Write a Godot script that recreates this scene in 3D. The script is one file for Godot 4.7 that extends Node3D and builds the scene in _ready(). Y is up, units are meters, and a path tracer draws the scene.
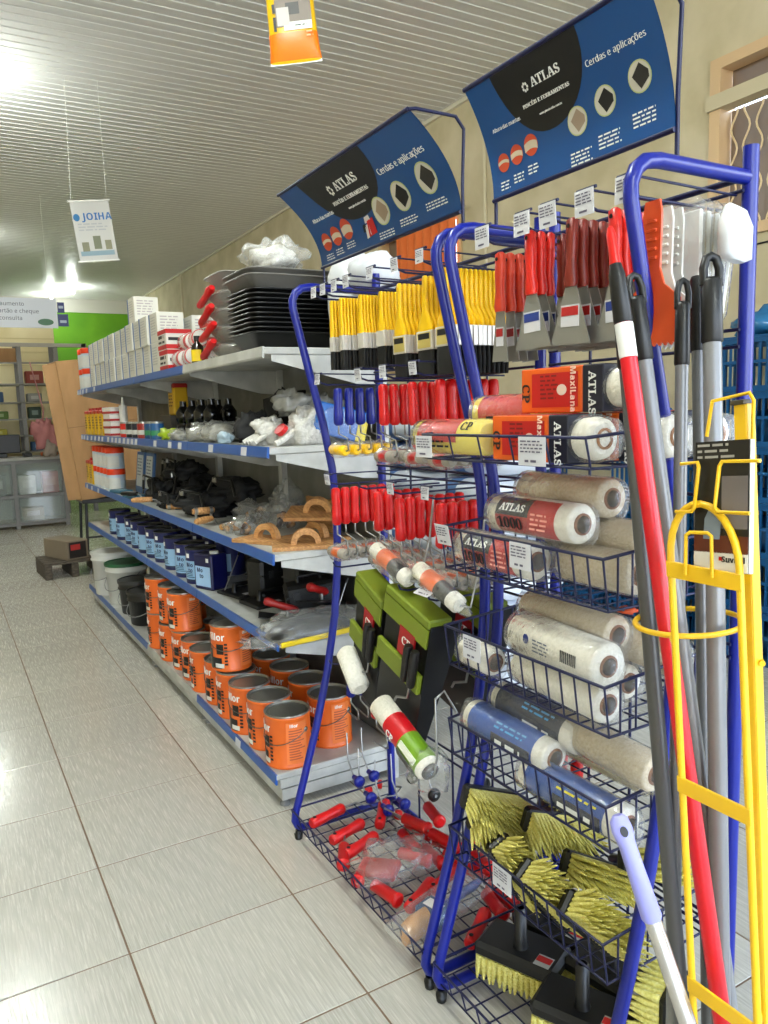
extends Node3D
# World: metres, y up. -Z runs down the aisle, +X points from the aisle through the shelving to the right wall.

var used := {}
var mats := {}
var meshes := {}
var rng := RandomNumberGenerator.new()
var noise := FastNoiseLite.new()
var font: SystemFont
var font_bold: SystemFont
var font_serif: SystemFont
const FACE_AISLE := Basis(Vector3(0, 0, 1), Vector3(0, 1, 0), Vector3(-1, 0, 0))   # text plane facing -X, reading towards +Z
const FACE_DOWN_Z := Basis(Vector3(1, 0, 0), Vector3(0, 1, 0), Vector3(0, 0, 1))
const CEILING := 3.95
const WALL_X := 4.1

func _ready():
	rng.seed = 7
	noise.seed = 3
	setup_camera()
	setup_environment()
	make_materials()
	build_setting()
	build_lamps()
	build_gondola()
	build_rack_far()
	build_rack_near()
	build_banners()
	build_cans()
	build_shelf_goods()
	build_rack_far_goods()
	build_rack_near_goods()
	build_pole_stand()
	build_background()

func setup_camera():
	var cam := Camera3D.new()
	cam.name = "camera"
	cam.fov = 67.24
	cam.near = 0.05
	cam.far = 100.0
	cam.transform = Transform3D(Basis(Vector3(0.86442, -0.03108, 0.5018), Vector3(0.0924, 0.99091, -0.09781), Vector3(-0.4942, 0.13092, 0.85943)).orthonormalized(), Vector3(0, 1.378, 0))
	add_child(cam)
	cam.current = true

func setup_environment():
	var we := WorldEnvironment.new()
	we.name = "world_environment"
	var e := Environment.new()
	e.background_mode = Environment.BG_SKY
	var sky := Sky.new()
	var sm := ProceduralSkyMaterial.new()
	sm.sky_top_color = Color(0.62, 0.72, 0.86)
	sm.sky_horizon_color = Color(0.86, 0.88, 0.88)
	sm.ground_bottom_color = Color(0.55, 0.52, 0.47)
	sm.ground_horizon_color = Color(0.78, 0.77, 0.74)
	sm.sun_angle_max = 0.0
	sm.energy_multiplier = 4.0
	sky.sky_material = sm
	e.sky = sky
	e.tonemap_mode = Environment.TONE_MAPPER_LINEAR
	e.tonemap_exposure = 3.3
	e.sdfgi_enabled = true
	e.ssao_enabled = true
	e.ssil_enabled = true
	we.environment = e
	add_child(we)

func bulb_light(at: Vector3, energy: float):
	var l := OmniLight3D.new()
	l.name = numbered("bulb_light")
	l.position = at
	l.light_energy = energy
	l.light_color = Color(0.97, 1.0, 0.97)
	l.light_size = 0.06
	l.omni_range = 30.0
	l.omni_attenuation = 2.0
	l.shadow_enabled = true
	add_child(l)

# ---------------------------------------------------------------- materials
func mat(c: Color, rough := 0.55, metal := 0.0) -> StandardMaterial3D:
	var k := "%s_%.2f_%.2f" % [c.to_html(), rough, metal]
	if not mats.has(k):
		var m := StandardMaterial3D.new()
		m.albedo_color = c
		m.roughness = rough
		m.metallic = metal
		mats[k] = m
	return mats[k]

func noise_tex(freq: float, ramp: Array, w := 512, octaves := 4, type := FastNoiseLite.TYPE_SIMPLEX_SMOOTH, normal := false, bump := 4.0) -> NoiseTexture2D:
	var t := NoiseTexture2D.new()
	t.width = w
	t.height = w
	t.seamless = true
	var n := FastNoiseLite.new()
	n.seed = rng.randi() % 1000
	n.noise_type = type
	n.frequency = freq
	n.fractal_octaves = octaves
	t.noise = n
	if normal:
		t.as_normal_map = true
		t.bump_strength = bump
	elif ramp.size():
		var g := Gradient.new()
		var offs := PackedFloat32Array()
		var cols := PackedColorArray()
		for a in ramp:
			offs.append(a[0]); cols.append(a[1])
		g.offsets = offs
		g.colors = cols
		t.color_ramp = g
	return t

func textured(key: String, tex: Texture2D, scale: Vector3, rough := 0.6, normal: Texture2D = null, nscale := 0.5) -> StandardMaterial3D:
	var m := StandardMaterial3D.new()
	m.albedo_texture = tex
	m.uv1_triplanar = true
	m.uv1_world_triplanar = true
	m.uv1_scale = scale
	m.roughness = rough
	if normal:
		m.normal_enabled = true
		m.normal_texture = normal
		m.normal_scale = nscale
	mats[key] = m
	return m

func make_materials():
	font = SystemFont.new(); font.font_names = PackedStringArray(["Droid Sans"])
	font_bold = SystemFont.new(); font_bold.font_names = PackedStringArray(["Droid Sans"]); font_bold.font_weight = 700
	font_serif = SystemFont.new(); font_serif.font_names = PackedStringArray(["Droid Serif"]); font_serif.font_weight = 700
	for k in 4:
		var d := 0.012 * (k - 1.5)
		var t := textured("tile%d" % k, noise_tex(0.02, [[0.2, Color(0.705 + d, 0.69 + d, 0.645 + d)], [0.5, Color(0.735 + d, 0.72 + d, 0.675 + d)], [0.8, Color(0.765 + d, 0.75 + d, 0.705 + d)]], 512, 3), Vector3(12.0, 1.0, 0.5), 0.16)
		t.roughness_texture = noise_tex(0.03, [[0.25, Color(0.14, 0.14, 0.14)], [0.75, Color(0.30, 0.30, 0.30)]], 512, 3)
		t.roughness = 1.0
		t.normal_enabled = true
		t.normal_texture = noise_tex(0.03, [], 512, 3, FastNoiseLite.TYPE_SIMPLEX_SMOOTH, true, 2.0)
		t.normal_scale = 0.05
	textured("wall", noise_tex(0.006, [[0.2, Color(0.77, 0.72, 0.58)], [0.55, Color(0.82, 0.77, 0.64)], [0.85, Color(0.85, 0.80, 0.68)]], 512, 5), Vector3(0.5, 0.5, 0.5), 0.8)
	textured("cream", noise_tex(0.006, [[0.2, Color(0.85, 0.79, 0.60)], [0.8, Color(0.91, 0.86, 0.69)]], 256, 4), Vector3(0.5, 0.5, 0.5), 0.75)
	textured("green_wall", noise_tex(0.006, [[0.2, Color(0.36, 0.60, 0.06)], [0.8, Color(0.42, 0.66, 0.08)]], 256, 4), Vector3(0.5, 0.5, 0.5), 0.7)
	textured("pvc", noise_tex(0.01, [[0.2, Color(0.855, 0.85, 0.84)], [0.8, Color(0.89, 0.885, 0.875)]], 256, 3), Vector3(0.6, 0.6, 3.0), 0.36)
	textured("cardboard", noise_tex(0.02, [[0.2, Color(0.62, 0.47, 0.31)], [0.8, Color(0.70, 0.54, 0.37)]], 256, 4), Vector3(1.2, 0.3, 1.2), 0.85)
	textured("wood", noise_tex(0.02, [[0.2, Color(0.62, 0.42, 0.24)], [0.5, Color(0.72, 0.52, 0.31)], [0.8, Color(0.80, 0.61, 0.38)]], 256, 4), Vector3(14.0, 14.0, 2.0), 0.6)
	textured("dark_wood", noise_tex(0.02, [[0.2, Color(0.22, 0.19, 0.16)], [0.8, Color(0.36, 0.32, 0.27)]], 256, 4), Vector3(3.0, 8.0, 8.0), 0.8)
	var bris_n := noise_tex(0.08, [], 256, 3, FastNoiseLite.TYPE_SIMPLEX_SMOOTH, true, 10.0)
	textured("yellow_bristle", noise_tex(0.06, [[0.2, Color(0.80, 0.75, 0.34)], [0.5, Color(0.88, 0.84, 0.45)], [0.8, Color(0.93, 0.90, 0.60)]], 256, 3), Vector3(8, 8, 8), 0.6, bris_n, 0.6)
	var wool_n := noise_tex(0.06, [], 256, 3, FastNoiseLite.TYPE_SIMPLEX_SMOOTH, true, 12.0)
	textured("wool", noise_tex(0.05, [[0.2, Color(0.85, 0.83, 0.77)], [0.8, Color(0.91, 0.89, 0.84)]], 256, 3), Vector3(9, 9, 9), 0.95, wool_n, 0.3)
	textured("tan_wool", noise_tex(0.05, [[0.2, Color(0.74, 0.68, 0.58)], [0.8, Color(0.81, 0.76, 0.67)]], 256, 3), Vector3(9, 9, 9), 0.95, wool_n, 0.3)
	textured("shelf_metal", noise_tex(0.01, [[0.25, Color(0.66, 0.66, 0.64)], [0.6, Color(0.72, 0.72, 0.70)], [0.8, Color(0.76, 0.76, 0.74)]], 256, 5), Vector3(2, 2, 2), 0.42)
	textured("panel_metal", noise_tex(0.01, [[0.25, Color(0.42, 0.42, 0.40)], [0.8, Color(0.48, 0.48, 0.46)]], 256, 5), Vector3(2, 2, 2), 0.5)
	textured("black_cloth", noise_tex(0.04, [[0.2, Color(0.035, 0.035, 0.038)], [0.8, Color(0.07, 0.07, 0.073)]], 256, 4), Vector3(6, 6, 6), 0.75)
	textured("grey_film", noise_tex(0.03, [[0.2, Color(0.53, 0.53, 0.50)], [0.8, Color(0.60, 0.59, 0.56)]], 256, 4), Vector3(5, 5, 5), 0.22)
	textured("white_cloth", noise_tex(0.03, [[0.2, Color(0.74, 0.73, 0.70)], [0.8, Color(0.88, 0.87, 0.84)]], 256, 4), Vector3(8, 8, 8), 0.9, wool_n, 0.5)
	# clear wrapping film
	var crinkle := noise_tex(0.012, [], 512, 4, FastNoiseLite.TYPE_SIMPLEX, true, 14.0)
	for a in [["wrap", Color(0.95, 0.95, 0.93, 0.085)], ["wrap_thick", Color(0.92, 0.92, 0.90, 0.26)], ["wrap_thin", Color(0.95, 0.95, 0.93, 0.05)]]:
		var w := StandardMaterial3D.new()
		w.transparency = BaseMaterial3D.TRANSPARENCY_ALPHA
		w.albedo_color = a[1]
		w.roughness = 0.12
		w.normal_enabled = true
		w.normal_texture = crinkle
		w.normal_scale = 0.8
		w.uv1_triplanar = true
		w.uv1_scale = Vector3(5, 5, 5)
		w.cull_mode = BaseMaterial3D.CULL_DISABLED
		mats[a[0]] = w
	var g := StandardMaterial3D.new()
	g.transparency = BaseMaterial3D.TRANSPARENCY_ALPHA
	g.albedo_color = Color(0.82, 0.88, 0.86, 0.18)
	g.roughness = 0.05
	mats["glass"] = g
	var fg := StandardMaterial3D.new()
	fg.transparency = BaseMaterial3D.TRANSPARENCY_ALPHA
	fg.albedo_color = Color(0.52, 0.44, 0.36, 0.93)
	fg.roughness = 0.35
	mats["frosted"] = fg
	# short names
	mats["blue"] = mat(Color(0.035, 0.10, 0.50), 0.32)
	mats["navy_wire"] = mat(Color(0.03, 0.055, 0.24), 0.4)
	mats["rail_blue"] = mat(Color(0.15, 0.33, 0.62), 0.35)
	mats["red"] = mat(Color(0.80, 0.045, 0.055), 0.36)
	mats["dark_red"] = mat(Color(0.50, 0.12, 0.08), 0.4)
	mats["yellow"] = mat(Color(0.97, 0.77, 0.04), 0.33)
	mats["stand_yellow"] = mat(Color(0.90, 0.71, 0.07), 0.4)
	mats["black"] = mat(Color(0.035, 0.035, 0.038), 0.42)
	mats["white"] = mat(Color(0.87, 0.87, 0.85), 0.5)
	mats["offwhite"] = mat(Color(0.80, 0.79, 0.75), 0.6)
	mats["grey"] = mat(Color(0.5, 0.5, 0.5), 0.5)
	mats["steel"] = mat(Color(0.62, 0.62, 0.61), 0.3, 0.9)
	mats["orange"] = mat(Color(0.90, 0.40, 0.10), 0.4)
	mats["navy"] = mat(Color(0.045, 0.055, 0.14), 0.5)
	mats["print_white"] = mat(Color(0.92, 0.92, 0.90), 0.5)
	mats["print_dark"] = mat(Color(0.08, 0.08, 0.10), 0.5)
	mats["tag"] = mat(Color(0.80, 0.80, 0.82), 0.5)

func M(k: String) -> Material:
	return mats[k]

# ---------------------------------------------------------------- naming
func numbered(n: String) -> String:
	if not used.has(n):
		used[n] = 0
		return n
	used[n] += 1
	return "%s_%03d" % [n, used[n]]

func nth(k: int) -> String:
	return ["first", "second", "third", "fourth", "fifth", "sixth", "seventh", "eighth", "ninth", "tenth", "eleventh", "twelfth", "thirteenth", "fourteenth", "fifteenth", "sixteenth", "seventeenth", "eighteenth"][k]

func tag(o: Node3D, label: String, category: String, group := "") -> Node3D:
	o.set_meta("label", label)
	o.set_meta("category", category)
	if group != "":
		o.set_meta("group", group)
	return o

func thing(called: String, label: String, category: String, at := Vector3.ZERO, b := Basis(), group := "") -> Node3D:
	var o := Node3D.new()
	o.name = numbered(called)
	o.transform = Transform3D(b, at)
	add_child(o)
	return tag(o, label, category, group)

func struct(called: String) -> Node3D:
	var o := Node3D.new()
	o.name = called
	o.set_meta("kind", "structure")
	add_child(o)
	return o

func proto(called: String) -> Node3D:
	var o := Node3D.new()
	o.name = called
	return o

func place(p: Node3D, label: String, category: String, group: String, at: Vector3, b := Basis()) -> Node3D:
	var o: Node3D = p.duplicate()
	o.name = numbered(p.name)
	o.transform = Transform3D(b, at)
	add_child(o)
	return tag(o, label, category, group)

func part(parent: Node3D, called: String, what, m: Material, at := Vector3.ZERO, b := Basis()) -> MeshInstance3D:
	var o := MeshInstance3D.new()
	o.name = called
	if what is SurfaceTool:
		what.generate_normals()
		o.mesh = what.commit()
	else:
		o.mesh = what
	o.material_override = m
	o.transform = Transform3D(b, at)
	parent.add_child(o, true)
	return o

func mesh_of(st: SurfaceTool) -> ArrayMesh:
	st.generate_normals()
	return st.commit()

# a part whose geometry is written in world coordinates
func wpart(parent: Node3D, called: String, what, m: Material) -> MeshInstance3D:
	var o := part(parent, called, what, m)
	var t := Transform3D()
	var n: Node = parent
	while n != self and n is Node3D:
		t = n.transform * t
		n = n.get_parent()
	o.transform = t.affine_inverse()
	return o

# ---------------------------------------------------------------- shapes
func S() -> SurfaceTool:
	var st := SurfaceTool.new()
	st.begin(Mesh.PRIMITIVE_TRIANGLES)
	return st

func tri(st: SurfaceTool, a: Vector3, b: Vector3, c: Vector3, out: Vector3):
	if (b - a).cross(c - a).dot(out) > 0.0:
		st.add_vertex(a); st.add_vertex(c); st.add_vertex(b)
	else:
		st.add_vertex(a); st.add_vertex(b); st.add_vertex(c)

func quad(st: SurfaceTool, a: Vector3, b: Vector3, c: Vector3, d: Vector3, out: Vector3):
	tri(st, a, b, c, out)
	tri(st, a, c, d, out)

func box(st: SurfaceTool, c: Vector3, s: Vector3, b := Basis()) -> SurfaceTool:
	st.set_smooth_group(-1)
	var h := s * 0.5
	var v: Array[Vector3] = []
	for i in 8:
		v.append(c + b * Vector3(h.x if i & 1 else -h.x, h.y if i & 2 else -h.y, h.z if i & 4 else -h.z))
	for f in [[0, 1, 3, 2], [4, 6, 7, 5], [0, 4, 5, 1], [2, 3, 7, 6], [0, 2, 6, 4], [1, 5, 7, 3]]:
		quad(st, v[f[0]], v[f[1]], v[f[2]], v[f[3]], (v[f[0]] + v[f[2]]) * 0.5 - c)
	return st

func span(st: SurfaceTool, lo: Vector3, hi: Vector3) -> SurfaceTool:
	return box(st, (lo + hi) * 0.5, (hi - lo).abs())

# box with chamfered edges
func cbox(st: SurfaceTool, c: Vector3, s: Vector3, ch: float, b := Basis()) -> SurfaceTool:
	st.set_smooth_group(-1)
	var h := s * 0.5
	var k := {}
	for i in 8:
		var sg := Vector3(1 if i & 1 else -1, 1 if i & 2 else -1, 1 if i & 4 else -1)
		for a in 3:
			var p := Vector3(h.x - ch, h.y - ch, h.z - ch)
			p[a] = h[a]
			k[i * 3 + a] = c + b * (p * sg)
	var bits := [1, 2, 4]
	for a in 3:
		var u: int = bits[(a + 1) % 3]
		var w: int = bits[(a + 2) % 3]
		for sgn in 2:
			var o: int = bits[a] * sgn
			var q := [o, o | u, o | u | w, o | w]
			quad(st, k[q[0] * 3 + a], k[q[1] * 3 + a], k[q[2] * 3 + a], k[q[3] * 3 + a], k[q[0] * 3 + a] + k[q[2] * 3 + a] - 2.0 * c)
		# edges running along axis a
		var a1 := (a + 1) % 3
		var a2 := (a + 2) % 3
		for i in 4:
			var base: int = (u if i & 1 else 0) | (w if i & 2 else 0)
			var far: int = base | bits[a]
			quad(st, k[base * 3 + a1], k[far * 3 + a1], k[far * 3 + a2], k[base * 3 + a2], k[base * 3 + a1] + k[far * 3 + a2] - 2.0 * c)
	for i in 8:
		tri(st, k[i * 3], k[i * 3 + 1], k[i * 3 + 2], k[i * 3] - c)
	return st

func tube(st: SurfaceTool, pts: Array, r: float, n := 8, r_end := -1.0) -> SurfaceTool:
	var rings := []
	var cnt := pts.size()
	var up := Vector3.UP
	var d0: Vector3 = (pts[1] - pts[0]).normalized()
	if absf(d0.dot(up)) > 0.9:
		up = Vector3.RIGHT
	for i in cnt:
		var d: Vector3
		if i == 0:
			d = d0
		elif i == cnt - 1:
			d = (pts[i] - pts[i - 1]).normalized()
		else:
			d = ((pts[i] - pts[i - 1]).normalized() + (pts[i + 1] - pts[i]).normalized()).normalized()
		var s := d.cross(up).normalized()
		up = s.cross(d).normalized()
		var rr := r if r_end < 0.0 else lerpf(r, r_end, float(i) / (cnt - 1))
		var ring := []
		for j in n:
			var an := TAU * j / n
			ring.append(pts[i] + (s * cos(an) + up * sin(an)) * rr)
		rings.append(ring)
	st.set_smooth_group(0)
	for i in cnt - 1:
		var mid: Vector3 = (pts[i] + pts[i + 1]) * 0.5
		for j in n:
			var k := (j + 1) % n
			quad(st, rings[i][j], rings[i][k], rings[i + 1][k], rings[i + 1][j], rings[i][j] + rings[i + 1][k] - 2.0 * mid)
	st.set_smooth_group(-1)
	for e in [[0, -1.0], [cnt - 1, 1.0]]:
		var dd: Vector3 = (d0 * -1.0) if e[0] == 0 else (pts[cnt - 1] - pts[cnt - 2])
		for j in range(1, n - 1):
			tri(st, rings[e[0]][0], rings[e[0]][j], rings[e[0]][j + 1], dd)
	return st

# sections: [y, rx, rz, (cx), (cz), (power)] stacked along y; elliptical or squarish rings
func loft(st: SurfaceTool, secs: Array, n := 12, b := Basis(), at := Vector3.ZERO, cap := true, pw := 1.0) -> SurfaceTool:
	var rings := []
	var mids := []
	for s in secs:
		var ring := []
		var c := Vector3(s[3] if s.size() > 3 else 0.0, s[0], s[4] if s.size() > 4 else 0.0)
		for j in n:
			var an := TAU * (j + 0.5) / n
			var cx := cos(an)
			var cz := sin(an)
			if pw != 1.0:
				cx = signf(cx) * pow(absf(cx), pw)
				cz = signf(cz) * pow(absf(cz), pw)
			ring.append(at + b * (c + Vector3(cx * s[1], 0, cz * s[2])))
		rings.append(ring)
		mids.append(at + b * c)
	st.set_smooth_group(0)
	for i in rings.size() - 1:
		var mid: Vector3 = (mids[i] + mids[i + 1]) * 0.5
		for j in n:
			var k := (j + 1) % n
			var out: Vector3 = rings[i][j] + rings[i + 1][k] + rings[i][k] + rings[i + 1][j] - 4.0 * mid
			if absf(secs[i][0] - secs[i + 1][0]) < 0.0002:
				out = b * Vector3.UP * (1.0 if secs[i][1] > secs[i + 1][1] else -1.0)
				if i == 0: out = -out * (1.0 if secs[i][1] < secs[i + 1][1] else -1.0)
			quad(st, rings[i][j], rings[i][k], rings[i + 1][k], rings[i + 1][j], out)
	if cap:
		st.set_smooth_group(-1)
		var dir: Vector3 = b * Vector3.UP
		if secs[secs.size() - 1][0] < secs[0][0]:
			dir = -dir
		for j in range(1, n - 1):
			tri(st, rings[0][0], rings[0][j], rings[0][j + 1], -dir)
			var e: Array = rings[rings.size() - 1]
			tri(st, e[0], e[j], e[j + 1], dir)
	return st

# polygon in the local XY plane, given thickness along Z
func extrude(st: SurfaceTool, poly: PackedVector2Array, th: float, b := Basis(), at := Vector3.ZERO) -> SurfaceTool:
	var idx := Geometry2D.triangulate_polygon(poly)
	st.set_smooth_group(-1)
	for s in [-0.5, 0.5]:
		var o: Vector3 = b * Vector3(0, 0, s)
		for i in range(0, idx.size(), 3):
			var v := []
			for k in 3:
				var p := poly[idx[i + k]]
				v.append(at + b * Vector3(p.x, p.y, th * s))
			tri(st, v[0], v[1], v[2], o)
	var cw := Geometry2D.is_polygon_clockwise(poly)
	for i in poly.size():
		var p := poly[i]
		var q := poly[(i + 1) % poly.size()]
		var e := q - p
		var nrm := Vector2(e.y, -e.x) * (-1.0 if cw else 1.0)
		quad(st, at + b * Vector3(p.x, p.y, -th / 2), at + b * Vector3(q.x, q.y, -th / 2), at + b * Vector3(q.x, q.y, th / 2), at + b * Vector3(p.x, p.y, th / 2), b * Vector3(nrm.x, nrm.y, 0))
	return st

# crumpled closed lump sitting on y = 0
func lump(st: SurfaceTool, r: Vector3, sd: float, amp := 0.25, n := 18, freq := 1.6, at := Vector3.ZERO, b := Basis()) -> SurfaceTool:
	var rows := n / 2
	var grid := []
	noise.frequency = 1.0
	noise.fractal_octaves = 2
	for i in rows + 1:
		var th := PI * i / rows
		var ring := []
		for j in n:
			var ph := TAU * j / n
			var d := Vector3(sin(th) * cos(ph), cos(th), sin(th) * sin(ph))
			var q := d * freq + Vector3(sd * 7.13, sd * 3.7, sd * 1.9)
			var f := 1.0 + amp * (noise.get_noise_3dv(q * 0.55) * 1.6 - absf(noise.get_noise_3dv(q * 1.1 + Vector3(5, 1, 2))) * 1.1)
			var p := Vector3(d.x * r.x, d.y * r.y, d.z * r.z) * f
			p.y = maxf(p.y + r.y * 0.72, 0.0)
			ring.append(at + b * p)
		grid.append(ring)
	st.set_smooth_group(0)
	var c := at + b * Vector3(0, r.y * 0.7, 0)
	for i in rows:
		for j in n:
			var k := (j + 1) % n
			var mid: Vector3 = (grid[i][j] + grid[i + 1][k]) * 0.5
			if i > 0:
				tri(st, grid[i][j], grid[i][k], grid[i + 1][k], mid - c)
			if i < rows - 1:
				tri(st, grid[i][j], grid[i + 1][k], grid[i + 1][j], mid - c)
	return st

func arc(c: Vector3, r: float, a0: float, a1: float, u: Vector3, v: Vector3, n := 8) -> Array:
	var p := []
	for i in n + 1:
		var a := lerpf(a0, a1, float(i) / n)
		p.append(c + u * cos(a) * r + v * sin(a) * r)
	return p

# ---------------------------------------------------------------- lettering
func text_mesh(s: String, h: float, f: Font = null, depth := 0.0008) -> TextMesh:
	var k := "txt_%s_%.4f_%s" % [s, h, f.get_instance_id() if f else 0]
	if not meshes.has(k):
		var t := TextMesh.new()
		t.text = s
		t.font = f if f else font_bold
		t.font_size = 24
		t.pixel_size = h / 17.5
		t.depth = depth
		t.curve_step = 2.0
		meshes[k] = t
	return meshes[k]

func letter(parent: Node3D, s: String, h: float, m: Material, at: Vector3, b := FACE_AISLE, f: Font = null) -> MeshInstance3D:
	return part(parent, "lettering", text_mesh(s, h, f), m, at, b)

# lettering bent round an upright cylinder; angle 0 faces -X
func letter_ring(parent: Node3D, s: String, h: float, m: Material, r: float, y: float, ang: float, f: Font = null) -> MeshInstance3D:
	var key := "ring_%s_%.3f_%.3f_%.3f_%.3f" % [s, h, r, y, ang]
	if not meshes.has(key):
		var st := S()
		var fo: Font = f if f else font_bold
		var a := ang
		for ch in s:
			var w := fo.get_string_size(ch, HORIZONTAL_ALIGNMENT_LEFT, -1, 24).x * h / 17.5
			a += w * 0.5 / r
			if ch != " ":
				var nrm := Vector3(-cos(a), 0, sin(a))
				var bb := Basis(Vector3(sin(a), 0, cos(a)), Vector3.UP, nrm)
				st.append_from(text_mesh(ch, h, fo), 0, Transform3D(bb, nrm * r + Vector3(0, y, 0)))
			a += w * 0.5 / r
		meshes[key] = st.commit()
	return part(parent, "lettering", meshes[key], m)

# rows of small illegible print as short proud strokes on a plane: right u, up v
func small_print(st: SurfaceTool, o: Vector3, u: Vector3, v: Vector3, w: float, rows: int, pitch: float, n: Vector3) -> SurfaceTool:
	st.set_smooth_group(-1)
	for i in rows:
		var x := 0.0
		var lim := w * rng.randf_range(0.75, 1.0)
		while x < lim:
			var l := minf(rng.randf_range(0.8, 2.6) * pitch, lim - x)
			var p := o + u * x - v * pitch * i
			quad(st, p + n * 0.0006, p + u * l + n * 0.0006, p + u * l + v * pitch * 0.42 + n * 0.0006, p + v * pitch * 0.42 + n * 0.0006, n)
			x += l + pitch * 0.5
	return st

# ---------------------------------------------------------------- the room
func in_view(p: Vector3) -> float:
	var q := p - Vector3(0, 1.378, 0)
	var d := q.dot(Vector3(0.4942, -0.13092, -0.85943))
	if d < 0.2:
		return -1.0
	var x := q.dot(Vector3(0.86442, -0.03108, 0.5018)) / d * 770.0
	var y := q.dot(Vector3(0.0924, 0.99091, -0.09781)) / d * 770.0
	return d if absf(x) < 440.0 and absf(y) < 600.0 else -1.0

func build_setting():
	# floor: grout bed with separate glazed tiles
	var fl := struct("floor")
	part(fl, "grout_bed", span(S(), Vector3(-3.2, -0.2, -18.2), Vector3(WALL_X + 0.2, -0.0018, 4.2)), mat(Color(0.47, 0.38, 0.30), 0.9))
	var tw := 0.458
	var td := 0.45
	var cells := []
	for i in range(-8, 9):
		for j in range(-33, 17):
			var c := Vector3(0.312 + (i + 0.5) * tw, 0, -3.289 + (j + 0.5) * td)
			if c.x > -3.1 and c.x < WALL_X and c.z > -18.1 and c.z < 4.1:
				var d := in_view(c)
				cells.append([d if d > 0.0 else 1000.0 + c.length(), c])
	cells.sort_custom(func(a, b): return a[0] < b[0])
	var tile := mesh_of(cbox(S(), Vector3(0, -0.006, 0), Vector3(tw - 0.005, 0.012, td - 0.005), 0.0012))
	var rest := S()
	for i in cells.size():
		var c: Vector3 = cells[i][1]
		if i < 300 and cells[i][0] < 900.0:
			part(fl, "tile", tile, M("tile%d" % (rng.randi() % 4)), c + Vector3(0, rng.randf_range(-0.0006, 0.0006), 0))
		else:
			box(rest, c + Vector3(0, -0.006, 0), Vector3(tw - 0.005, 0.012, td - 0.005))
	part(fl, "tile_field", rest, M("tile1")).set_meta("kind", "stuff")
	# ceiling: PVC strips running across the aisle, a groove between neighbours
	var ce := struct("ceiling")
	part(ce, "ceiling_slab", span(S(), Vector3(-3.2, CEILING + 0.0045, -18.2), Vector3(WALL_X + 0.2, CEILING + 0.2, 4.2)), mat(Color(0.96, 0.96, 0.95), 0.4))
	var prof := PackedVector2Array([Vector2(-0.046, 0.005), Vector2(-0.045, 0.002), Vector2(-0.042, 0.0), Vector2(-0.006, 0.0005), Vector2(0.006, 0.0005), Vector2(0.042, 0.0), Vector2(0.045, 0.002), Vector2(0.046, 0.005)])
	var strip := mesh_of(extrude(S(), prof, 7.1, Basis(Vector3(0, 0, 1), Vector3(0, 1, 0), Vector3(1, 0, 0))))
	var bead := mesh_of(extrude(S(), PackedVector2Array([Vector2(-0.0045, 0.004), Vector2(-0.0035, -0.002), Vector2(0.0, -0.004), Vector2(0.0035, -0.002), Vector2(0.0045, 0.004)]), 7.1, Basis(Vector3(0, 0, 1), Vector3(0, 1, 0), Vector3(1, 0, 0))))
	var bead_mat := mat(Color(0.96, 0.96, 0.95), 0.3)
	for k in 220:
		part(ce, "ceiling_strip", strip, M("pvc"), Vector3(0.5, CEILING, 3.95 - k * 0.1))
		part(ce, "joint_bead", bead, bead_mat, Vector3(0.5, CEILING, 3.90 - k * 0.1))
	# right wall with two window openings
	var wr := struct("wall_right")
	var w1 := [-3.14, -1.55, 2.30, 3.32]    # z0, z1, y0, y1
	var w2 := [-7.05, -5.62, 1.75, 3.12]
	for a in [[-18.2, w2[0], 0.0, CEILING], [w2[0], w2[1], 0.0, w2[2]], [w2[0], w2[1], w2[3], CEILING], [w2[1], w1[0], 0.0, CEILING], [w1[0], w1[1], 0.0, w1[2]], [w1[0], w1[1], w1[3], CEILING], [w1[1], 0.2, 0.0, CEILING], [0.2, 3.4, 3.1, CEILING], [3.4, 4.2, 0.0, CEILING]]:
		part(wr, "plaster", span(S(), Vector3(WALL_X, a[2], a[0]), Vector3(WALL_X + 0.2, a[3], a[1])), M("wall"))
	part(wr, "conduit", tube(S(), [Vector3(WALL_X - 0.012, 0.3, -5.28), Vector3(WALL_X - 0.012, CEILING, -5.28)], 0.014), mat(Color(0.84, 0.80, 0.68), 0.5))
	part(wr, "conduit", tube(S(), [Vector3(WALL_X - 0.012, 0.3, -14.2), Vector3(WALL_X - 0.012, CEILING, -14.2)], 0.02), mat(Color(0.84, 0.80, 0.68), 0.5))
	part(wr, "cornice", span(S(), Vector3(WALL_X - 0.03, CEILING - 0.035, -18.0), Vector3(WALL_X, CEILING, 4.0)), mat(Color(0.86, 0.83, 0.75), 0.5))
	part(wr, "cable", tube(S(), [Vector3(WALL_X - 0.006, 2.22, -3.6), Vector3(WALL_X - 0.006, 2.245, -2.6), Vector3(WALL_X - 0.006, 2.24, -1.0)], 0.005, 6), M("black"))
	# window 1: timber frame, transom bar, patterned obscure panes behind a wrought grille
	var wi := struct("window_1")
	var fr := S()
	var fx := WALL_X - 0.02
	span(fr, Vector3(fx, w1[2], w1[0]), Vector3(fx + 0.14, w1[3], w1[0] + 0.07))
	span(fr, Vector3(fx, w1[2], w1[1] - 0.07), Vector3(fx + 0.14, w1[3], w1[1]))
	span(fr, Vector3(fx, w1[3] - 0.06, w1[0] + 0.07), Vector3(fx + 0.14, w1[3], w1[1] - 0.07))
	span(fr, Vector3(fx, w1[2], w1[0] + 0.07), Vector3(fx + 0.14, w1[2] + 0.06, w1[1] - 0.07))
	part(wi, "window_frame", fr, mat(Color(0.85, 0.72, 0.55), 0.5))
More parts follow.
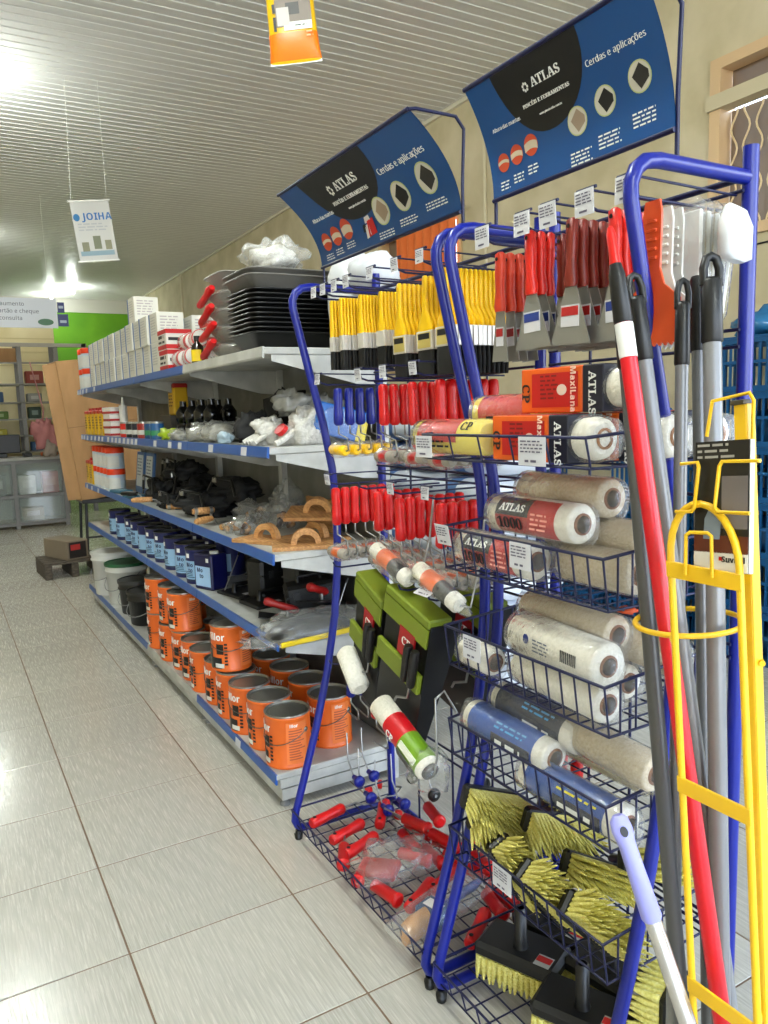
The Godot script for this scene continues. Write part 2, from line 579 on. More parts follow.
	part(wi, "transom", span(S(), Vector3(fx - 0.02, 3.04, w1[0] - 0.01), Vector3(fx + 0.08, 3.12, w1[1] + 0.01)), mat(Color(0.80, 0.75, 0.62), 0.5))
	for a in [[2.36, 3.04], [3.12, 3.26]]:
		for k in 2:
			var z0: float = w1[0] + 0.07 + k * 0.725
			part(wi, "pane", span(S(), Vector3(WALL_X + 0.085, a[0], z0 + 0.004), Vector3(WALL_X + 0.092, a[1], z0 + 0.721)), M("frosted"))
	var gr := S()
	for k in 9:
		var z0: float = w1[0] + 0.16 + k * 0.16
		for s in [-1.0, 1.0]:
			var pp := []
			for q in 25:
				var y := lerpf(2.37, 3.03, q / 24.0)
				var o := 0.018 + 0.042 * (0.5 - 0.5 * cos(q / 24.0 * TAU * 3.0)) * (1.0 if q % 8 != 0 else 0.6)
				pp.append(Vector3(WALL_X + 0.045, y, z0 + s * o))
			tube(gr, pp, 0.006, 5)
	part(wi, "grille", gr, mat(Color(0.88, 0.78, 0.60), 0.45))
	# window 2: plain frame behind an orange curtain
	var wj := struct("window_2")
	var f2 := S()
	for a in [[w2[0], w2[0] + 0.06, w2[2], w2[3]], [w2[1] - 0.06, w2[1], w2[2], w2[3]], [w2[0] + 0.06, w2[1] - 0.06, w2[3] - 0.06, w2[3]], [w2[0] + 0.06, w2[1] - 0.06, w2[2], w2[2] + 0.06]]:
		span(f2, Vector3(fx, a[2], a[0]), Vector3(fx + 0.14, a[3], a[1]))
	part(wj, "window_frame", f2, mat(Color(0.80, 0.68, 0.50), 0.5))
	for a in [-6.99, -6.54]:
		part(wj, "pane", span(S(), Vector3(WALL_X + 0.08, w2[2] + 0.06, a), Vector3(WALL_X + 0.09, w2[3] - 0.06, a + 0.44)), M("frosted"))
	var cu := S()
	cu.set_smooth_group(0)
	var cols := 60
	for i in cols:
		var zz := [lerpf(-6.62, -5.66, float(i) / cols), lerpf(-6.62, -5.66, float(i + 1) / cols)]
		var xx := [WALL_X - 0.06 + 0.022 * sin(i * 0.75), WALL_X - 0.06 + 0.022 * sin((i + 1) * 0.75)]
		quad(cu, Vector3(xx[0], 1.7, zz[0]), Vector3(xx[1], 1.7, zz[1]), Vector3(xx[1], 3.06, zz[1]), Vector3(xx[0], 3.06, zz[0]), Vector3(-1, 0, 0))
		quad(cu, Vector3(xx[0] + 0.004, 1.7, zz[0]), Vector3(xx[1] + 0.004, 1.7, zz[1]), Vector3(xx[1] + 0.004, 3.06, zz[1]), Vector3(xx[0] + 0.004, 3.06, zz[0]), Vector3(1, 0, 0))
	var curtain := thing("curtain", "orange pleated curtain hanging over the far window in the beige wall", "curtain", Vector3.ZERO)
	part(curtain, "cloth", cu, mat(Color(0.90, 0.46, 0.20), 0.8))
	part(curtain, "curtain_rod", tube(S(), [Vector3(WALL_X - 0.06, 3.07, -6.9), Vector3(WALL_X - 0.06, 3.07, -5.5)], 0.012), mat(Color(0.7, 0.66, 0.6), 0.4))
	# back wall: green paint, with a lower cream stretch on the left
	var wb := struct("wall_back")
	part(wb, "green_plaster", span(S(), Vector3(-3.2, 0, -18.2), Vector3(WALL_X + 0.2, CEILING, -18.0)), M("green_wall"))
	part(wb, "white_band", span(S(), Vector3(-3.0, CEILING - 0.28, -18.0), Vector3(WALL_X, CEILING, -17.98)), M("offwhite"))
	var wl := struct("wall_left")
	part(wl, "plaster", span(S(), Vector3(-3.2, 0, -18.2), Vector3(-3.0, CEILING, 4.2)), M("wall"))
	# shop front behind the camera: piers and lintel round a wide open doorway to the street
	var wf := struct("wall_front")
	part(wf, "plaster", span(S(), Vector3(-3.2, 0, 4.0), Vector3(-2.6, CEILING, 4.2)), M("wall"))
	part(wf, "plaster", span(S(), Vector3(3.7, 0, 4.0), Vector3(WALL_X + 0.2, CEILING, 4.2)), M("wall"))
	part(wf, "lintel", span(S(), Vector3(-2.6, 3.3, 4.0), Vector3(3.7, CEILING, 4.2)), M("wall"))
	var pv := struct("floor_pavement")
	part(pv, "side_pavement", span(S(), Vector3(WALL_X + 0.2, -0.2, -8), Vector3(14, -0.02, 4.2)), mat(Color(0.52, 0.50, 0.47), 0.9))
	part(pv, "pavement", span(S(), Vector3(-12, -0.2, 4.2), Vector3(14, -0.02, 16)), mat(Color(0.52, 0.50, 0.47), 0.9))

func build_lamps():
	var glow := StandardMaterial3D.new()
	glow.albedo_color = Color(1, 1, 1)
	glow.emission_enabled = true
	glow.emission = Color(1.0, 0.98, 0.94)
	glow.emission_energy_multiplier = 5.0
	var p := proto("ceiling_bulb")
	part(p, "socket", loft(S(), [[0.0, 0.045, 0.045], [-0.012, 0.045, 0.045], [-0.02, 0.022, 0.022], [-0.06, 0.02, 0.02]], 14), M("white"))
	part(p, "bulb", loft(S(), [[-0.061, 0.016, 0.016], [-0.085, 0.026, 0.026], [-0.115, 0.034, 0.034], [-0.145, 0.031, 0.031], [-0.162, 0.018, 0.018], [-0.167, 0.004, 0.004]], 14), glow)
	var spots := [[Vector3(0.15, CEILING, -6.6), "over the aisle beside the long shelving", 0.75], [Vector3(0.3, CEILING, -12.0), "over the counter", 0.35], [Vector3(2.55, CEILING, -16.2), "in front of the green wall", 0.2], [Vector3(2.3, CEILING, -17.3), "close to the green wall", 0.15], [Vector3(0.2, CEILING, -1.7), "over the aisle beside the wire racks", 1.0], [Vector3(0.2, CEILING, 2.4), "near the open shop front", 1.2]]
	for a in spots:
		place(p, "round white bulb in a ceiling socket " + a[1], "light bulb", "", a[0])
		bulb_light(a[0] + Vector3(0, -0.24, 0), a[2])
	p.free()

# ---------------------------------------------------------------- gondola shelving
const SHELF_Y := [0.605, 0.905, 1.267, 1.595]
const BASE_Y := 0.13
const JOINTS := [-2.40, -3.34, -4.28, -5.22, -6.16]

func build_gondola():
	var labels := ["grey metal shelf unit whose top shelf holds stacked paint trays", "grey metal shelf unit whose top shelf holds red and white bagged rolls", "grey metal shelf unit whose top shelf holds a double row of white boxes", "grey metal shelf unit at the cardboard end of the row"]
	for u in 4:
		var z1: float = JOINTS[u]
		var z0: float = JOINTS[u + 1]
		var o := thing("shelf_unit", labels[u], "shelf unit", Vector3(1.16, 0, (z0 + z1) / 2), Basis(), "gondola shelf units")
		# base
		var b := S()
		span(b, Vector3(0.935, 0.03, z0 + 0.002), Vector3(1.395, 0.07, z1 - 0.002))
		span(b, Vector3(0.93, 0.075, z0 + 0.002), Vector3(1.395, 0.108, z1 - 0.002))
		wpart(o, "plinth", b, M("shelf_metal"))
		for z in ([z0 + 0.03, z1 - 0.03]):
			wpart(o, "foot", loft(S(), [[0.0, 0.018, 0.018], [0.012, 0.018, 0.018], [0.014, 0.009, 0.009], [0.032, 0.009, 0.009]], 10, Basis(), Vector3(0.955, 0, z)), M("grey"))
		var bs := wpart(o, "base_shelf", cbox(S(), Vector3(1.155, BASE_Y - 0.011, (z0 + z1) / 2), Vector3(0.48, 0.022, z1 - z0 - 0.004), 0.003), M("shelf_metal"))
		if u != 1:
			wpart(bs, "price_rail", rail(0.915, BASE_Y - 0.018, z0, z1), M("rail_blue"))
		else:
			wpart(bs, "front_lip", rail(0.915, BASE_Y - 0.018, z0, z1), M("shelf_metal"))
		if u == 0:
			rail_tags(bs, 0.913, BASE_Y - 0.020, [-2.78])
		# back panel and uprights
		wpart(o, "back_panel", span(S(), Vector3(1.40, 0.06, z0 + 0.001), Vector3(1.412, 1.66, z1 - 0.001)), M("panel_metal"))
		for z in ([z0, z1] if u == 0 else [z0]):
			var us := S()
			span(us, Vector3(1.375, 0.0, z - 0.02), Vector3(1.398, 1.68, z - 0.012))
			span(us, Vector3(1.375, 0.0, z + 0.012), Vector3(1.398, 1.68, z + 0.02))
			span(us, Vector3(1.370, 0.0, z - 0.02), Vector3(1.376, 1.68, z + 0.02))
			wpart(o, "upright", us, M("shelf_metal"))
		for k in 4:
			var y: float = SHELF_Y[k]
			var fx := 0.95
			var top := k == 3
			var sh := wpart(o, "shelf", cbox(S(), Vector3((fx + 1.372) / 2, y - 0.012, (z0 + z1) / 2), Vector3(1.372 - fx, 0.024, z1 - z0 - 0.004), 0.003), M("shelf_metal"))
			if top and u == 0:
				wpart(sh, "front_lip", rail(fx - 0.004, y - 0.016, z0, z1), M("shelf_metal"))
			else:
				wpart(sh, "price_rail", rail(fx - 0.004, y - 0.016, z0, z1), M("rail_blue"))
			for z in [z0 + 0.006, z1 - 0.006]:
				var pl := PackedVector2Array([Vector2(0.975, y - 0.025), Vector2(1.372, y - 0.025), Vector2(1.372, y - 0.13), Vector2(1.30, y - 0.125), Vector2(0.975, y - 0.045)])
				wpart(o, "bracket", extrude(S(), pl, 0.004, Basis(), Vector3(0, 0, z)), M("shelf_metal"))
			var zs := []
			if k == 2:
				zs = {0: [-2.62, -3.0], 1: [-3.45, -3.62, -3.9], 2: [-4.32, -4.42, -4.52, -4.63, -4.75, -4.86, -4.97, -5.1], 3: [-5.3, -5.42, -5.56, -5.7, -5.86, -6.0, -6.1]}[u]
			elif k == 3 and u == 3:
				zs = [-5.45, -5.75, -5.9, -6.02, -6.12]
			elif k == 1 and u == 3:
				zs = [-5.6, -5.85, -6.05]
			if zs.size():
				rail_tags(sh, fx - 0.006, y - 0.018, zs)

func rail(x: float, y: float, z0: float, z1: float) -> SurfaceTool:
	var pl := PackedVector2Array([Vector2(x + 0.006, y + 0.018), Vector2(x - 0.001, y + 0.018), Vector2(x - 0.005, y - 0.014), Vector2(x - 0.001, y - 0.02), Vector2(x + 0.004, y - 0.02)])
	return extrude(S(), pl, z1 - z0 - 0.006, Basis(), Vector3(0, 0, (z0 + z1) / 2))

func rail_tags(sh: Node3D, x: float, y: float, zs: Array):
	for z in zs:
		var t := wpart(sh, "price_tag", box(S(), Vector3(x - 0.004, y, z), Vector3(0.0015, 0.03, 0.055), Basis(Vector3(0, 0, 1), -0.12)), M("tag"))
		t.name = "price_tag"

# ---------------------------------------------------------------- wire racks
func frame_path(z: float) -> Array:
	var prof := [[1.25, 1.757], [1.10, 1.757], [1.03, 1.757], [1.0, 1.752], [0.98, 1.738], [0.969, 1.715], [0.970, 1.69], [1.015, 1.50], [1.055, 1.34], [1.08, 1.2], [1.09, 1.05], [1.086, 0.9], [1.068, 0.72], [1.035, 0.55], [0.985, 0.36], [0.925, 0.17], [0.899, 0.092], [0.895, 0.065], [0.903, 0.045], [0.92, 0.034], [0.96, 0.03], [1.25, 0.03]]
	var p := []
	for a in prof:
		p.append(Vector3(a[0], a[1], z))
	return p

func rack_frame(o: Node3D, z0: float, z1: float):
	for z in [z0, z1]:
		wpart(o, "side_tube", tube(S(), frame_path(z), 0.0125, 12), M("blue"))
		wpart(o, "rear_post", tube(S(), [Vector3(1.262, 0.03, z), Vector3(1.262, 1.81, z)], 0.0135, 12), M("blue"))
		for x in [0.905, 1.25]:
			wpart(o, "foot", loft(S(), [[0.0, 0.012, 0.012], [0.018, 0.014, 0.014], [0.02, 0.010, 0.010], [0.03, 0.010, 0.010]], 10, Basis(), Vector3(x, 0.0, z)), M("black"))
	# rear grid: pairs of long wires and some uprights
	for y in [1.735, 1.705, 1.50, 1.47, 1.20, 1.175, 0.925, 0.90, 0.64, 0.61, 0.36, 0.33]:
		wpart(o, "cross_wire", tube(S(), [Vector3(1.245, y, z0), Vector3(1.245, y, z1)], 0.0035, 6), M("navy_wire"))
	for k in 3:
		var z := lerpf(z0, z1, (k + 1) / 4.0)
		wpart(o, "upright_wire", tube(S(), [Vector3(1.252, 0.03, z), Vector3(1.252, 1.735, z)], 0.0035, 6), M("navy_wire"))
	wpart(o, "top_bar", tube(S(), [Vector3(1.25, 1.757, z0), Vector3(1.25, 1.757, z1)], 0.006, 8), M("navy_wire"))
	wpart(o, "base_bar", tube(S(), [Vector3(1.25, 0.045, z0), Vector3(1.25, 0.045, z1)], 0.010, 8), M("blue"))

# a display hook: prong with upturned tip, and a rod above it carrying a price tag
func hook(o: Node3D, y: float, z: float, x_tip := 0.975, tag_card := true, slant := 0.0, tw := 0.032):
	var h := S()
	tube(h, [Vector3(1.245, y, z), Vector3(x_tip + 0.03, y + 0.002, z), Vector3(x_tip + 0.01, y + 0.008, z), Vector3(x_tip + 0.004, y + 0.02, z)], 0.0028, 6)
	if tag_card:
		tube(h, [Vector3(1.245, y + 0.03, z), Vector3(x_tip + 0.006, y + 0.034, z)], 0.0022, 6)
		tube(h, [Vector3(x_tip + 0.004, y + 0.034, z - 0.022), Vector3(x_tip + 0.004, y + 0.034, z + 0.022)], 0.003, 6)
	var hm := wpart(o, "hook", h, M("navy_wire"))
	if tag_card:
		price_card(hm, Vector3(x_tip - 0.001, y + 0.034 - tw * 0.5, z), tw, tw * 0.95, slant)

func price_card(parent: Node3D, c: Vector3, w: float, h: float, slant := 0.0):
	var b := FACE_AISLE * Basis(Vector3(1, 0, 0), slant)
	var t := wpart(parent, "price_tag", box(S(), c, Vector3(w, h, 0.001), b), M("tag"))
	t.name = "price_tag"
	var key := "tagprint_%.3f_%.3f" % [w, h]
	if not meshes.has(key):
		var st := S()
		small_print(st, Vector3(-w * 0.42, h * 0.32, 0.0006), Vector3.RIGHT, Vector3.UP, w * 0.84, 4, h * 0.12, Vector3(0, 0, 1))
		small_print(st, Vector3(-w * 0.25, -h * 0.38, 0.0006), Vector3.RIGHT, Vector3.UP, w * 0.5, 1, h * 0.20, Vector3(0, 0, 1))
		meshes[key] = mesh_of(st)
	# the print rides on the hook together with its card
	var pr := wpart(parent, "tag_print", meshes[key], mat(Color(0.34, 0.32, 0.40), 0.6))
	pr.transform = pr.transform * Transform3D(b, c)

# wire basket hung on the front of a rack
func basket(o: Node3D, x0: float, x1: float, z0: float, z1: float, y0: float, y1: float, pitch := 0.034, sides := true):
	var w := S()
	var r := 0.0022
	# rails
	var x0b := x0 + 0.012
	tube(w, [Vector3(x1, y1 + 0.02, z0), Vector3(x0, y1, z0), Vector3(x0, y1, z1), Vector3(x1, y1 + 0.02, z1)], 0.0032, 6)
	tube(w, [Vector3(x1, y0, z0), Vector3(x0b, y0, z0), Vector3(x0b, y0, z1), Vector3(x1, y0, z1), Vector3(x1, y0, z0)], 0.0028, 6)
	var n := int((z1 - z0) / pitch)
	for k in n + 1:
		var z := lerpf(z0, z1, float(k) / n)
		tube(w, [Vector3(x0, y1, z), Vector3(x0b, y0, z), Vector3(x1, y0, z)], r, 5)
	if sides:
		var m := int((x1 - x0) / pitch)
		for k in range(1, m + 1):
			var x := lerpf(x0, x1, float(k) / m)
			for z in [z0, z1]:
				tube(w, [Vector3(x, y1 + 0.02 * (x - x0) / (x1 - x0), z), Vector3(x, y0, z)], r, 5)
	for k in 4:
		var x := lerpf(x0b, x1, (k + 0.5) / 4.0)
		tube(w, [Vector3(x, y0 - 0.003, z0), Vector3(x, y0 - 0.003, z1)], r, 5)
	return wpart(o, "basket", w, M("navy_wire"))

# shallow open tray of wires close to the floor
func floor_tray(o: Node3D, z0: float, z1: float):
	var w := S()
	var x0 := 0.885
	var x1 := 1.245
	var y := 0.055
	var n := int((z1 - z0) / 0.05)
	for k in n + 1:
		var z := lerpf(z0, z1, float(k) / n)
		tube(w, [Vector3(x0, y + 0.05, z), Vector3(x0 + 0.012, y, z), Vector3(x1, y, z)], 0.0022, 5)
	for k in 9:
		var x := lerpf(x0 + 0.012, x1, k / 8.0)
		tube(w, [Vector3(x, y - 0.003, z0), Vector3(x, y - 0.003, z1)], 0.0022, 5)
	tube(w, [Vector3(x0, y + 0.05, z0), Vector3(x0, y + 0.05, z1)], 0.003, 6)
	for z in [z0, z1]:
		tube(w, [Vector3(x0, y + 0.05, z), Vector3(x1, y + 0.05, z)], 0.003, 6)
	wpart(o, "floor_tray", w, M("navy_wire"))

var rack1: Node3D
var rack2: Node3D
const R1 := [-2.20, -1.425]
const R2 := [-1.375, -0.885]

func build_rack_far():
	rack1 = thing("display_rack", "blue tubular wire rack hung with yellow brushes, next to the shelving", "display rack", Vector3(1.1, 0, -1.81))
	rack_frame(rack1, R1[0], R1[1])
	for z in [-2.06, -2.0, -1.93, -1.86, -1.73, -1.61, -1.50]:
		hook(rack1, 1.70, z, 0.975, true, rng.randf_range(-0.15, 0.15))
	for z in [-2.06, -1.81, -1.68, -1.54]:
		hook(rack1, 1.455, z, 0.975, true, rng.randf_range(-0.15, 0.15))
	for z in [-2.02, -1.84, -1.66, -1.50]:
		hook(rack1, 1.165, z, 0.975, z != -1.84, rng.randf_range(-0.15, 0.15))
	for z in [-1.96, -1.60]:
		hook(rack1, 0.93, z, 0.95, false)
	hook(rack1, 0.93, -1.47, 0.95, false)
	for z in [-2.08, -1.92]:
		hook(rack1, 0.60, z, 0.98, false)
	price_card(rack1, Vector3(0.965, 0.955, -1.49), 0.06, 0.04, -1.1)
	floor_tray(rack1, R1[0], R1[1])

func build_rack_near():
	rack2 = thing("display_rack", "blue tubular wire rack hung with scrapers above wire baskets of rollers", "display rack", Vector3(1.1, 0, -1.13))
	rack_frame(rack2, R2[0], R2[1])
	for z in [-1.27, -1.15, -1.08, -0.99, -0.90]:
		hook(rack2, 1.70, z, 0.975, true, rng.randf_range(-0.1, 0.1), 0.044)
	for a in [[0.885, 1.275, 1.325], [0.925, 1.035, 1.125], [0.93, 0.815, 0.905], [0.935, 0.605, 0.69], [0.93, 0.355, 0.435]]:
		basket(rack2, a[0], 1.235, -1.365, -0.895, a[1], a[2], 0.034 if a[1] < 1.2 else 0.09)
	price_card(rack2, Vector3(0.883, 1.30, -1.36), 0.06, 0.045)
	price_card(rack2, Vector3(0.883, 1.30, -1.02), 0.07, 0.05)
	price_card(rack2, Vector3(0.92, 1.11, -1.35), 0.05, 0.045, 0.2)
	price_card(rack2, Vector3(0.922, 1.10, -1.10), 0.06, 0.05)
	price_card(rack2, Vector3(0.925, 0.88, -1.26), 0.06, 0.05)
	price_card(rack2, Vector3(0.926, 0.41, -1.17), 0.06, 0.05)
	floor_tray(rack2, R2[0], R2[1])

# ---------------------------------------------------------------- header banners
var bn := {}
func bp(u: float, v: float, off := 0.0) -> Vector3:
	var x: float = bn.xb - (bn.xb - bn.xt) * v * v
	var y: float = lerpf(bn.y0, bn.y1, v)
	var dx: float = -2.0 * (bn.xb - bn.xt) * v
	var t := Vector3(dx, bn.y1 - bn.y0, 0).normalized()
	var n := Vector3(-t.y, t.x, 0)
	return Vector3(x, y, lerpf(bn.z0, bn.z1, u)) + n * off

func bbasis(v: float) -> Basis:
	var dx: float = -2.0 * (bn.xb - bn.xt) * v
	var t := Vector3(dx, bn.y1 - bn.y0, 0).normalized()
	return Basis(Vector3(0, 0, 1), t, Vector3(-t.y, t.x, 0))

# flat print on the curved sheet: ring of uv points filled from the centre
func bshape(pts: Array, off: float, rings := 5) -> SurfaceTool:
	var st := S()
	st.set_smooth_group(0)
	var c := Vector2.ZERO
	for p in pts:
		c += p / pts.size()
	for i in pts.size():
		var a: Vector2 = pts[i]
		var b: Vector2 = pts[(i + 1) % pts.size()]
		for r in rings:
			var f0 := float(r) / rings
			var f1 := float(r + 1) / rings
			var q := [c.lerp(a, f0), c.lerp(a, f1), c.lerp(b, f1), c.lerp(b, f0)]
			var w := []
			for k in q:
				w.append(bp(k.x, k.y, off))
			if r > 0:
				tri(st, w[0], w[1], w[3], Vector3(-1, 0, 0))
			tri(st, w[1], w[2], w[3], Vector3(-1, 0, 0))
	return st

func bell(cu: float, cv: float, ru: float, rv: float, a0 := 0.0, a1 := TAU, n := 24) -> Array:
	var p := []
	for i in n:
		var a := lerpf(a0, a1, float(i) / n if a1 - a0 > TAU - 0.01 else float(i) / (n - 1))
		p.append(Vector2(cu + ru * cos(a), cv + rv * sin(a)))
	return p

func banner(o: Node3D, kit: bool):
	var st := S()
	st.set_smooth_group(0)
	for i in 12:
		var u0 := i / 12.0
		var u1 := (i + 1) / 12.0
		for j in 12:
			var v0 := j / 12.0
			var v1 := (j + 1) / 12.0
			quad(st, bp(u0, v0), bp(u1, v0), bp(u1, v1), bp(u0, v1), Vector3(-1, 0, 0))
			quad(st, bp(u0, v0, -0.002), bp(u1, v0, -0.002), bp(u1, v1, -0.002), bp(u0, v1, -0.002), Vector3(1, 0, 0))
	var sheet := wpart(o, "printed_sheet", st, mat(Color(0.03, 0.28, 0.52), 0.35))
	var fr := S()
	for v in [0.0, 1.0]:
		tube(fr, [bp(0, v), bp(1, v)], 0.005, 8)
	wpart(o, "edge_rod", fr, M("navy_wire"))
	var L: float = bn.z1 - bn.z0
	var Hh: float = sqrt(pow(bn.y1 - bn.y0, 2) + pow(bn.xb - bn.xt, 2))
	# dark roundel cut by the top edge
	var pts := bell(0.42, 1.0, 0.25, 0.60, PI, TAU, 22)
	wpart(sheet, "logo_ground", bshape(pts, 0.0006, 6), mat(Color(0.02, 0.025, 0.05), 0.4))
	var wl := func(s: String, h: float, u: float, v: float, f: Font = null, m := "print_white"):
		var k := letter(sheet, s, h, M(m), Vector3.ZERO, Basis(), f)
		k.transform = (o.transform * sheet.transform).affine_inverse() * Transform3D(bbasis(v), bp(u, v, 0.0016))
	wl.call("ATLAS", 0.036 * L, 0.455, 0.80, font_serif)
	wl.call("PINCÉIS E FERRAMENTAS", 0.0150 * L, 0.425, 0.66, font_serif)
	wl.call("www.pinceisatlas.com.br", 0.0085 * L, 0.435, 0.555, font, "print_white")
	# little paw-like star beside the name
	var star := S()
	for k in 7:
		var a := TAU * k / 7.0
		var cu := 0.338 + cos(a) * 0.013
		var cv := 0.79 + sin(a) * 0.013 * L / Hh
		for t in [bell(cu, cv, 0.0055, 0.0055 * L / Hh, 0, TAU, 10)]:
			star.append_from(mesh_of(bshape(t, 0.0016, 1)), 0, Transform3D())
	var sm := part(sheet, "logo_star", star.commit(), M("print_white"))
	sm.transform = (o.transform * sheet.transform).affine_inverse()
	wl.call("Altura das mantas", 0.0165 * L, 0.165, 0.60, font)
	wl.call("Cerdas e aplicações", 0.0235 * L, 0.80, 0.72, font)
	var asp := L / Hh
	# pictograms: three rollers seen from the end, three bristle swatches
	var es := [[0.095, 0.31, 0.038, 0.0], [0.185, 0.33, 0.040, 0.35], [0.280, 0.355, 0.042, 0.75]]
	for e in es:
		var ell := bell(e[0], e[1], e[2], e[2] * asp * 1.05)
		wpart(sheet, "print_circle", bshape(ell, 0.0008, 3), mat(Color(0.78, 0.28, 0.14), 0.5))
		var band := []
		var hh: float = 0.3 + 0.45 * e[3]
		for k in 13:
			var x := -0.95 + 1.9 * k / 12.0
			band.append(Vector2(e[0] + x * e[2] * 0.98, e[1] + (0.28 - 0.25 * x * x + 0.25 * hh) * e[2] * asp))
		for k in 13:
			var x := 0.95 - 1.9 * k / 12.0
			band.append(Vector2(e[0] + x * e[2] * 0.98, e[1] + (0.1 - hh - 0.25 * x * x + 0.2) * e[2] * asp))
		wpart(sheet, "print_fleece", bshape(band, 0.0012, 2), mat(Color(0.82, 0.76, 0.66), 0.6))
		letter_on_sheet(o, sheet, e[0] - 0.035, e[1] - 0.18, 0.07, 3)
	var bs := [[0.555, 0.37, Color(0.60, 0.52, 0.44)], [0.705, 0.42, Color(0.05, 0.05, 0.05)], [0.875, 0.47, Color(0.16, 0.15, 0.14)]]
	for e in bs:
		var rr := 0.052
		wpart(sheet, "print_circle", bshape(bell(e[0], e[1], rr, rr * asp * 1.05), 0.0008, 3), mat(Color(0.70, 0.74, 0.50), 0.5))
		wpart(sheet, "print_circle", bshape(bell(e[0], e[1], rr * 0.92, rr * asp * 0.96), 0.0011, 3), mat(Color(0.78, 0.76, 0.70), 0.5))
		var sq := []
		for k in [[-0.62, 0.15], [0.15, 0.85], [0.80, 0.20], [0.78, -0.25], [0.0, -0.80]]:
			sq.append(Vector2(e[0] + k[0] * rr, e[1] + k[1] * rr * asp))
		wpart(sheet, "print_swatch", bshape(sq, 0.0014, 2), mat(e[2], 0.6))
		letter_on_sheet(o, sheet, e[0] - 0.055, e[1] - 0.25, 0.12, 4)
	if kit:
		for a in [[0.46, 0.25, 0.030, 0.11, Color(0.78, 0.10, 0.12)], [0.43, 0.22, 0.018, 0.09, Color(0.85, 0.84, 0.82)], [0.41, 0.27, 0.014, 0.05, Color(0.10, 0.10, 0.11)], [0.445, 0.36, 0.022, 0.04, Color(0.80, 0.80, 0.80)]]:
			var q := [Vector2(a[0] - a[2], a[1] - a[3]), Vector2(a[0] + a[2], a[1] - a[3] * 0.8), Vector2(a[0] + a[2] * 0.8, a[1] + a[3]), Vector2(a[0] - a[2] * 0.7, a[1] + a[3] * 0.8)]
			wpart(sheet, "print_product", bshape(q, 0.001 + 0.0002 * a[0], 2), mat(a[4], 0.5))
	# mounting rods rising from the rack
	for u in [0.0, 1.0]:
		var z: float = lerpf(bn.z0, bn.z1, u)
		var p := bp(u, 1.0)
		wpart(o, "mounting_rod", tube(S(), [Vector3(bn.xb + 0.006, 1.757, z), Vector3(bn.xb + 0.006, bn.y0 + 0.06, z), Vector3(bn.xb + 0.012, bn.y1 - 0.02, z), Vector3(bn.xb - 0.01, bn.y1 + 0.004, z), p + Vector3(0.02, 0.004, 0), p], 0.004, 8), M("navy_wire"))

func letter_on_sheet(o: Node3D, sheet: Node3D, u: float, v: float, w: float, rows: int):
	var L: float = bn.z1 - bn.z0
	var b := bbasis(v)
	wpart(sheet, "small_print", small_print(S(), bp(u, v, 0.0004), b.x, b.y, w * L, rows, 0.0068, b.z), M("print_white"))

func build_banners():
	bn = {"xb": 1.08, "xt": 0.945, "y0": 1.82, "y1": 2.02, "z0": -2.215, "z1": -1.485}
	var b1 := thing("header_banner", "blue curved header sign above the yellow brushes, with a red roller kit printed on it", "sign", Vector3(1.08, 1.757, -1.85))
	banner(b1, true)
	bn = {"xb": 1.10, "xt": 1.025, "y0": 1.822, "y1": 2.037, "z0": -1.39, "z1": -0.912}
	var b2 := thing("header_banner", "blue curved header sign above the red handled scrapers", "sign", Vector3(1.10, 1.757, -1.15))
	banner(b2, false)

# ---------------------------------------------------------------- paint tins and buckets
func wedge_label(r: float, y0: float, y1: float, a0: float, a1: float, n := 10) -> SurfaceTool:
	# printed band bent round an upright cylinder; angle 0 faces -X, growing towards +Z
	var st := S()
	st.set_smooth_group(0)
	for i in n:
		var p := lerpf(a0, a1, float(i) / n)
		var q := lerpf(a0, a1, float(i + 1) / n)
		var u := Vector3(-cos(p) * r, 0, sin(p) * r)
		var v := Vector3(-cos(q) * r, 0, sin(q) * r)
		var up := Vector3.UP
		quad(st, u + up * y0, v + up * y0, v + up * y1, u + up * y1, u + v)
	return st

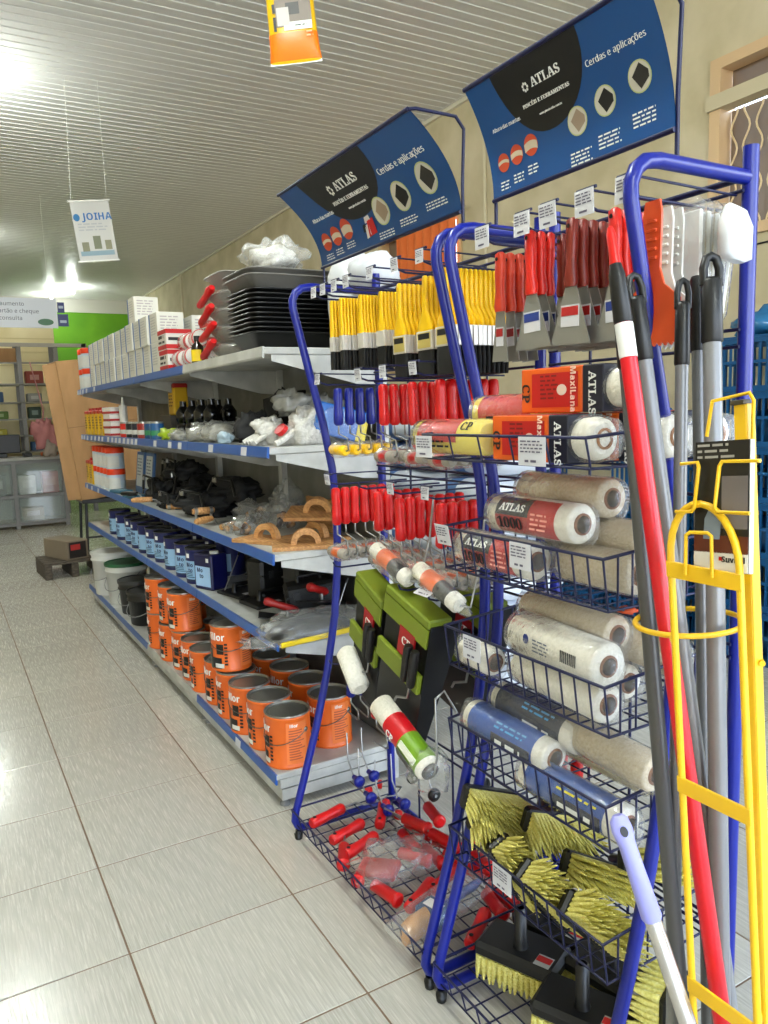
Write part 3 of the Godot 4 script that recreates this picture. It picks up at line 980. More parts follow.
func orange_can_proto() -> Node3D:
	var p := proto("orange_paint_can")
	var r := 0.083
	var h := 0.19
	part(p, "body", loft(S(), [[0.0, r * 0.97, r * 0.97], [0.003, r, r], [0.010, r, r], [0.012, r * 0.985, r * 0.985], [h - 0.012, r * 0.985, r * 0.985], [h - 0.010, r, r], [h - 0.001, r, r], [h - 0.001, r * 0.93, r * 0.93]], 28, Basis(), Vector3.ZERO, false), mat(Color(0.88, 0.40, 0.12), 0.38))
	var lid := part(p, "lid", loft(S(), [[h - 0.004, r * 0.99, r * 0.99], [h + 0.004, r * 1.01, r * 1.01], [h + 0.006, r * 0.985, r * 0.985], [h + 0.004, r * 0.93, r * 0.93], [h - 0.006, r * 0.90, r * 0.90], [h - 0.006, r * 0.80, r * 0.80], [h - 0.002, r * 0.76, r * 0.76]], 28), mat(Color(0.50, 0.49, 0.46), 0.28, 0.5))
	lid.name = "lid"
	part(p, "label_band", wedge_label(r + 0.0006, 0.014, 0.060, -0.75, 0.30), mat(Color(0.07, 0.08, 0.09), 0.4))
	part(p, "label_picture", wedge_label(r + 0.0010, 0.010, 0.095, -0.75, -0.30), mat(Color(0.20, 0.25, 0.22), 0.4))
	part(p, "label_strip", wedge_label(r + 0.0012, 0.018, 0.036, -0.10, 0.42), mat(Color(0.83, 0.83, 0.80), 0.4))
	part(p, "label_box", wedge_label(r + 0.0009, 0.075, 0.118, 0.02, 0.42), mat(Color(0.10, 0.08, 0.07), 0.4))
	part(p, "label_text_panel", wedge_label(r + 0.0006, 0.02, 0.172, 1.25, 2.2), mat(Color(0.90, 0.47, 0.22), 0.4))
	letter_ring(p, "illor", 0.030, M("print_white"), r + 0.0008, 0.148, -0.42)
	letter_ring(p, "illor", 0.012, M("print_white"), r + 0.0012, 0.160, 1.40)
	var bars := S()
	for k in 7:
		bars.append_from(mesh_of(wedge_label(r + 0.0013, 0.030 + k * 0.014, 0.038 + k * 0.014, 0.46, 0.62, 3)), 0, Transform3D())
	part(p, "barcode", bars.commit(), M("print_dark"))
	var pr := S()
	for k in 12:
		pr.append_from(mesh_of(wedge_label(r + 0.0011, 0.035 + k * 0.0095, 0.039 + k * 0.0095, 1.36, 1.36 + rng.randf_range(0.4, 0.75), 4)), 0, Transform3D())
	part(p, "small_print", pr.commit(), mat(Color(0.66, 0.30, 0.20), 0.5))
	# bail handle hanging down on the +Z side, with its two ears
	var pts := []
	for k in 13:
		var a := PI * k / 12.0
		pts.append(Vector3(-cos(a) * (r + 0.003), 0.135 - sin(a) * 0.045, sin(a) * (r * 0.32) + sqrt(maxf(r * r - pow(cos(a) * r, 2), 0.0)) * 0.72))
	var hd := part(p, "handle", tube(S(), pts, 0.0018, 6), mat(Color(0.45, 0.42, 0.4), 0.3, 0.8), Vector3.ZERO, Basis(Vector3.UP, -0.95))
	hd.name = "handle"
	for s in [-1.0, 1.0]:
		part(p, "ear", loft(S(), [[0.0, 0.010, 0.010], [0.004, 0.009, 0.009], [0.005, 0.004, 0.004]], 10), mat(Color(0.5, 0.48, 0.45), 0.3, 0.8), Basis(Vector3.UP, -0.95) * Vector3(s * (r - 0.001), 0.135, 0), Basis(Vector3.UP, -0.95) * Basis(Vector3(0, s, 0), Vector3(s, 0, 0), Vector3(0, 0, -1)))
	return p

func build_cans():
	var p := orange_can_proto()
	var g := "orange cans on the bottom shelf"
	var n := -1
	for z in [-2.49, -2.67, -2.85, -3.03, -3.21, -3.40, -3.58, -3.76, -3.94]:
		n += 1
		place(p, "orange paint can, %s from the rack end in the front row of the bottom shelf" % nth(n), "paint can", g, Vector3(rng.randf_range(0.99, 1.01), BASE_Y, z), Basis(Vector3.UP, rng.randf_range(-0.2, 0.25)))
	n = -1
	for z in [-2.56, -2.75, -2.94, -3.13, -3.32, -3.55]:
		n += 1
		place(p, "orange paint can, %s from the rack end in the rear row of the bottom shelf" % nth(n), "paint can", "orange cans in the second row", Vector3(rng.randf_range(1.195, 1.215), BASE_Y, z), Basis(Vector3.UP, rng.randf_range(-0.3, 0.4)))
	place(p, "orange paint can standing on the lids of others, its white lettering to the aisle", "paint can", "", Vector3(0.995, BASE_Y + 0.196, -3.06), Basis(Vector3.UP, 0.45))
	for a in [[1.0, -3.77, "upper orange paint can of the stacked pair nearer the racks"], [1.19, -3.83, "orange paint can behind the two stacked pairs"], [1.0, -3.95, "upper orange paint can of the stacked pair nearer the buckets"]]:
		place(p, a[2], "paint can", "upper orange cans", Vector3(a[0], BASE_Y + (0.196 if a[0] < 1.1 else 0.0), a[1]), Basis(Vector3.UP, rng.randf_range(-0.3, 0.3)))
	for a in [[0.99, -4.20, 0, "lower front"], [0.99, -4.20, 1, "upper front"], [1.17, -4.27, 0, "lower rear"], [1.17, -4.27, 1, "upper rear"]]:
		place(p, "orange paint can, %s one of the stack of four beside the buckets" % a[3], "paint can", "orange cans next to the buckets", Vector3(a[0], BASE_Y + 0.196 * a[2], a[1]), Basis(Vector3.UP, rng.randf_range(-0.3, 0.3)))
	p.free()
	# buckets
	bucket("bucket", "black plastic bucket with lid on the bottom shelf", Vector3(1.04, BASE_Y, -4.75), 0.125, 0.20, mat(Color(0.06, 0.065, 0.07), 0.4), mat(Color(0.12, 0.12, 0.12), 0.45))
	bucket("bucket", "dark grey plastic bucket between the black and the white bucket", Vector3(1.05, BASE_Y, -5.06), 0.125, 0.21, mat(Color(0.10, 0.11, 0.11), 0.45), mat(Color(0.20, 0.20, 0.20), 0.5))
	bucket("bucket", "white plastic bucket with a green lid at the end of the bottom shelf", Vector3(1.05, BASE_Y, -5.40), 0.14, 0.27, mat(Color(0.80, 0.80, 0.77), 0.45), mat(Color(0.10, 0.33, 0.18), 0.45))
	bucket("bucket", "tall white plastic bucket with white rim behind the green lidded one", Vector3(1.03, BASE_Y, -5.75), 0.15, 0.30, mat(Color(0.82, 0.82, 0.80), 0.45), mat(Color(0.78, 0.78, 0.76), 0.5))
	# blue and white tins on the shelf above
	var q := proto("blue_paint_tin")
	var r := 0.072
	var h := 0.16
	part(q, "body", loft(S(), [[0.0, r, r], [0.004, r * 1.01, r * 1.01], [0.008, r * 0.985, r * 0.985], [h - 0.008, r * 0.985, r * 0.985], [h, r * 1.01, r * 1.01], [h, r * 0.9, r * 0.9]], 24, Basis(), Vector3.ZERO, false), mat(Color(0.06, 0.09, 0.33), 0.35))
	part(q, "lid", loft(S(), [[h - 0.003, r, r], [h + 0.004, r * 1.02, r * 1.02], [h + 0.003, r * 0.92, r * 0.92], [h - 0.004, r * 0.88, r * 0.88], [h - 0.004, r * 0.7, r * 0.7]], 24), mat(Color(0.30, 0.30, 0.29), 0.3, 0.7))
	part(q, "label", wedge_label(r + 0.0006, 0.012, 0.108, -0.9, 1.5, 14), mat(Color(0.55, 0.70, 0.83), 0.4))
	part(q, "label_foot", wedge_label(r + 0.001, 0.012, 0.022, -0.9, 1.5, 14), mat(Color(0.12, 0.18, 0.32), 0.4))
	part(q, "label_spot", wedge_label(r + 0.001, 0.122, 0.142, -0.1, 0.2, 4), M("print_white"))
	letter_ring(q, "Mo", 0.02, mat(Color(0.08, 0.12, 0.3), 0.5), r + 0.001, 0.09, -0.1)
	letter_ring(q, "to", 0.02, mat(Color(0.08, 0.12, 0.3), 0.5), r + 0.001, 0.065, 0.05)
	var pr := S()
	for k in 4:
		pr.append_from(mesh_of(wedge_label(r + 0.001, 0.030 + k * 0.008, 0.034 + k * 0.008, -0.4, rng.randf_range(0.3, 0.9), 5)), 0, Transform3D())
	part(q, "small_print", pr.commit(), mat(Color(0.2, 0.35, 0.45), 0.5))
	n = -1
	for z in [-3.53, -3.71, -3.93, -4.17, -4.34, -4.52, -4.72, -4.90, -5.12, -5.40]:
		n += 1
		place(q, "dark blue paint tin with pale label, %s from the square tin in the front row" % nth(n), "paint tin", "blue tins in the front row", Vector3(rng.randf_range(1.025, 1.04), SHELF_Y[0], z), Basis(Vector3.UP, rng.randf_range(-0.3, 0.5)))
	n = -1
	for z in [-3.62, -3.82, -4.04, -4.28, -4.46, -4.68, -4.95]:
		n += 1
		place(q, "dark blue paint tin behind the front row, %s from the square tin" % nth(n), "paint tin", "blue tins in the second row", Vector3(1.20, SHELF_Y[0], z), Basis(Vector3.UP, rng.randf_range(-0.3, 0.5)))
	q.free()
	# square tin at the end of the blue row
	var sq := thing("square_paint_tin", "square dark blue tin with pale label, last of the blue row by the black cases", "paint tin", Vector3(1.02, SHELF_Y[0], -3.36), Basis(Vector3.UP, 0.35))
	part(sq, "body", cbox(S(), Vector3(0, 0.081, 0), Vector3(0.09, 0.162, 0.13), 0.006), mat(Color(0.05, 0.06, 0.27), 0.35))
	part(sq, "label", box(S(), Vector3(-0.0455, 0.06, 0.0), Vector3(0.001, 0.09, 0.105)), mat(Color(0.60, 0.74, 0.88), 0.4))
	part(sq, "cap", loft(S(), [[0.162, 0.02, 0.02], [0.172, 0.02, 0.02]], 14, Basis(), Vector3(0.0, 0, 0.03)), M("white"))
	part(sq, "label_spot", box(S(), Vector3(-0.0455, 0.135, 0.035), Vector3(0.001, 0.018, 0.018)), M("print_white"))
	letter(sq, "Mo", 0.02, mat(Color(0.08, 0.12, 0.3), 0.5), Vector3(-0.0465, 0.088, -0.02))
	letter(sq, "to", 0.02, mat(Color(0.08, 0.12, 0.3), 0.5), Vector3(-0.0465, 0.062, -0.01))

func bucket(called: String, label: String, at: Vector3, r: float, h: float, m: Material, lm: Material) -> Node3D:
	var o := thing(called, label, "bucket", at)
	part(o, "body", loft(S(), [[0.0, r * 0.86, r * 0.86], [0.004, r * 0.88, r * 0.88], [h - 0.05, r * 0.96, r * 0.96], [h - 0.05, r * 1.02, r * 1.02], [h - 0.042, r * 1.02, r * 1.02], [h - 0.04, r * 0.97, r * 0.97], [h, r, r]], 28), m)
	part(o, "lid", loft(S(), [[h - 0.012, r * 1.03, r * 1.03], [h + 0.006, r * 1.04, r * 1.04], [h + 0.008, r * 1.0, r * 1.0], [h + 0.002, r * 0.94, r * 0.94]], 28), lm)
	var pts := []
	for k in 15:
		var a := PI * k / 14.0
		pts.append(Vector3(-cos(a) * (r + 0.004), h - 0.05 - sin(a) * h * 0.45, sin(a) * (r * 0.35) + sin(a) * r * 0.72))
	part(o, "handle", tube(S(), pts, 0.0025, 6), M("grey"), Vector3.ZERO, Basis(Vector3.UP, -1.1))
	return o

# ---------------------------------------------------------------- goods on the shelves
func tray_mesh(w: float, d: float, h: float) -> SurfaceTool:
	# paint tray: flanged rim, sloping walls; w along X, d along Z
	var st := S()
	var f := func(y: float, g: float) -> Array: return [y, w / 2 - g, d / 2 - g]
	loft(st, [f.call(0.0, 0.05), f.call(0.004, 0.045), f.call(h - 0.004, 0.012), f.call(h - 0.004, 0.0), f.call(h, 0.0), f.call(h, 0.014), f.call(0.006, 0.05)], 28, Basis(), Vector3.ZERO, true, 0.28)
	return st

func build_shelf_goods():
	# --- top shelf: nested paint trays
	var y3: float = SHELF_Y[3]
	var tp := proto("black_paint_tray")
	part(tp, "tray", tray_mesh(0.39, 0.30, 0.07), mat(Color(0.045, 0.045, 0.047), 0.35))
	for k in 10:
		place(tp, "black plastic paint tray, %s from the bottom of the nested stack" % nth(k), "paint tray", "nested black paint trays", Vector3(1.175 + 0.002 * (k % 2), y3 + k * 0.0165, -2.72), Basis(Vector3.UP, 0.006 * (k % 3)))
	tp.free()
	var gp := proto("grey_paint_tray")
	part(gp, "tray", tray_mesh(0.41, 0.33, 0.075), mat(Color(0.42, 0.41, 0.39), 0.4))
	for k in 2:
		place(gp, ["lower grey paint tray lying on the black tray stack", "upper grey paint tray lying on the black tray stack"][k], "paint tray", "grey paint trays", Vector3(1.175, y3 + 0.19 + k * 0.02, -2.72))
	# second stack: wrapped tray kits with red roller handles
	var kp := proto("tray_kit")
	part(kp, "tray", tray_mesh(0.37, 0.27, 0.055), mat(Color(0.50, 0.49, 0.46), 0.4))
	part(kp, "wrapping", loft(S(), [[0.0, 0.17, 0.12], [0.03, 0.192, 0.142], [0.06, 0.192, 0.142], [0.066, 0.15, 0.12]], 20, Basis(), Vector3.ZERO, true, 0.35), M("wrap"))
	part(kp, "roller_handle", loft(S(), [[0.0, 0.012, 0.009], [0.02, 0.017, 0.013], [0.10, 0.015, 0.012], [0.15, 0.019, 0.015], [0.17, 0.012, 0.010]], 10, Basis(Vector3(1, 0, 0), 1.25), Vector3(-0.205, 0.02, -0.11)), M("red"))
	for k in 4:
		place(kp, "clear wrapped grey tray kit with red handle, %s from the shelf up" % nth(k), "paint tray", "wrapped tray kits", Vector3(1.185, y3 + k * 0.068, -3.05), Basis(Vector3.UP, 0.05 * (k % 2) - 0.02))
	kp.free(); gp.free()
	var lidtray := thing("grey_paint_tray", "pale grey paint tray topmost on the wrapped kits", "paint tray", Vector3(1.185, y3 + 0.275, -3.05), Basis(Vector3.FORWARD, 0.05))
	part(lidtray, "tray", tray_mesh(0.38, 0.28, 0.05), mat(Color(0.60, 0.59, 0.57), 0.4))
	# clear bag and white bags above
	var cb := thing("plastic_bag", "crumpled clear plastic bag lying on the grey paint trays", "plastic bag", Vector3(1.12, y3 + 0.288, -2.70))
	part(cb, "film", lump(S(), Vector3(0.11, 0.075, 0.13), 2.0, 0.35, 30, 2.2), M("wrap_thick"))
	part(cb, "content", lump(S(), Vector3(0.085, 0.05, 0.10), 3.0, 0.3, 20, 2.0), M("white_cloth"), Vector3(0, 0.004, 0))
	for a in [[1.30, -2.44, 0.10, "white plastic bag leaning against the paint trays above the top shelf", 5.0], [1.30, -2.27, 0.09, "smaller white plastic bag on the shelf end behind the yellow brushes", 9.0]]:
		var wbag := thing("white_bag", a[3], "plastic bag", Vector3(a[0], y3 if a[1] < -2.35 else 1.76, a[1]))
		part(wbag, "bag", lump(S(), Vector3(0.085, 0.20 if a[1] < -2.35 else 0.08, a[2]), a[4], 0.15, 24, 1.4), mat(Color(0.82, 0.83, 0.85), 0.45))
	# small amber bottle
	var ab := thing("amber_bottle", "small amber bottle with yellow label beside the wrapped tray kits", "bottle", Vector3(0.99, y3, -3.26))
	part(ab, "glass_body", loft(S(), [[0.0, 0.026, 0.026], [0.075, 0.026, 0.026], [0.09, 0.012, 0.012], [0.10, 0.012, 0.012]], 16), mat(Color(0.10, 0.05, 0.02), 0.15))
	part(ab, "cap", loft(S(), [[0.10, 0.013, 0.013], [0.118, 0.013, 0.013]], 14), M("black"))
	part(ab, "label", wedge_label(0.0265, 0.012, 0.06, -1.2, 1.9), mat(Color(0.88, 0.75, 0.10), 0.5))
	# red and white bagged rolls
	var rp := proto("bagged_roll")
	part(rp, "roll", loft(S(), [[-0.055, 0.03, 0.03], [-0.05, 0.036, 0.036], [0.05, 0.036, 0.036], [0.055, 0.03, 0.03]], 16, Basis(Vector3(1, 0, 0), PI / 2), Vector3(0, 0.042, 0)), mat(Color(0.85, 0.84, 0.82), 0.6))
	part(rp, "red_band", loft(S(), [[-0.012, 0.037, 0.037], [0.012, 0.037, 0.037]], 16, Basis(Vector3(1, 0, 0), PI / 2), Vector3(0, 0.042, 0.04)), M("red"))
	part(rp, "red_band", loft(S(), [[-0.010, 0.037, 0.037], [0.010, 0.037, 0.037]], 16, Basis(Vector3(1, 0, 0), PI / 2), Vector3(0, 0.042, -0.042)), M("red"))
	part(rp, "wrapping", loft(S(), [[-0.07, 0.012, 0.03], [-0.055, 0.038, 0.040], [0.055, 0.038, 0.040], [0.07, 0.012, 0.03]], 16, Basis(Vector3(1, 0, 0), PI / 2), Vector3(0, 0.042, 0)), M("wrap_thin"))
	for a in [[1.0, 0.0, -3.38], [1.0, 0.0, -3.53], [1.09, 0.0, -3.38], [1.09, 0.0, -3.53], [1.04, 0.078, -3.40], [1.04, 0.078, -3.55], [1.17, 0.0, -3.38], [1.17, 0.0, -3.53]]:
		place(rp, "red and white roll in clear film on the top shelf", "wrapped roll", "bagged rolls on the top shelf", Vector3(a[0], y3 + a[1], a[2]), Basis(Vector3.UP, rng.randf_range(-0.15, 0.15)))
	rp.free()
	# red and white cartons
	for a in [[1.02, 0.0, -3.70, "red and white carton with black print, front lower one"], [1.02, 0.095, -3.71, "red and white carton with black print stacked on another"], [1.16, 0.0, -3.68, "red and white carton with black print standing in the back"], [1.12, 0.095, -3.36, "red and white carton lying on the bagged rolls"]]:
		var o := thing("red_white_carton", a[3], "carton", Vector3(a[0], y3 + a[1], a[2]))
		part(o, "carton_body", cbox(S(), Vector3(0, 0.047, 0), Vector3(0.12, 0.094, 0.15), 0.002), mat(Color(0.84, 0.83, 0.80), 0.55))
		for y in [0.012, 0.082]:
			part(o, "red_stripe", box(S(), Vector3(0, y, 0), Vector3(0.1215, 0.020, 0.1515)), mat(Color(0.72, 0.05, 0.07), 0.5))
		part(o, "black_print", small_print(small_print(S(), Vector3(-0.061, 0.052, -0.06), Vector3(0, 0, 1), Vector3.UP, 0.12, 1, 0.034, Vector3(-1, 0, 0)), Vector3(-0.061, 0.030, -0.06), Vector3(0, 0, 1), Vector3.UP, 0.12, 1, 0.024, Vector3(-1, 0, 0)), M("print_dark"))
		part(o, "black_print", small_print(S(), Vector3(-0.05, 0.040, 0.0755), Vector3(1, 0, 0), Vector3.UP, 0.10, 1, 0.034, Vector3(0, 0, 1)), M("print_dark"))
	# double row of white boxes
	var bx := proto("white_box")
	part(bx, "carton_body", cbox(S(), Vector3(0, 0.072, 0), Vector3(0.13, 0.143, 0.165), 0.002), mat(Color(0.83, 0.82, 0.78), 0.55))
	part(bx, "blue_edge", box(S(), Vector3(-0.0655, 0.072, -0.066), Vector3(0.001, 0.141, 0.022)), mat(Color(0.30, 0.42, 0.62), 0.5))
	part(bx, "small_print", small_print(S(), Vector3(-0.0655, 0.118, -0.04), Vector3(0, 0, 1), Vector3.UP, 0.10, 7, 0.013, Vector3(-1, 0, 0)), mat(Color(0.70, 0.69, 0.68), 0.6))
	part(bx, "small_print", small_print(S(), Vector3(-0.05, 0.118, 0.083), Vector3(1, 0, 0), Vector3.UP, 0.09, 6, 0.014, Vector3(0, 0, 1)), mat(Color(0.66, 0.62, 0.62), 0.6))
	for k in 11:
		for row in 2:
			place(bx, "white printed carton with blue edge, %s row, %s from the red cartons" % [["lower", "upper"][row], nth(k)], "carton", "white cartons on the top shelf", Vector3(1.03 + rng.randf_range(-0.006, 0.006), y3 + row * 0.144, -3.90 - k * 0.171))
	place(bx, "white carton standing upright on top of the white carton row", "carton", "", Vector3(1.05, y3 + 0.288, -4.42))
	place(bx, "white carton alone behind the red and white cartons", "carton", "", Vector3(1.20, y3 + 0.13, -3.88))
	bx.free()
	# orange banded jars at the far end, top shelf and third shelf
	var jp := proto("orange_lid_jar")
	part(jp, "body", loft(S(), [[0.0, 0.058, 0.058], [0.10, 0.058, 0.058], [0.105, 0.055, 0.055]], 18), mat(Color(0.72, 0.78, 0.82), 0.4))
	part(jp, "lid", loft(S(), [[0.104, 0.06, 0.06], [0.138, 0.06, 0.06], [0.142, 0.054, 0.054]], 18), mat(Color(0.85, 0.22, 0.05), 0.4))
	part(jp, "label", wedge_label(0.0585, 0.01, 0.085, -1.0, 1.8), mat(Color(0.80, 0.80, 0.78), 0.5))
	for k in 2:
		for r in 2:
			place(jp, "pale jar with orange lid on the top shelf, %s layer, %s from the cartons" % [["lower", "upper"][r], nth(k)], "jar", "orange lidded jars on the top shelf", Vector3(1.0, y3 + r * 0.143, -5.88 - k * 0.13))
	for k in 5:
		place(jp, "pale jar with orange lid, lower layer of the third shelf, %s from the flat packs" % nth(k), "jar", "orange lidded jars on the third shelf", Vector3(1.02, SHELF_Y[1], -5.35 - k * 0.125))
		place(jp, "pale jar with orange lid, upper layer of the third shelf, %s from the flat packs" % nth(k), "jar", "upper orange lidded jars on the third shelf", Vector3(1.02, SHELF_Y[1] + 0.143, -5.35 - k * 0.125))
	jp.free()
	# --- second shelf
	var y2: float = SHELF_Y[2]
	var yt := proto("yellow_tin")
	part(yt, "body", cbox(S(), Vector3(0, 0.085, 0), Vector3(0.08, 0.17, 0.115), 0.008), mat(Color(0.84, 0.66, 0.05), 0.4))
	part(yt, "red_top", cbox(S(), Vector3(0, 0.158, 0), Vector3(0.082, 0.028, 0.117), 0.006), mat(Color(0.70, 0.08, 0.05), 0.4))
	part(yt, "cap", loft(S(), [[0.172, 0.018, 0.018], [0.19, 0.018, 0.018]], 12), mat(Color(0.70, 0.08, 0.05), 0.4))
	part(yt, "small_print", small_print(S(), Vector3(-0.0405, 0.12, -0.04), Vector3(0, 0, 1), Vector3.UP, 0.08, 5, 0.018, Vector3(-1, 0, 0)), mat(Color(0.35, 0.16, 0.06), 0.5))
	for k in 5:
		place(yt, "flat yellow tin with red top, %s from the striped boxes on the second shelf" % nth(k), "tin", "yellow tins on the second shelf", Vector3(1.0, y2, -5.42 - k * 0.14))
	for k in 2:
		place(yt, "flat yellow tin with red top on the third shelf, %s from the jars" % nth(k), "tin", "yellow tins on the third shelf", Vector3(1.0, SHELF_Y[1], -5.97 - k * 0.125))
	place(yt, "flat yellow tin lying high on grey boxes on the second shelf", "tin", "", Vector3(1.18, y2 + 0.12, -4.30))
	yt.free()
	var gb := thing("grey_carton", "grey carton carrying a yellow tin on the second shelf", "carton", Vector3(1.18, y2, -4.30))
	part(gb, "carton_body", cbox(S(), Vector3(0, 0.06, 0), Vector3(0.16, 0.12, 0.24), 0.002), mat(Color(0.35, 0.33, 0.30), 0.7))
	for k in 4:
		var o := thing("striped_box", "small white box striped with red, %s of a stack beside the yellow tins" % ["lowest", "second", "third", "topmost"][k], "box", Vector3(1.0, y2 + k * 0.046, -5.16), Basis(Vector3.UP, 0.05 * (k % 2)))
		part(o, "carton_body", cbox(S(), Vector3(0, 0.023, 0), Vector3(0.10, 0.045, 0.20), 0.002), mat(Color(0.84, 0.82, 0.80), 0.5))
		part(o, "red_stripe", box(S(), Vector3(0, 0.012, 0), Vector3(0.1012, 0.014, 0.2012)), mat(Color(0.65, 0.07, 0.07), 0.5))
	var tb := thing("white_tube", "tall white and red tube standing on the second shelf", "tube", Vector3(1.01, y2, -4.93))
	part(tb, "body", loft(S(), [[0.0, 0.024, 0.024], [0.19, 0.024, 0.024]], 14), mat(Color(0.82, 0.81, 0.78), 0.4))
	part(tb, "nozzle", loft(S(), [[0.19, 0.012, 0.012], [0.24, 0.005, 0.005]], 10), M("white"))
	part(tb, "red_label", wedge_label(0.0246, 0.02, 0.08, -1.2, 1.9), M("red"))
	for a in [[0.99, -4.78, Color(0.75, 0.12, 0.08), "small red and white can"], [0.99, -4.62, Color(0.08, 0.08, 0.10), "small black can"], [0.99, -4.47, Color(0.10, 0.10, 0.16), "small dark can"], [0.99, -4.33, Color(0.55, 0.10, 0.08), "small dark red can"], [0.985, -4.14, Color(0.08, 0.25, 0.42), "small blue can with a green band"], [0.985, -4.02, Color(0.10, 0.30, 0.50), "small bright blue can"]]:
		var o := thing("small_can", a[3] + " at the front of the second shelf", "can", Vector3(a[0], y2, a[1]))
		part(o, "body", loft(S(), [[0.0, 0.036, 0.036], [0.075, 0.036, 0.036], [0.08, 0.033, 0.033]], 16), mat(a[2], 0.35))
		part(o, "lid", loft(S(), [[0.08, 0.034, 0.034], [0.09, 0.033, 0.033]], 16), mat(Color(0.6, 0.6, 0.58), 0.3, 0.6))
		part(o, "label", wedge_label(0.0365, 0.02, 0.045, -1.3, 1.9), mat(Color(0.75, 0.75, 0.72) if a[1] < -4.2 else Color(0.2, 0.5, 0.3), 0.5))
	var bb := proto("black_bottle")
	part(bb, "body", loft(S(), [[0.0, 0.036, 0.036], [0.004, 0.038, 0.038], [0.06, 0.038, 0.038], [0.063, 0.034, 0.034], [0.085, 0.034, 0.034], [0.088, 0.038, 0.038], [0.13, 0.038, 0.038], [0.155, 0.022, 0.022], [0.162, 0.016, 0.016]], 18), mat(Color(0.02, 0.02, 0.022), 0.16))
	part(bb, "cap", loft(S(), [[0.162, 0.017, 0.017], [0.188, 0.016, 0.016]], 14), mat(Color(0.03, 0.03, 0.032), 0.2))
	for k in 8:
		place(bb, "glossy black bottle in the %s row, %s from the gloves" % [["front", "rear"][k % 2], nth(k / 2)], "bottle", "glossy black bottles", Vector3(1.10 + 0.10 * (k % 2), y2, -3.46 - (k / 2) * 0.155 - 0.06 * (k % 2)))
	bb.free()
	var gp2 := thing("green_packet", "yellow green packet lying before the black bottles", "packet", Vector3(1.0, y2, -3.86))
	part(gp2, "packet", lump(S(), Vector3(0.05, 0.035, 0.08), 4.0, 0.3, 18, 2.0), mat(Color(0.62, 0.72, 0.10), 0.4))
	# film packets
	var fk := 0
	for a in [[1.0, -3.66, 0.045, 0.045, 0.08, "pale film packet"], [1.02, -3.37, 0.065, 0.065, 0.11, "large grey film packet of protective suits"], [1.24, -3.28, 0.09, 0.09, 0.10, "dull brown film packet at the back panel"], [1.05, -3.14, 0.09, 0.07, 0.12, "grey crumpled film packet"], [1.22, -3.08, 0.11, 0.08, 0.12, "dull grey film packet at the back panel"]]:
		var o := thing("film_packet", a[5] + " on the second shelf", "packet", Vector3(a[0], y2, a[1]))
		part(o, "packet", lump(S(), Vector3(a[2], a[3] * 0.62, a[4]), 10.0 + fk, 0.22, 30, 1.5), M("grey_film") if fk % 3 != 2 else mat(Color(0.30, 0.25, 0.20), 0.5))
		part(o, "film", lump(S(), Vector3(a[2] * 1.08, a[3] * 0.74, a[4] * 1.08), 20.0 + fk, 0.3, 30, 2.4), M("wrap"))
		fk += 1
	var bp2 := thing("blue_film_packet", "pale blue film packet on the second shelf edge", "packet", Vector3(0.985, y2, -2.95))
	part(bp2, "packet", lump(S(), Vector3(0.03, 0.026, 0.075), 31.0, 0.28, 26, 1.6), mat(Color(0.60, 0.68, 0.74), 0.4))
	# gloves
	for a in [[1.03, 0.0, -2.76, 0.075, 0.075, 0.06, "black_cloth", "black work glove bundle on the second shelf"], [1.22, 0.0, -2.84, 0.10, 0.11, 0.09, "black_cloth", "large black bundle at the back panel of the second shelf"], [1.12, 0.10, -2.60, 0.07, 0.055, 0.07, "grey_film", "grey glove bundle lying on the white gloves"], [1.04, 0.0, -2.60, 0.075, 0.06, 0.07, "white_cloth", "white work gloves spilling to the shelf edge"], [1.12, 0.0, -2.48, 0.08, 0.075, 0.06, "white_cloth", "white work gloves with a red cuff at the shelf end"], [1.24, 0.0, -2.60, 0.10, 0.10, 0.09, "grey_film", "grey packed gloves behind the white gloves"]]:
		var o := thing("glove_bundle", a[7], "gloves", Vector3(a[0], y2 + a[1], a[2]))
		part(o, "cloth", lump(S(), Vector3(a[3], a[4], a[5]), a[0] * 30 + a[2] * 17, 0.36, 34, 1.8), M(a[6]))
		if "red cuff" in a[7]:
			part(o, "red_cuff", loft(S(), [[0.0, 0.022, 0.034], [0.016, 0.022, 0.034]], 14, Basis(Vector3(0, 0, 1), 0.9), Vector3(-0.085, 0.05, 0.0)), M("red"))
			part(o, "finger", tube(S(), [Vector3(-0.05, 0.05, 0.02), Vector3(-0.10, 0.02, 0.03), Vector3(-0.13, 0.008, 0.035)], 0.011, 8), M("white_cloth"))
		if "spilling" in a[7]:
			for k in 4:
				part(o, "finger", tube(S(), [Vector3(-0.03, 0.04, -0.04 + k * 0.025), Vector3(-0.07, 0.02, -0.05 + k * 0.03), Vector3(-0.085, 0.01, -0.055 + k * 0.034)], 0.010, 8), M("white_cloth"))
	var bpk := thing("blue_packet", "bright blue packet with a yellow corner leaning at the shelf end", "packet", Vector3(1.22, y2, -2.44), Basis(Vector3(0, 0, 1), -0.25))
	part(bpk, "card", cbox(S(), Vector3(0, 0.075, 0), Vector3(0.20, 0.11, 0.03), 0.005), mat(Color(0.04, 0.38, 0.72), 0.4))
	part(bpk, "yellow_corner", cbox(S(), Vector3(0.08, 0.06, 0.002), Vector3(0.042, 0.08, 0.03), 0.004), mat(Color(0.85, 0.76, 0.15), 0.4))
	part(bpk, "film", lump(S(), Vector3(0.12, 0.075, 0.035), 41.0, 0.2, 20, 2.2), M("wrap"))
	build_third_shelf()
	build_fourth_shelf()

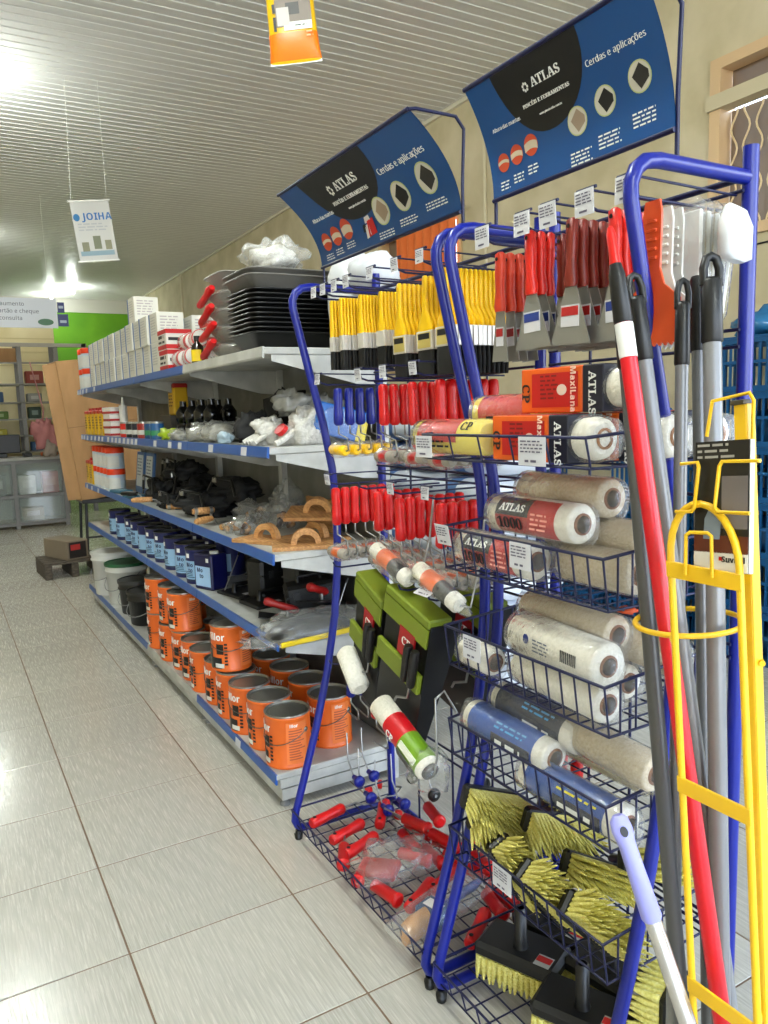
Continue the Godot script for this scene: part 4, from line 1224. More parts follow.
func trowel(called: String, label: String, at: Vector3, b: Basis, blade: Material, handle: Material):
	var o := thing(called, label, "trowel", at, b)
	part(o, "blade", extrude(S(), PackedVector2Array([Vector2(-0.06, -0.05), Vector2(0.06, -0.05), Vector2(0.045, 0.04), Vector2(0.0, 0.10), Vector2(-0.045, 0.04)]), 0.0025, Basis(Vector3(1, 0, 0), PI / 2), Vector3(0, 0.004, 0)), blade)
	part(o, "tang", tube(S(), [Vector3(0, 0.006, -0.03), Vector3(0, 0.03, -0.05), Vector3(0, 0.035, -0.075)], 0.004, 6), M("steel"))
	part(o, "grip", loft(S(), [[0.0, 0.012, 0.012], [0.05, 0.016, 0.016], [0.10, 0.013, 0.013], [0.11, 0.008, 0.008]], 12, Basis(Vector3(1, 0, 0), -PI / 2), Vector3(0, 0.035, -0.07)), handle)

func build_third_shelf():
	var y: float = SHELF_Y[1]
	# wooden plasterer's floats with bow handles
	var fp := proto("wooden_float")
	part(fp, "sole", cbox(S(), Vector3(0, 0.007, 0), Vector3(0.13, 0.014, 0.24), 0.002), M("wood"))
	var bow := PackedVector2Array()
	for k in 15:
		var a := PI * k / 14.0
		bow.append(Vector2(cos(a) * 0.054, sin(a) * 0.056 + 0.014))
	for k in 15:
		var a := PI - PI * k / 14.0
		bow.append(Vector2(cos(a) * 0.034, sin(a) * 0.034 + 0.014))
	part(fp, "bow_handle", extrude(S(), bow, 0.028, Basis(Vector3(0, 0, 1), Vector3(0, 1, 0), Vector3(1, 0, 0)), Vector3.ZERO), M("wood"))
	place(fp, "pale wooden float with bow handle at the front edge of the third shelf", "plaster float", "", Vector3(1.035, y, -2.68), Basis(Vector3.UP, 0.5))
	place(fp, "wooden float lying flat on the shelf behind the front one", "plaster float", "", Vector3(1.20, y, -2.60), Basis(Vector3.UP, 0.35))
	place(fp, "wooden float stacked tilted on the flat lying float", "plaster float", "", Vector3(1.22, y + 0.090, -2.62), Basis(Vector3.UP, 0.9) * Basis(Vector3(0, 0, 1), 0.25))
	place(fp, "wooden float at the end of the third shelf next to the blue rack tube", "plaster float", "", Vector3(1.10, y, -2.475), Basis(Vector3.UP, 1.2))
	place(fp, "wooden float standing on edge near the back panel", "plaster float", "", Vector3(1.32, y + 0.066, -2.80), Basis(Vector3(0, 0, 1), PI / 2))
	fp.free()
	# steel float with a wooden handle, small rolls of cord, trowels
	trowel("trowel", "bright steel trowel with pale wooden grip in the middle of the third shelf", Vector3(1.05, y, -3.26), Basis(Vector3.UP, 2.2), M("steel"), M("wood"))
	trowel("trowel", "dark steel trowel half under the black pouches", Vector3(1.05, y, -4.2), Basis(Vector3.UP, 1.3), mat(Color(0.12, 0.12, 0.13), 0.4, 0.5), M("wood"))
	trowel("trowel", "steel trowel with a dark grip lying near the shelf front", Vector3(1.03, y, -4.55), Basis(Vector3.UP, 0.7), M("steel"), M("black"))
	trowel("trowel", "steel trowel between the blue flat packs and the pouches", Vector3(1.06, y, -4.85), Basis(Vector3.UP, -0.6), M("steel"), M("wood"))
	for a in [[1.02, -3.42, "wooden rolling pin tool with two steel feet on the third shelf"], [1.03, -3.08, "short wooden handled tool lying before the film bag"], [1.03, -3.02, "second short wooden handled tool before the film bag"], [1.04, -3.95, "long pale wooden handle lying at the black pouches"]]:
		var o := thing("wooden_tool", a[2], "tool handle", Vector3(a[0], y + (0.03 if a[1] == -3.42 else 0.0), a[1]), Basis(Vector3.UP, 0.3 + a[1]))
		part(o, "grip", loft(S(), [[-0.05, 0.012, 0.012], [-0.03, 0.016, 0.016], [0.03, 0.016, 0.016], [0.05, 0.012, 0.012]], 12, Basis(Vector3(0, 0, 1), PI / 2), Vector3(0, 0.016, 0)), M("wood"))
		for s in [-0.035, 0.035]:
			part(o, "ferrule", loft(S(), [[-0.008, 0.0165, 0.0165], [0.008, 0.0165, 0.0165]], 12, Basis(Vector3(0, 0, 1), PI / 2), Vector3(s, 0.016, 0)), M("steel"))
			if a[1] == -3.42:
				part(o, "foot", tube(S(), [Vector3(s, 0.014, 0), Vector3(s, -0.03, 0.0)], 0.006, 8), M("steel"))
	# film bags of small brushes and knobs
	var k := 0
	for a in [[1.04, -2.93, 0.075, 0.045, 0.08, "clear film bag of small fittings at the front of the third shelf"], [1.20, -2.95, 0.09, 0.075, 0.10, "clear film bag of brown brushes behind the floats"], [1.30, -3.12, 0.07, 0.10, 0.09, "tall clear film bag of steel knobs at the back panel"], [1.17, -3.20, 0.08, 0.06, 0.09, "clear film bag of grey fittings beside the black pouches"]]:
		var o := thing("film_bag", a[5], "plastic bag", Vector3(a[0], y, a[1]))
		for q in 5:
			var c := Vector3(rng.randf_range(-0.5, 0.5) * a[2], 0.012 + rng.randf_range(0.0, 0.8) * a[3], rng.randf_range(-0.5, 0.5) * a[4])
			part(o, "fitting", loft(S(), [[-0.03, 0.006, 0.006], [-0.02, 0.011, 0.011], [0.012, 0.010, 0.010], [0.02, 0.016, 0.016], [0.032, 0.008, 0.008]], 10, Basis(Vector3(1, 0.3, 0.2).normalized(), rng.randf_range(0.6, 2.2)), c), [M("steel"), M("wood"), mat(Color(0.25, 0.17, 0.12), 0.5)][(q + k) % 3])
		part(o, "film", lump(S(), Vector3(a[2], a[3], a[4]), 50.0 + k, 0.35, 26, 2.4), M("wrap"))
		k += 1
	# black pouches and belts
	k = 0
	for a in [[1.10, 0.0, -3.62, 0.12, 0.085, 0.18, "long black tool pouch with a ribbed edge on the third shelf"], [1.22, 0.06, -3.52, 0.11, 0.085, 0.16, "black padded bag on top of the ribbed pouch"], [1.06, 0.0, -4.02, 0.08, 0.06, 0.10, "small black pouch at the front of the third shelf"], [1.20, 0.0, -4.10, 0.13, 0.12, 0.17, "tall heap like black tool bag before the back panel"], [1.18, 0.13, -4.22, 0.10, 0.08, 0.13, "upper black tool bag on the tall one"], [1.10, 0.0, -4.45, 0.10, 0.10, 0.13, "black pouch with a hanging strap in the middle of the third shelf"], [1.22, 0.08, -4.52, 0.09, 0.10, 0.11, "black bag leaning on the back panel beside the blue flat packs"]]:
		var o := thing("tool_pouch", a[6], "tool bag", Vector3(a[0], y + a[1], a[2]), Basis(Vector3.UP, rng.randf_range(-0.4, 0.4)))
		part(o, "bag", lump(S(), Vector3(a[3], a[4] * 0.75, a[5] * 0.9), 70.0 + k * 1.7, 0.42, 28, 2.0), M("black_cloth"))
		part(o, "strap", tube(S(), [Vector3(-a[3] * 0.9, a[4] * 0.7, -a[5] * 0.6), Vector3(-a[3] * 1.0, a[4] * 1.5, -a[5] * 0.1), Vector3(-a[3] * 0.75, a[4] * 1.35, a[5] * 0.5), Vector3(-a[3] * 0.9, a[4] * 0.5, a[5] * 0.8)], 0.007, 8), M("black"))
		part(o, "buckle", box(S(), Vector3(-a[3] * 1.02, a[4] * 1.35, -a[5] * 0.1), Vector3(0.006, 0.022, 0.03)), M("steel"))
		k += 1
	# blue and white flat packs
	for a in [[1.10, -4.80, "pale blue framed flat pack leaning on the back of the third shelf"], [1.10, -5.04, "second pale blue framed flat pack, beside the orange lidded jars"]]:
		var o := thing("flat_pack", a[2], "packet", Vector3(a[0], y, a[1]), Basis(Vector3(0, 0, 1), -0.12))
		part(o, "card", cbox(S(), Vector3(0, 0.13, 0), Vector3(0.016, 0.26, 0.20), 0.003), mat(Color(0.22, 0.36, 0.55), 0.5))
		part(o, "white_panel", box(S(), Vector3(-0.0085, 0.14, 0), Vector3(0.001, 0.20, 0.15)), mat(Color(0.76, 0.79, 0.80), 0.5))
		part(o, "small_print", small_print(S(), Vector3(-0.0092, 0.21, -0.06), Vector3(0, 0, 1), Vector3.UP, 0.12, 6, 0.02, Vector3(-1, 0, 0)), mat(Color(0.4, 0.45, 0.5), 0.5))
	for a in [[1.0, -4.72, "teal flat packet lying at the third shelf edge"], [1.0, -5.12, "teal flat packet lying before the orange lidded jars"]]:
		var o := thing("teal_packet", a[2], "packet", Vector3(a[0], y, a[1]), Basis(Vector3.UP, 0.2))
		part(o, "packet", cbox(S(), Vector3(0, 0.01, 0), Vector3(0.09, 0.02, 0.17), 0.006), mat(Color(0.16, 0.38, 0.48), 0.45))
		part(o, "label", box(S(), Vector3(0, 0.0205, 0), Vector3(0.05, 0.001, 0.08)), mat(Color(0.5, 0.62, 0.66), 0.5))

func build_fourth_shelf():
	var y: float = SHELF_Y[0]
	# black tool cases and red handled tools
	var k := 0
	for a in [[1.10, 0.0, -3.16, 0.16, 0.012, 0.19, 0.2, "flat black sheet tool lying beside the square blue tin"], [1.16, 0.0, -2.94, 0.26, 0.016, 0.16, 0.12, "flat black plastic float lying on the fourth shelf"], [1.22, 0.0, -2.55, 0.24, 0.016, 0.20, 0.3, "flat black plastic float near the shelf end"]]:
		var o := thing("black_float", a[7], "plaster float", Vector3(a[0], y + a[1], a[2]), Basis(Vector3.UP, a[6]))
		part(o, "sole", cbox(S(), Vector3(0, a[4] / 2, 0), Vector3(a[3], a[4], a[5]), 0.003), mat(Color(0.05, 0.05, 0.055), 0.5))
		part(o, "grip", tube(S(), [Vector3(-a[3] * 0.3, a[4], 0), Vector3(-a[3] * 0.28, a[4] + 0.035, 0), Vector3(a[3] * 0.28, a[4] + 0.035, 0), Vector3(a[3] * 0.3, a[4], 0)], 0.012, 8), M("black"))
		if k < 2:
			part(o, "label", box(S(), Vector3(-a[3] * 0.1, a[4] + 0.0006, a[5] * 0.3), Vector3(0.04, 0.001, 0.03)), M("tag"))
		k += 1
	for a in [[1.22, 0.0, -3.08, 0.26, 0.17, 0.10, 0.4, "black tool case standing behind the flat black tools"], [1.26, 0.0, -2.80, 0.20, 0.20, 0.12, 0.1, "tall black tool case before the back panel"], [1.20, 0.035, -2.66, 0.20, 0.10, 0.12, -0.3, "black tool case leaning near the red grips"]]:
		var o := thing("tool_case", a[7], "tool case", Vector3(a[0], y + a[1], a[2]), Basis(Vector3.UP, a[6]) * Basis(Vector3(0, 0, 1), 0.12 if a[1] > 0 else 0.0))
		part(o, "case_body", cbox(S(), Vector3(0, a[4] / 2, 0), Vector3(a[3], a[4], a[5]), 0.012), mat(Color(0.055, 0.055, 0.058), 0.5))
		part(o, "lid_seam", box(S(), Vector3(0, a[4] * 0.6, 0), Vector3(a[3] + 0.003, 0.006, a[5] + 0.003)), M("black"))
		part(o, "carry_handle", tube(S(), [Vector3(-0.045, a[4] - 0.002, 0), Vector3(-0.04, a[4] + 0.022, 0), Vector3(0.04, a[4] + 0.022, 0), Vector3(0.045, a[4] - 0.002, 0)], 0.007, 8), M("black"))
		for s in [-0.3, 0.3]:
			part(o, "latch", box(S(), Vector3(s * a[3], a[4] * 0.6, a[5] / 2 + 0.003), Vector3(0.025, 0.03, 0.006)), mat(Color(0.16, 0.16, 0.17), 0.4))
	for a in [[1.16, 0.13, -2.52, 0.6, "red grip of a notched trowel leaning on the black cases"], [1.06, 0.06, -2.63, -0.4, "curved red grip of a float at the shelf front"]]:
		var o := thing("red_grip_tool", a[4], "trowel", Vector3(a[0], y + a[1], a[2]), Basis(Vector3.UP, a[3]))
		part(o, "grip", loft(S(), [[-0.065, 0.010, 0.010], [-0.05, 0.016, 0.014], [0.02, 0.013, 0.012], [0.06, 0.017, 0.015], [0.07, 0.010, 0.010]], 12, Basis(Vector3(0, 0, 1), 1.2)), mat(Color(0.60, 0.08, 0.07), 0.4))
		part(o, "blade", cbox(S(), Vector3(0.0, -0.045, 0.0), Vector3(0.18, 0.004, 0.09), 0.001, Basis(Vector3(0, 0, 1), -0.2)), mat(Color(0.10, 0.10, 0.11), 0.4, 0.5))
		part(o, "stem", tube(S(), [Vector3(0.02, -0.008, 0), Vector3(0.02, -0.042, 0)], 0.008, 8), M("steel"))
	for a in [[1.03, -3.22], [1.16, -2.42]]:
		var o := thing("steel_rod", "thin steel rod leaning among the black tools" if a[1] < -3 else "thin steel rod at the end of the fourth shelf", "rod", Vector3(a[0], y, a[1]))
		part(o, "shaft", tube(S(), [Vector3(0, 0.004, 0), Vector3(0.09, 0.15, -0.05)], 0.0028, 6), M("steel"))
		part(o, "tip", tube(S(), [Vector3(0.09, 0.15, -0.05), Vector3(0.10, 0.166, -0.0555)], 0.005, 6), M("black"))
	# wrapped trowel with a yellow edge overhanging the shelf end
	var o := thing("wrapped_float", "black float with a yellow edge in clear film at the end of the fourth shelf", "plaster float", Vector3(1.07, y + 0.002, -2.40), Basis(Vector3.UP, 0.12))
	var dome := S()
	loft(dome, [[0.0, 0.165, 0.075], [0.012, 0.165, 0.075], [0.03, 0.14, 0.068], [0.05, 0.10, 0.05], [0.058, 0.05, 0.025]], 20, Basis(), Vector3(0, 0.012, 0), true, 0.6)
	part(o, "float_body", dome, mat(Color(0.06, 0.07, 0.08), 0.3))
	part(o, "yellow_edge", cbox(S(), Vector3(0.0, 0.012, 0.074), Vector3(0.32, 0.018, 0.010), 0.003), mat(Color(0.86, 0.74, 0.10), 0.4))
	part(o, "film", lump(S(), Vector3(0.20, 0.058, 0.10), 91.0, 0.22, 32, 2.4), M("wrap"))
	part(o, "film_tail", lump(S(), Vector3(0.06, 0.012, 0.07), 93.0, 0.4, 18, 2.6), M("wrap"), Vector3(-0.21, 0.006, 0.0))

# ---------------------------------------------------------------- brushes, rollers, scrapers on the racks
# every hanging thing has its origin at the hook, hangs down -Y, flat face to -X, width along Z
func brush_proto(called: String, w: float, th: float, hl: float, fl: float, bl: float, dark_label := false) -> Node3D:
	var p := proto(called)
	var hw := w * 0.5
	part(p, "handle", loft(S(), [[0.008, 0.0035, 0.006], [0.002, th * 0.42, 0.0095], [-hl * 0.35, th * 0.46, 0.0085], [-hl * 0.62, th * 0.5, 0.011], [-hl * 0.88, th * 0.56, hw * 0.92], [-hl, th * 0.46, hw * 0.95]], 10, Basis(), Vector3.ZERO, true, 0.7), M("yellow"))
	part(p, "ferrule", cbox(S(), Vector3(0, -hl - fl / 2 + 0.002, 0), Vector3(th * 0.98, fl, w), 0.001), mat(Color(0.85, 0.83, 0.80), 0.35, 0.2))
	part(p, "bristles", loft(S(), [[-hl - fl + 0.002, th * 0.42, hw * 0.96], [-hl - fl - bl * 0.5, th * 0.50, hw * 1.02], [-hl - fl - bl, th * 0.36, hw * 1.0]], 10, Basis(), Vector3.ZERO, true, 0.5), mat(Color(0.03, 0.028, 0.028), 0.7))
	if dark_label:
		part(p, "label", box(S(), Vector3(-th * 0.5 - 0.0006, -hl - fl * 0.45, 0), Vector3(0.001, fl * 0.8, w * 0.8)), mat(Color(0.80, 0.72, 0.40), 0.5))
		part(p, "label_band", box(S(), Vector3(-th * 0.5 - 0.0012, -hl - fl * 0.25, 0), Vector3(0.001, fl * 0.3, w * 0.7)), M("print_dark"))
	return p

func handle_loft(l: float, r: float, at := Vector3.ZERO, b := Basis()) -> SurfaceTool:
	# ribbed grip, top at origin going down
	return loft(S(), [[0.0, r * 0.55, r * 0.55], [-0.004, r * 0.9, r * 0.9], [-l * 0.2, r, r], [-l * 0.45, r * 0.88, r * 0.88], [-l * 0.7, r, r], [-l * 0.94, r * 1.05, r * 1.05], [-l, r * 0.6, r * 0.6]], 12, b, at)

func mini_roller_proto(called: String, hm: Material, rm: Material, rod := 0.10, rl := 0.09, wrapped := true, band: Material = null) -> Node3D:
	var p := proto(called)
	part(p, "handle", handle_loft(0.11, 0.0145), hm)
	part(p, "rod", tube(S(), [Vector3(0, -0.108, 0), Vector3(0, -0.108 - rod * 0.35, 0), Vector3(0, -0.108 - rod * 0.5, rl * 0.62), Vector3(0, -0.108 - rod * 0.95, rl * 0.66), Vector3(0, -0.108 - rod, rl * 0.55), Vector3(0, -0.108 - rod, -rl * 0.3)], 0.0025, 6), M("steel"))
	if rm:
		part(p, "roller_sleeve", loft(S(), [[-rl / 2, 0.012, 0.012], [-rl / 2 + 0.003, 0.0155, 0.0155], [rl / 2 - 0.003, 0.0155, 0.0155], [rl / 2, 0.012, 0.012]], 14, Basis(Vector3(1, 0, 0), PI / 2), Vector3(0, -0.108 - rod, 0)), rm)
	if band:
		part(p, "paper_band", loft(S(), [[-rl * 0.2, 0.0162, 0.0162], [rl * 0.2, 0.0162, 0.0162]], 14, Basis(Vector3(1, 0, 0), PI / 2), Vector3(0, -0.108 - rod, 0)), band)
	if wrapped:
		part(p, "film", lump(S(), Vector3(0.021, 0.028, rl * 0.66), 12.0 + rl, 0.3, 18, 2.0, Vector3(0, -0.108 - rod - 0.022, 0)), M("wrap"))
	return p

func build_rack_far_goods():
	# yellow handled brushes, bunch by bunch
	var sizes := ["narrowest", "narrow", "one inch", "small wide", "wide", "wider", "widest"]
	var gi := 0
	for a in [[-2.06, 1.03, 17, 0.022, 0.0098], [-2.0, 1.03, 17, 0.026, 0.0098], [-1.93, 1.055, 15, 0.036, 0.0098], [-1.86, 1.08, 12, 0.045, 0.011], [-1.73, 1.06, 11, 0.062, 0.0135], [-1.61, 1.06, 11, 0.070, 0.0135], [-1.50, 1.045, 12, 0.076, 0.0135]]:
		var big: bool = a[3] > 0.05
		var p := brush_proto("paint_brush", a[3], a[4] * 0.93, 0.125 if big else 0.098, 0.046 if big else 0.042, 0.062 if big else 0.050, big)
		for k in a[2]:
			var at := Vector3(a[1] + k * a[4] * 1.02, 1.690, a[0])
			place(p, "yellow handled flat paint brush in the %s bunch, %s from the hook tip" % [sizes[gi], nth(k)], "paint brush", "brushes in the %s bunch" % sizes[gi], at, Basis(Vector3(0, 0, 1), rng.randf_range(-0.012, 0.012)))
		p.free()
		gi += 1
	# second row: blue grips, then red grips
	var white := mat(Color(0.60, 0.57, 0.52), 0.8)
	var pb := mini_roller_proto("mini_roller", M("blue"), M("yellow"), 0.075)
	for k in 5:
		place(pb, "blue handled mini paint roller under the small brushes, %s from the hook tip" % nth(k), "paint roller", "blue handled mini rollers", Vector3(1.04 + k * 0.036, 1.447, -2.06), Basis(Vector3(1, 0, 0), rng.randf_range(-0.03, 0.03)))
	pb.free()
	var red_band := mat(Color(0.70, 0.10, 0.10), 0.4)
	var pr := mini_roller_proto("mini_roller", M("red"), white, 0.085, 0.09, true, red_band)
	var rows := [["red handled mini paint roller in the bunch beside the blue handles", -1.81, 1.05, 5], ["red handled mini paint roller in the shaded second row bunch", -1.68, 1.06, 5], ["red handled mini paint roller behind the bent blue tubes", -1.54, 1.05, 6]]
	for a in rows:
		for k in a[3]:
			place(pr, a[0] + ", %s from the tip" % nth(k), "paint roller", a[0].replace("mini paint roller ", "rollers "), Vector3(a[2] + k * 0.032, 1.447, a[1]), Basis(Vector3(1, 0, 0), rng.randf_range(-0.06, 0.02)))
	var orange_band := mat(Color(0.85, 0.38, 0.12), 0.4)
	var po := mini_roller_proto("mini_roller", M("red"), white, 0.085, 0.10, true, orange_band)
	rows = [["third row red mini roller beside the wooden floats", -2.02, 1.0, 7], ["third row red mini roller in the middle of the rack", -1.84, 1.04, 5], ["third row red mini roller above the orange and black papers", -1.66, 1.0, 7], ["third row red mini roller next to the bent blue tube", -1.50, 1.02, 6]]
	for a in rows:
		for k in a[3]:
			place(po, a[0] + ", %s from the tip" % nth(k), "paint roller", a[0].replace("mini roller", "mini rollers"), Vector3(a[2] + k * 0.031, 1.157, a[1]), Basis(Vector3(1, 0, 0), rng.randf_range(-0.05, 0.05)))
	pr.free(); po.free()
	# larger wrapped rollers with orange and black paper lying on the third row
	for a in [[Vector3(0.985, 0.985, -1.68), "clear wrapped roller with orange and black paper left of its twin"], [Vector3(0.985, 0.965, -1.47), "clear wrapped roller with orange and black paper above the green kits"]]:
		var o := thing("wrapped_roller", a[1].replace(" left of its twin", " hanging beside the third row tags"), "paint roller", a[0], Basis(Vector3(1, 0, 0), 0.32))
		part(o, "roller_sleeve", loft(S(), [[-0.09, 0.016, 0.016], [-0.085, 0.022, 0.022], [0.085, 0.022, 0.022], [0.09, 0.016, 0.016]], 16, Basis(Vector3(1, 0, 0), PI / 2)), M("wool"))
		part(o, "orange_band", loft(S(), [[-0.045, 0.0228, 0.0228], [0.01, 0.0228, 0.0228]], 16, Basis(Vector3(1, 0, 0), PI / 2)), orange_band)
		part(o, "black_band", loft(S(), [[0.01, 0.0229, 0.0229], [0.06, 0.0229, 0.0229]], 16, Basis(Vector3(1, 0, 0), PI / 2)), mat(Color(0.06, 0.06, 0.065), 0.4))
		part(o, "film", lump(S(), Vector3(0.032, 0.03, 0.115), a[0].z, 0.25, 20, 2.0, Vector3(0, -0.022, 0)), M("wrap"))
		part(o, "rod", tube(S(), [Vector3(0, 0, 0.09), Vector3(0.02, 0.0, 0.105), Vector3(0.06, 0.10, 0.06), Vector3(0.08, 0.19, 0.02)], 0.003, 6), M("steel"))
	build_tray_kits()
	build_floor_rollers()

func build_tray_kits():
	# green carded paint tray kits: black wedge tray, green card bands, red badge, two dark grips
	var green := mat(Color(0.44, 0.50, 0.10), 0.45)
	var dark := mat(Color(0.045, 0.046, 0.048), 0.45)
	for a in [[Vector3(0.985, 0.885, -1.805), "green carded paint tray kit hanging beside the shelf end", 0.30], [Vector3(0.965, 0.890, -1.575), "green carded paint tray kit hanging next to the bent blue tube", 0.28], [Vector3(1.13, 0.90, -1.57), "green carded paint tray kit hanging behind the other one", 0.22]]:
		var o := thing("tray_kit_pack", a[1], "paint tray kit", a[0], Basis(Vector3(1, 0, 0), a[2]).scaled(Vector3(1, 1, 0.72 if a[0].z < -1.8 else 1.0)))
		# tray seen edge on: deep at the top, thin at the bottom
		var prof := PackedVector2Array([Vector2(0.0, 0.0), Vector2(0.075, 0.0), Vector2(0.078, -0.02), Vector2(0.022, -0.33), Vector2(0.0, -0.33)])
		part(o, "tray", extrude(S(), prof, 0.20, Basis(), Vector3(0.004, 0, 0)), dark)
		part(o, "tray_rim", extrude(S(), PackedVector2Array([Vector2(-0.004, 0.006), Vector2(0.086, 0.006), Vector2(0.086, -0.016), Vector2(0.03, -0.338), Vector2(-0.004, -0.338)]), 0.006, Basis(), Vector3(0.003, 0, 0.103)), dark)
		part(o, "card_top", cbox(S(), Vector3(0.028, 0.010, 0.0), Vector3(0.068, 0.024, 0.205), 0.004), green)
		part(o, "card_front", box(S(), Vector3(-0.004, -0.028, 0.0), Vector3(0.004, 0.05, 0.205)), green)
		part(o, "card_band", cbox(S(), Vector3(-0.007, -0.155, 0.0), Vector3(0.014, 0.055, 0.205), 0.003), green)
		part(o, "red_badge", box(S(), Vector3(-0.0045, -0.085, 0.02), Vector3(0.005, 0.075, 0.07)), mat(Color(0.62, 0.05, 0.08), 0.4))
		letter(o, "CP", 0.022, M("print_white"), Vector3(-0.0078, -0.08, 0.02), FACE_AISLE, font_serif)
		for z in [0.055, 0.085]:
			part(o, "grip", loft(S(), [[0.0, 0.010, 0.010], [-0.01, 0.013, 0.012], [-0.09, 0.012, 0.011], [-0.10, 0.009, 0.009]], 10, Basis(), Vector3(-0.022, -0.065, z)), mat(Color(0.06, 0.045, 0.04), 0.45))
		part(o, "rod", tube(S(), [Vector3(-0.02, -0.165, 0.08), Vector3(-0.022, -0.20, 0.08), Vector3(-0.02, -0.23, 0.03), Vector3(-0.018, -0.25, 0.02)], 0.0035, 6), M("steel"))
		if a[0].z < -1.8:
			part(o, "roller_sleeve", loft(S(), [[-0.075, 0.020, 0.020], [-0.065, 0.030, 0.030], [0.065, 0.030, 0.030], [0.075, 0.020, 0.020]], 18, Basis(Vector3(1, 0, 0), PI / 2 + 0.35), Vector3(-0.035, -0.235, 0.0)), M("wool"))
	# loose wool roller with red and green paper, tilted
	var r := thing("wool_roller", "white wool roller with red and green paper sleeve hanging tilted below the tray kits", "paint roller", Vector3(0.925, 0.585, -1.545), Basis(Vector3(1, 0, 0), 0.38))
	var ax := Basis(Vector3(1, 0, 0), PI / 2)
	part(r, "wool_sleeve", loft(S(), [[-0.125, 0.022, 0.022], [-0.118, 0.032, 0.032], [0.115, 0.032, 0.032], [0.12, 0.026, 0.026]], 20, ax), M("wool"))
	part(r, "red_paper", loft(S(), [[-0.05, 0.0332, 0.0332], [0.02, 0.0332, 0.0332]], 20, ax), mat(Color(0.75, 0.05, 0.09), 0.4))
	part(r, "green_paper", loft(S(), [[0.02, 0.0333, 0.0333], [0.105, 0.0333, 0.0333]], 20, ax), mat(Color(0.42, 0.58, 0.10), 0.4))
	part(r, "white_paper", box(S(), Vector3(-0.031, 0.012, 0.062), Vector3(0.004, 0.016, 0.07), Basis(Vector3(0, 0, 1), -0.35)), mat(Color(0.85, 0.86, 0.80), 0.4))
	part(r, "picture", box(S(), Vector3(-0.0325, -0.014, 0.062), Vector3(0.003, 0.02, 0.075), Basis(Vector3(0, 0, 1), 0.3)), mat(Color(0.10, 0.14, 0.08), 0.4))
	letter(r, "CP", 0.018, M("print_white"), Vector3(-0.0345, 0.0, -0.015), FACE_AISLE, font_serif)
	part(r, "end_cap", loft(S(), [[0.119, 0.022, 0.022], [0.126, 0.022, 0.022], [0.128, 0.012, 0.012]], 16, ax), M("black"))
	part(r, "rod", tube(S(), [Vector3(0, 0, 0.125), Vector3(0, 0.004, 0.14), Vector3(0.0, 0.05, 0.135), Vector3(0.01, 0.17, 0.07), Vector3(0.03, 0.19, 0.07), Vector3(0.05, 0.15, 0.11)], 0.0032, 6), M("steel"))
	part(r, "film", lump(S(), Vector3(0.05, 0.05, 0.05), 6.3, 0.3, 18, 2.0, Vector3(0, -0.036, 0.12)), M("wrap"))
	# red and blue grips hanging low at the back
	var p := mini_roller_proto("hanging_roller", M("red"), null, 0.08, 0.09, false)
	for a in [[1.05, 0.585, -1.92], [1.09, 0.585, -1.92], [1.13, 0.585, -1.92], [1.17, 0.585, -1.92]]:
		place(p, "red handled roller hanging low behind the tilted wool roller", "paint roller", "low hanging red handled rollers", Vector3(a[0], a[1], a[2]), Basis(Vector3(1, 0, 0), rng.randf_range(-0.08, 0.08)))
	p.free()
	var q := mini_roller_proto("hanging_roller", M("blue"), null, 0.06, 0.08, false)
	for k in 4:
		place(q, "blue handled roller hanging low at the orange paint cans", "paint roller", "low hanging blue handled rollers", Vector3(1.06 + k * 0.035, 0.592, -2.08), Basis(Vector3(1, 0, 0), 0.1))
	q.free()

# roller frame lying down: grip along +X, rod bent back
func lying_frame(label: String, at: Vector3, yaw: float, tilt := 0.0, m := "red"):
	var o := thing("hanging_roller", label, "paint roller", at, Basis(Vector3.UP, yaw) * Basis(Vector3(0, 0, 1), tilt))
	var g := S()
	loft(g, [[-0.07, 0.012, 0.012], [-0.066, 0.0165, 0.0165], [-0.04, 0.0175, 0.0175], [0.0, 0.0155, 0.0155], [0.04, 0.0175, 0.0175], [0.058, 0.0185, 0.0185], [0.066, 0.014, 0.014], [0.07, 0.008, 0.008]], 14, Basis(Vector3(0, 0, 1), -PI / 2), Vector3(0, 0.018, 0))
	part(o, "handle", g, M(m))
	part(o, "hanging_hole", loft(S(), [[-0.0005, 0.006, 0.006], [0.0005, 0.006, 0.006]], 10, Basis(), Vector3(-0.055, 0.0357, 0)), M("black"))
	part(o, "rod", tube(S(), [Vector3(0.068, 0.018, 0), Vector3(0.12, 0.016, 0.002), Vector3(0.135, 0.012, 0.03), Vector3(0.20, 0.01, 0.05), Vector3(0.205, 0.01, -0.02)], 0.003, 6), M("steel"))
	part(o, "end_knob", loft(S(), [[-0.008, 0.010, 0.010], [-0.006, 0.016, 0.016], [0.006, 0.016, 0.016], [0.008, 0.010, 0.010]], 12, Basis(Vector3(1, 0, 0), PI / 2), Vector3(0.205, 0.016, -0.026)), M(m))

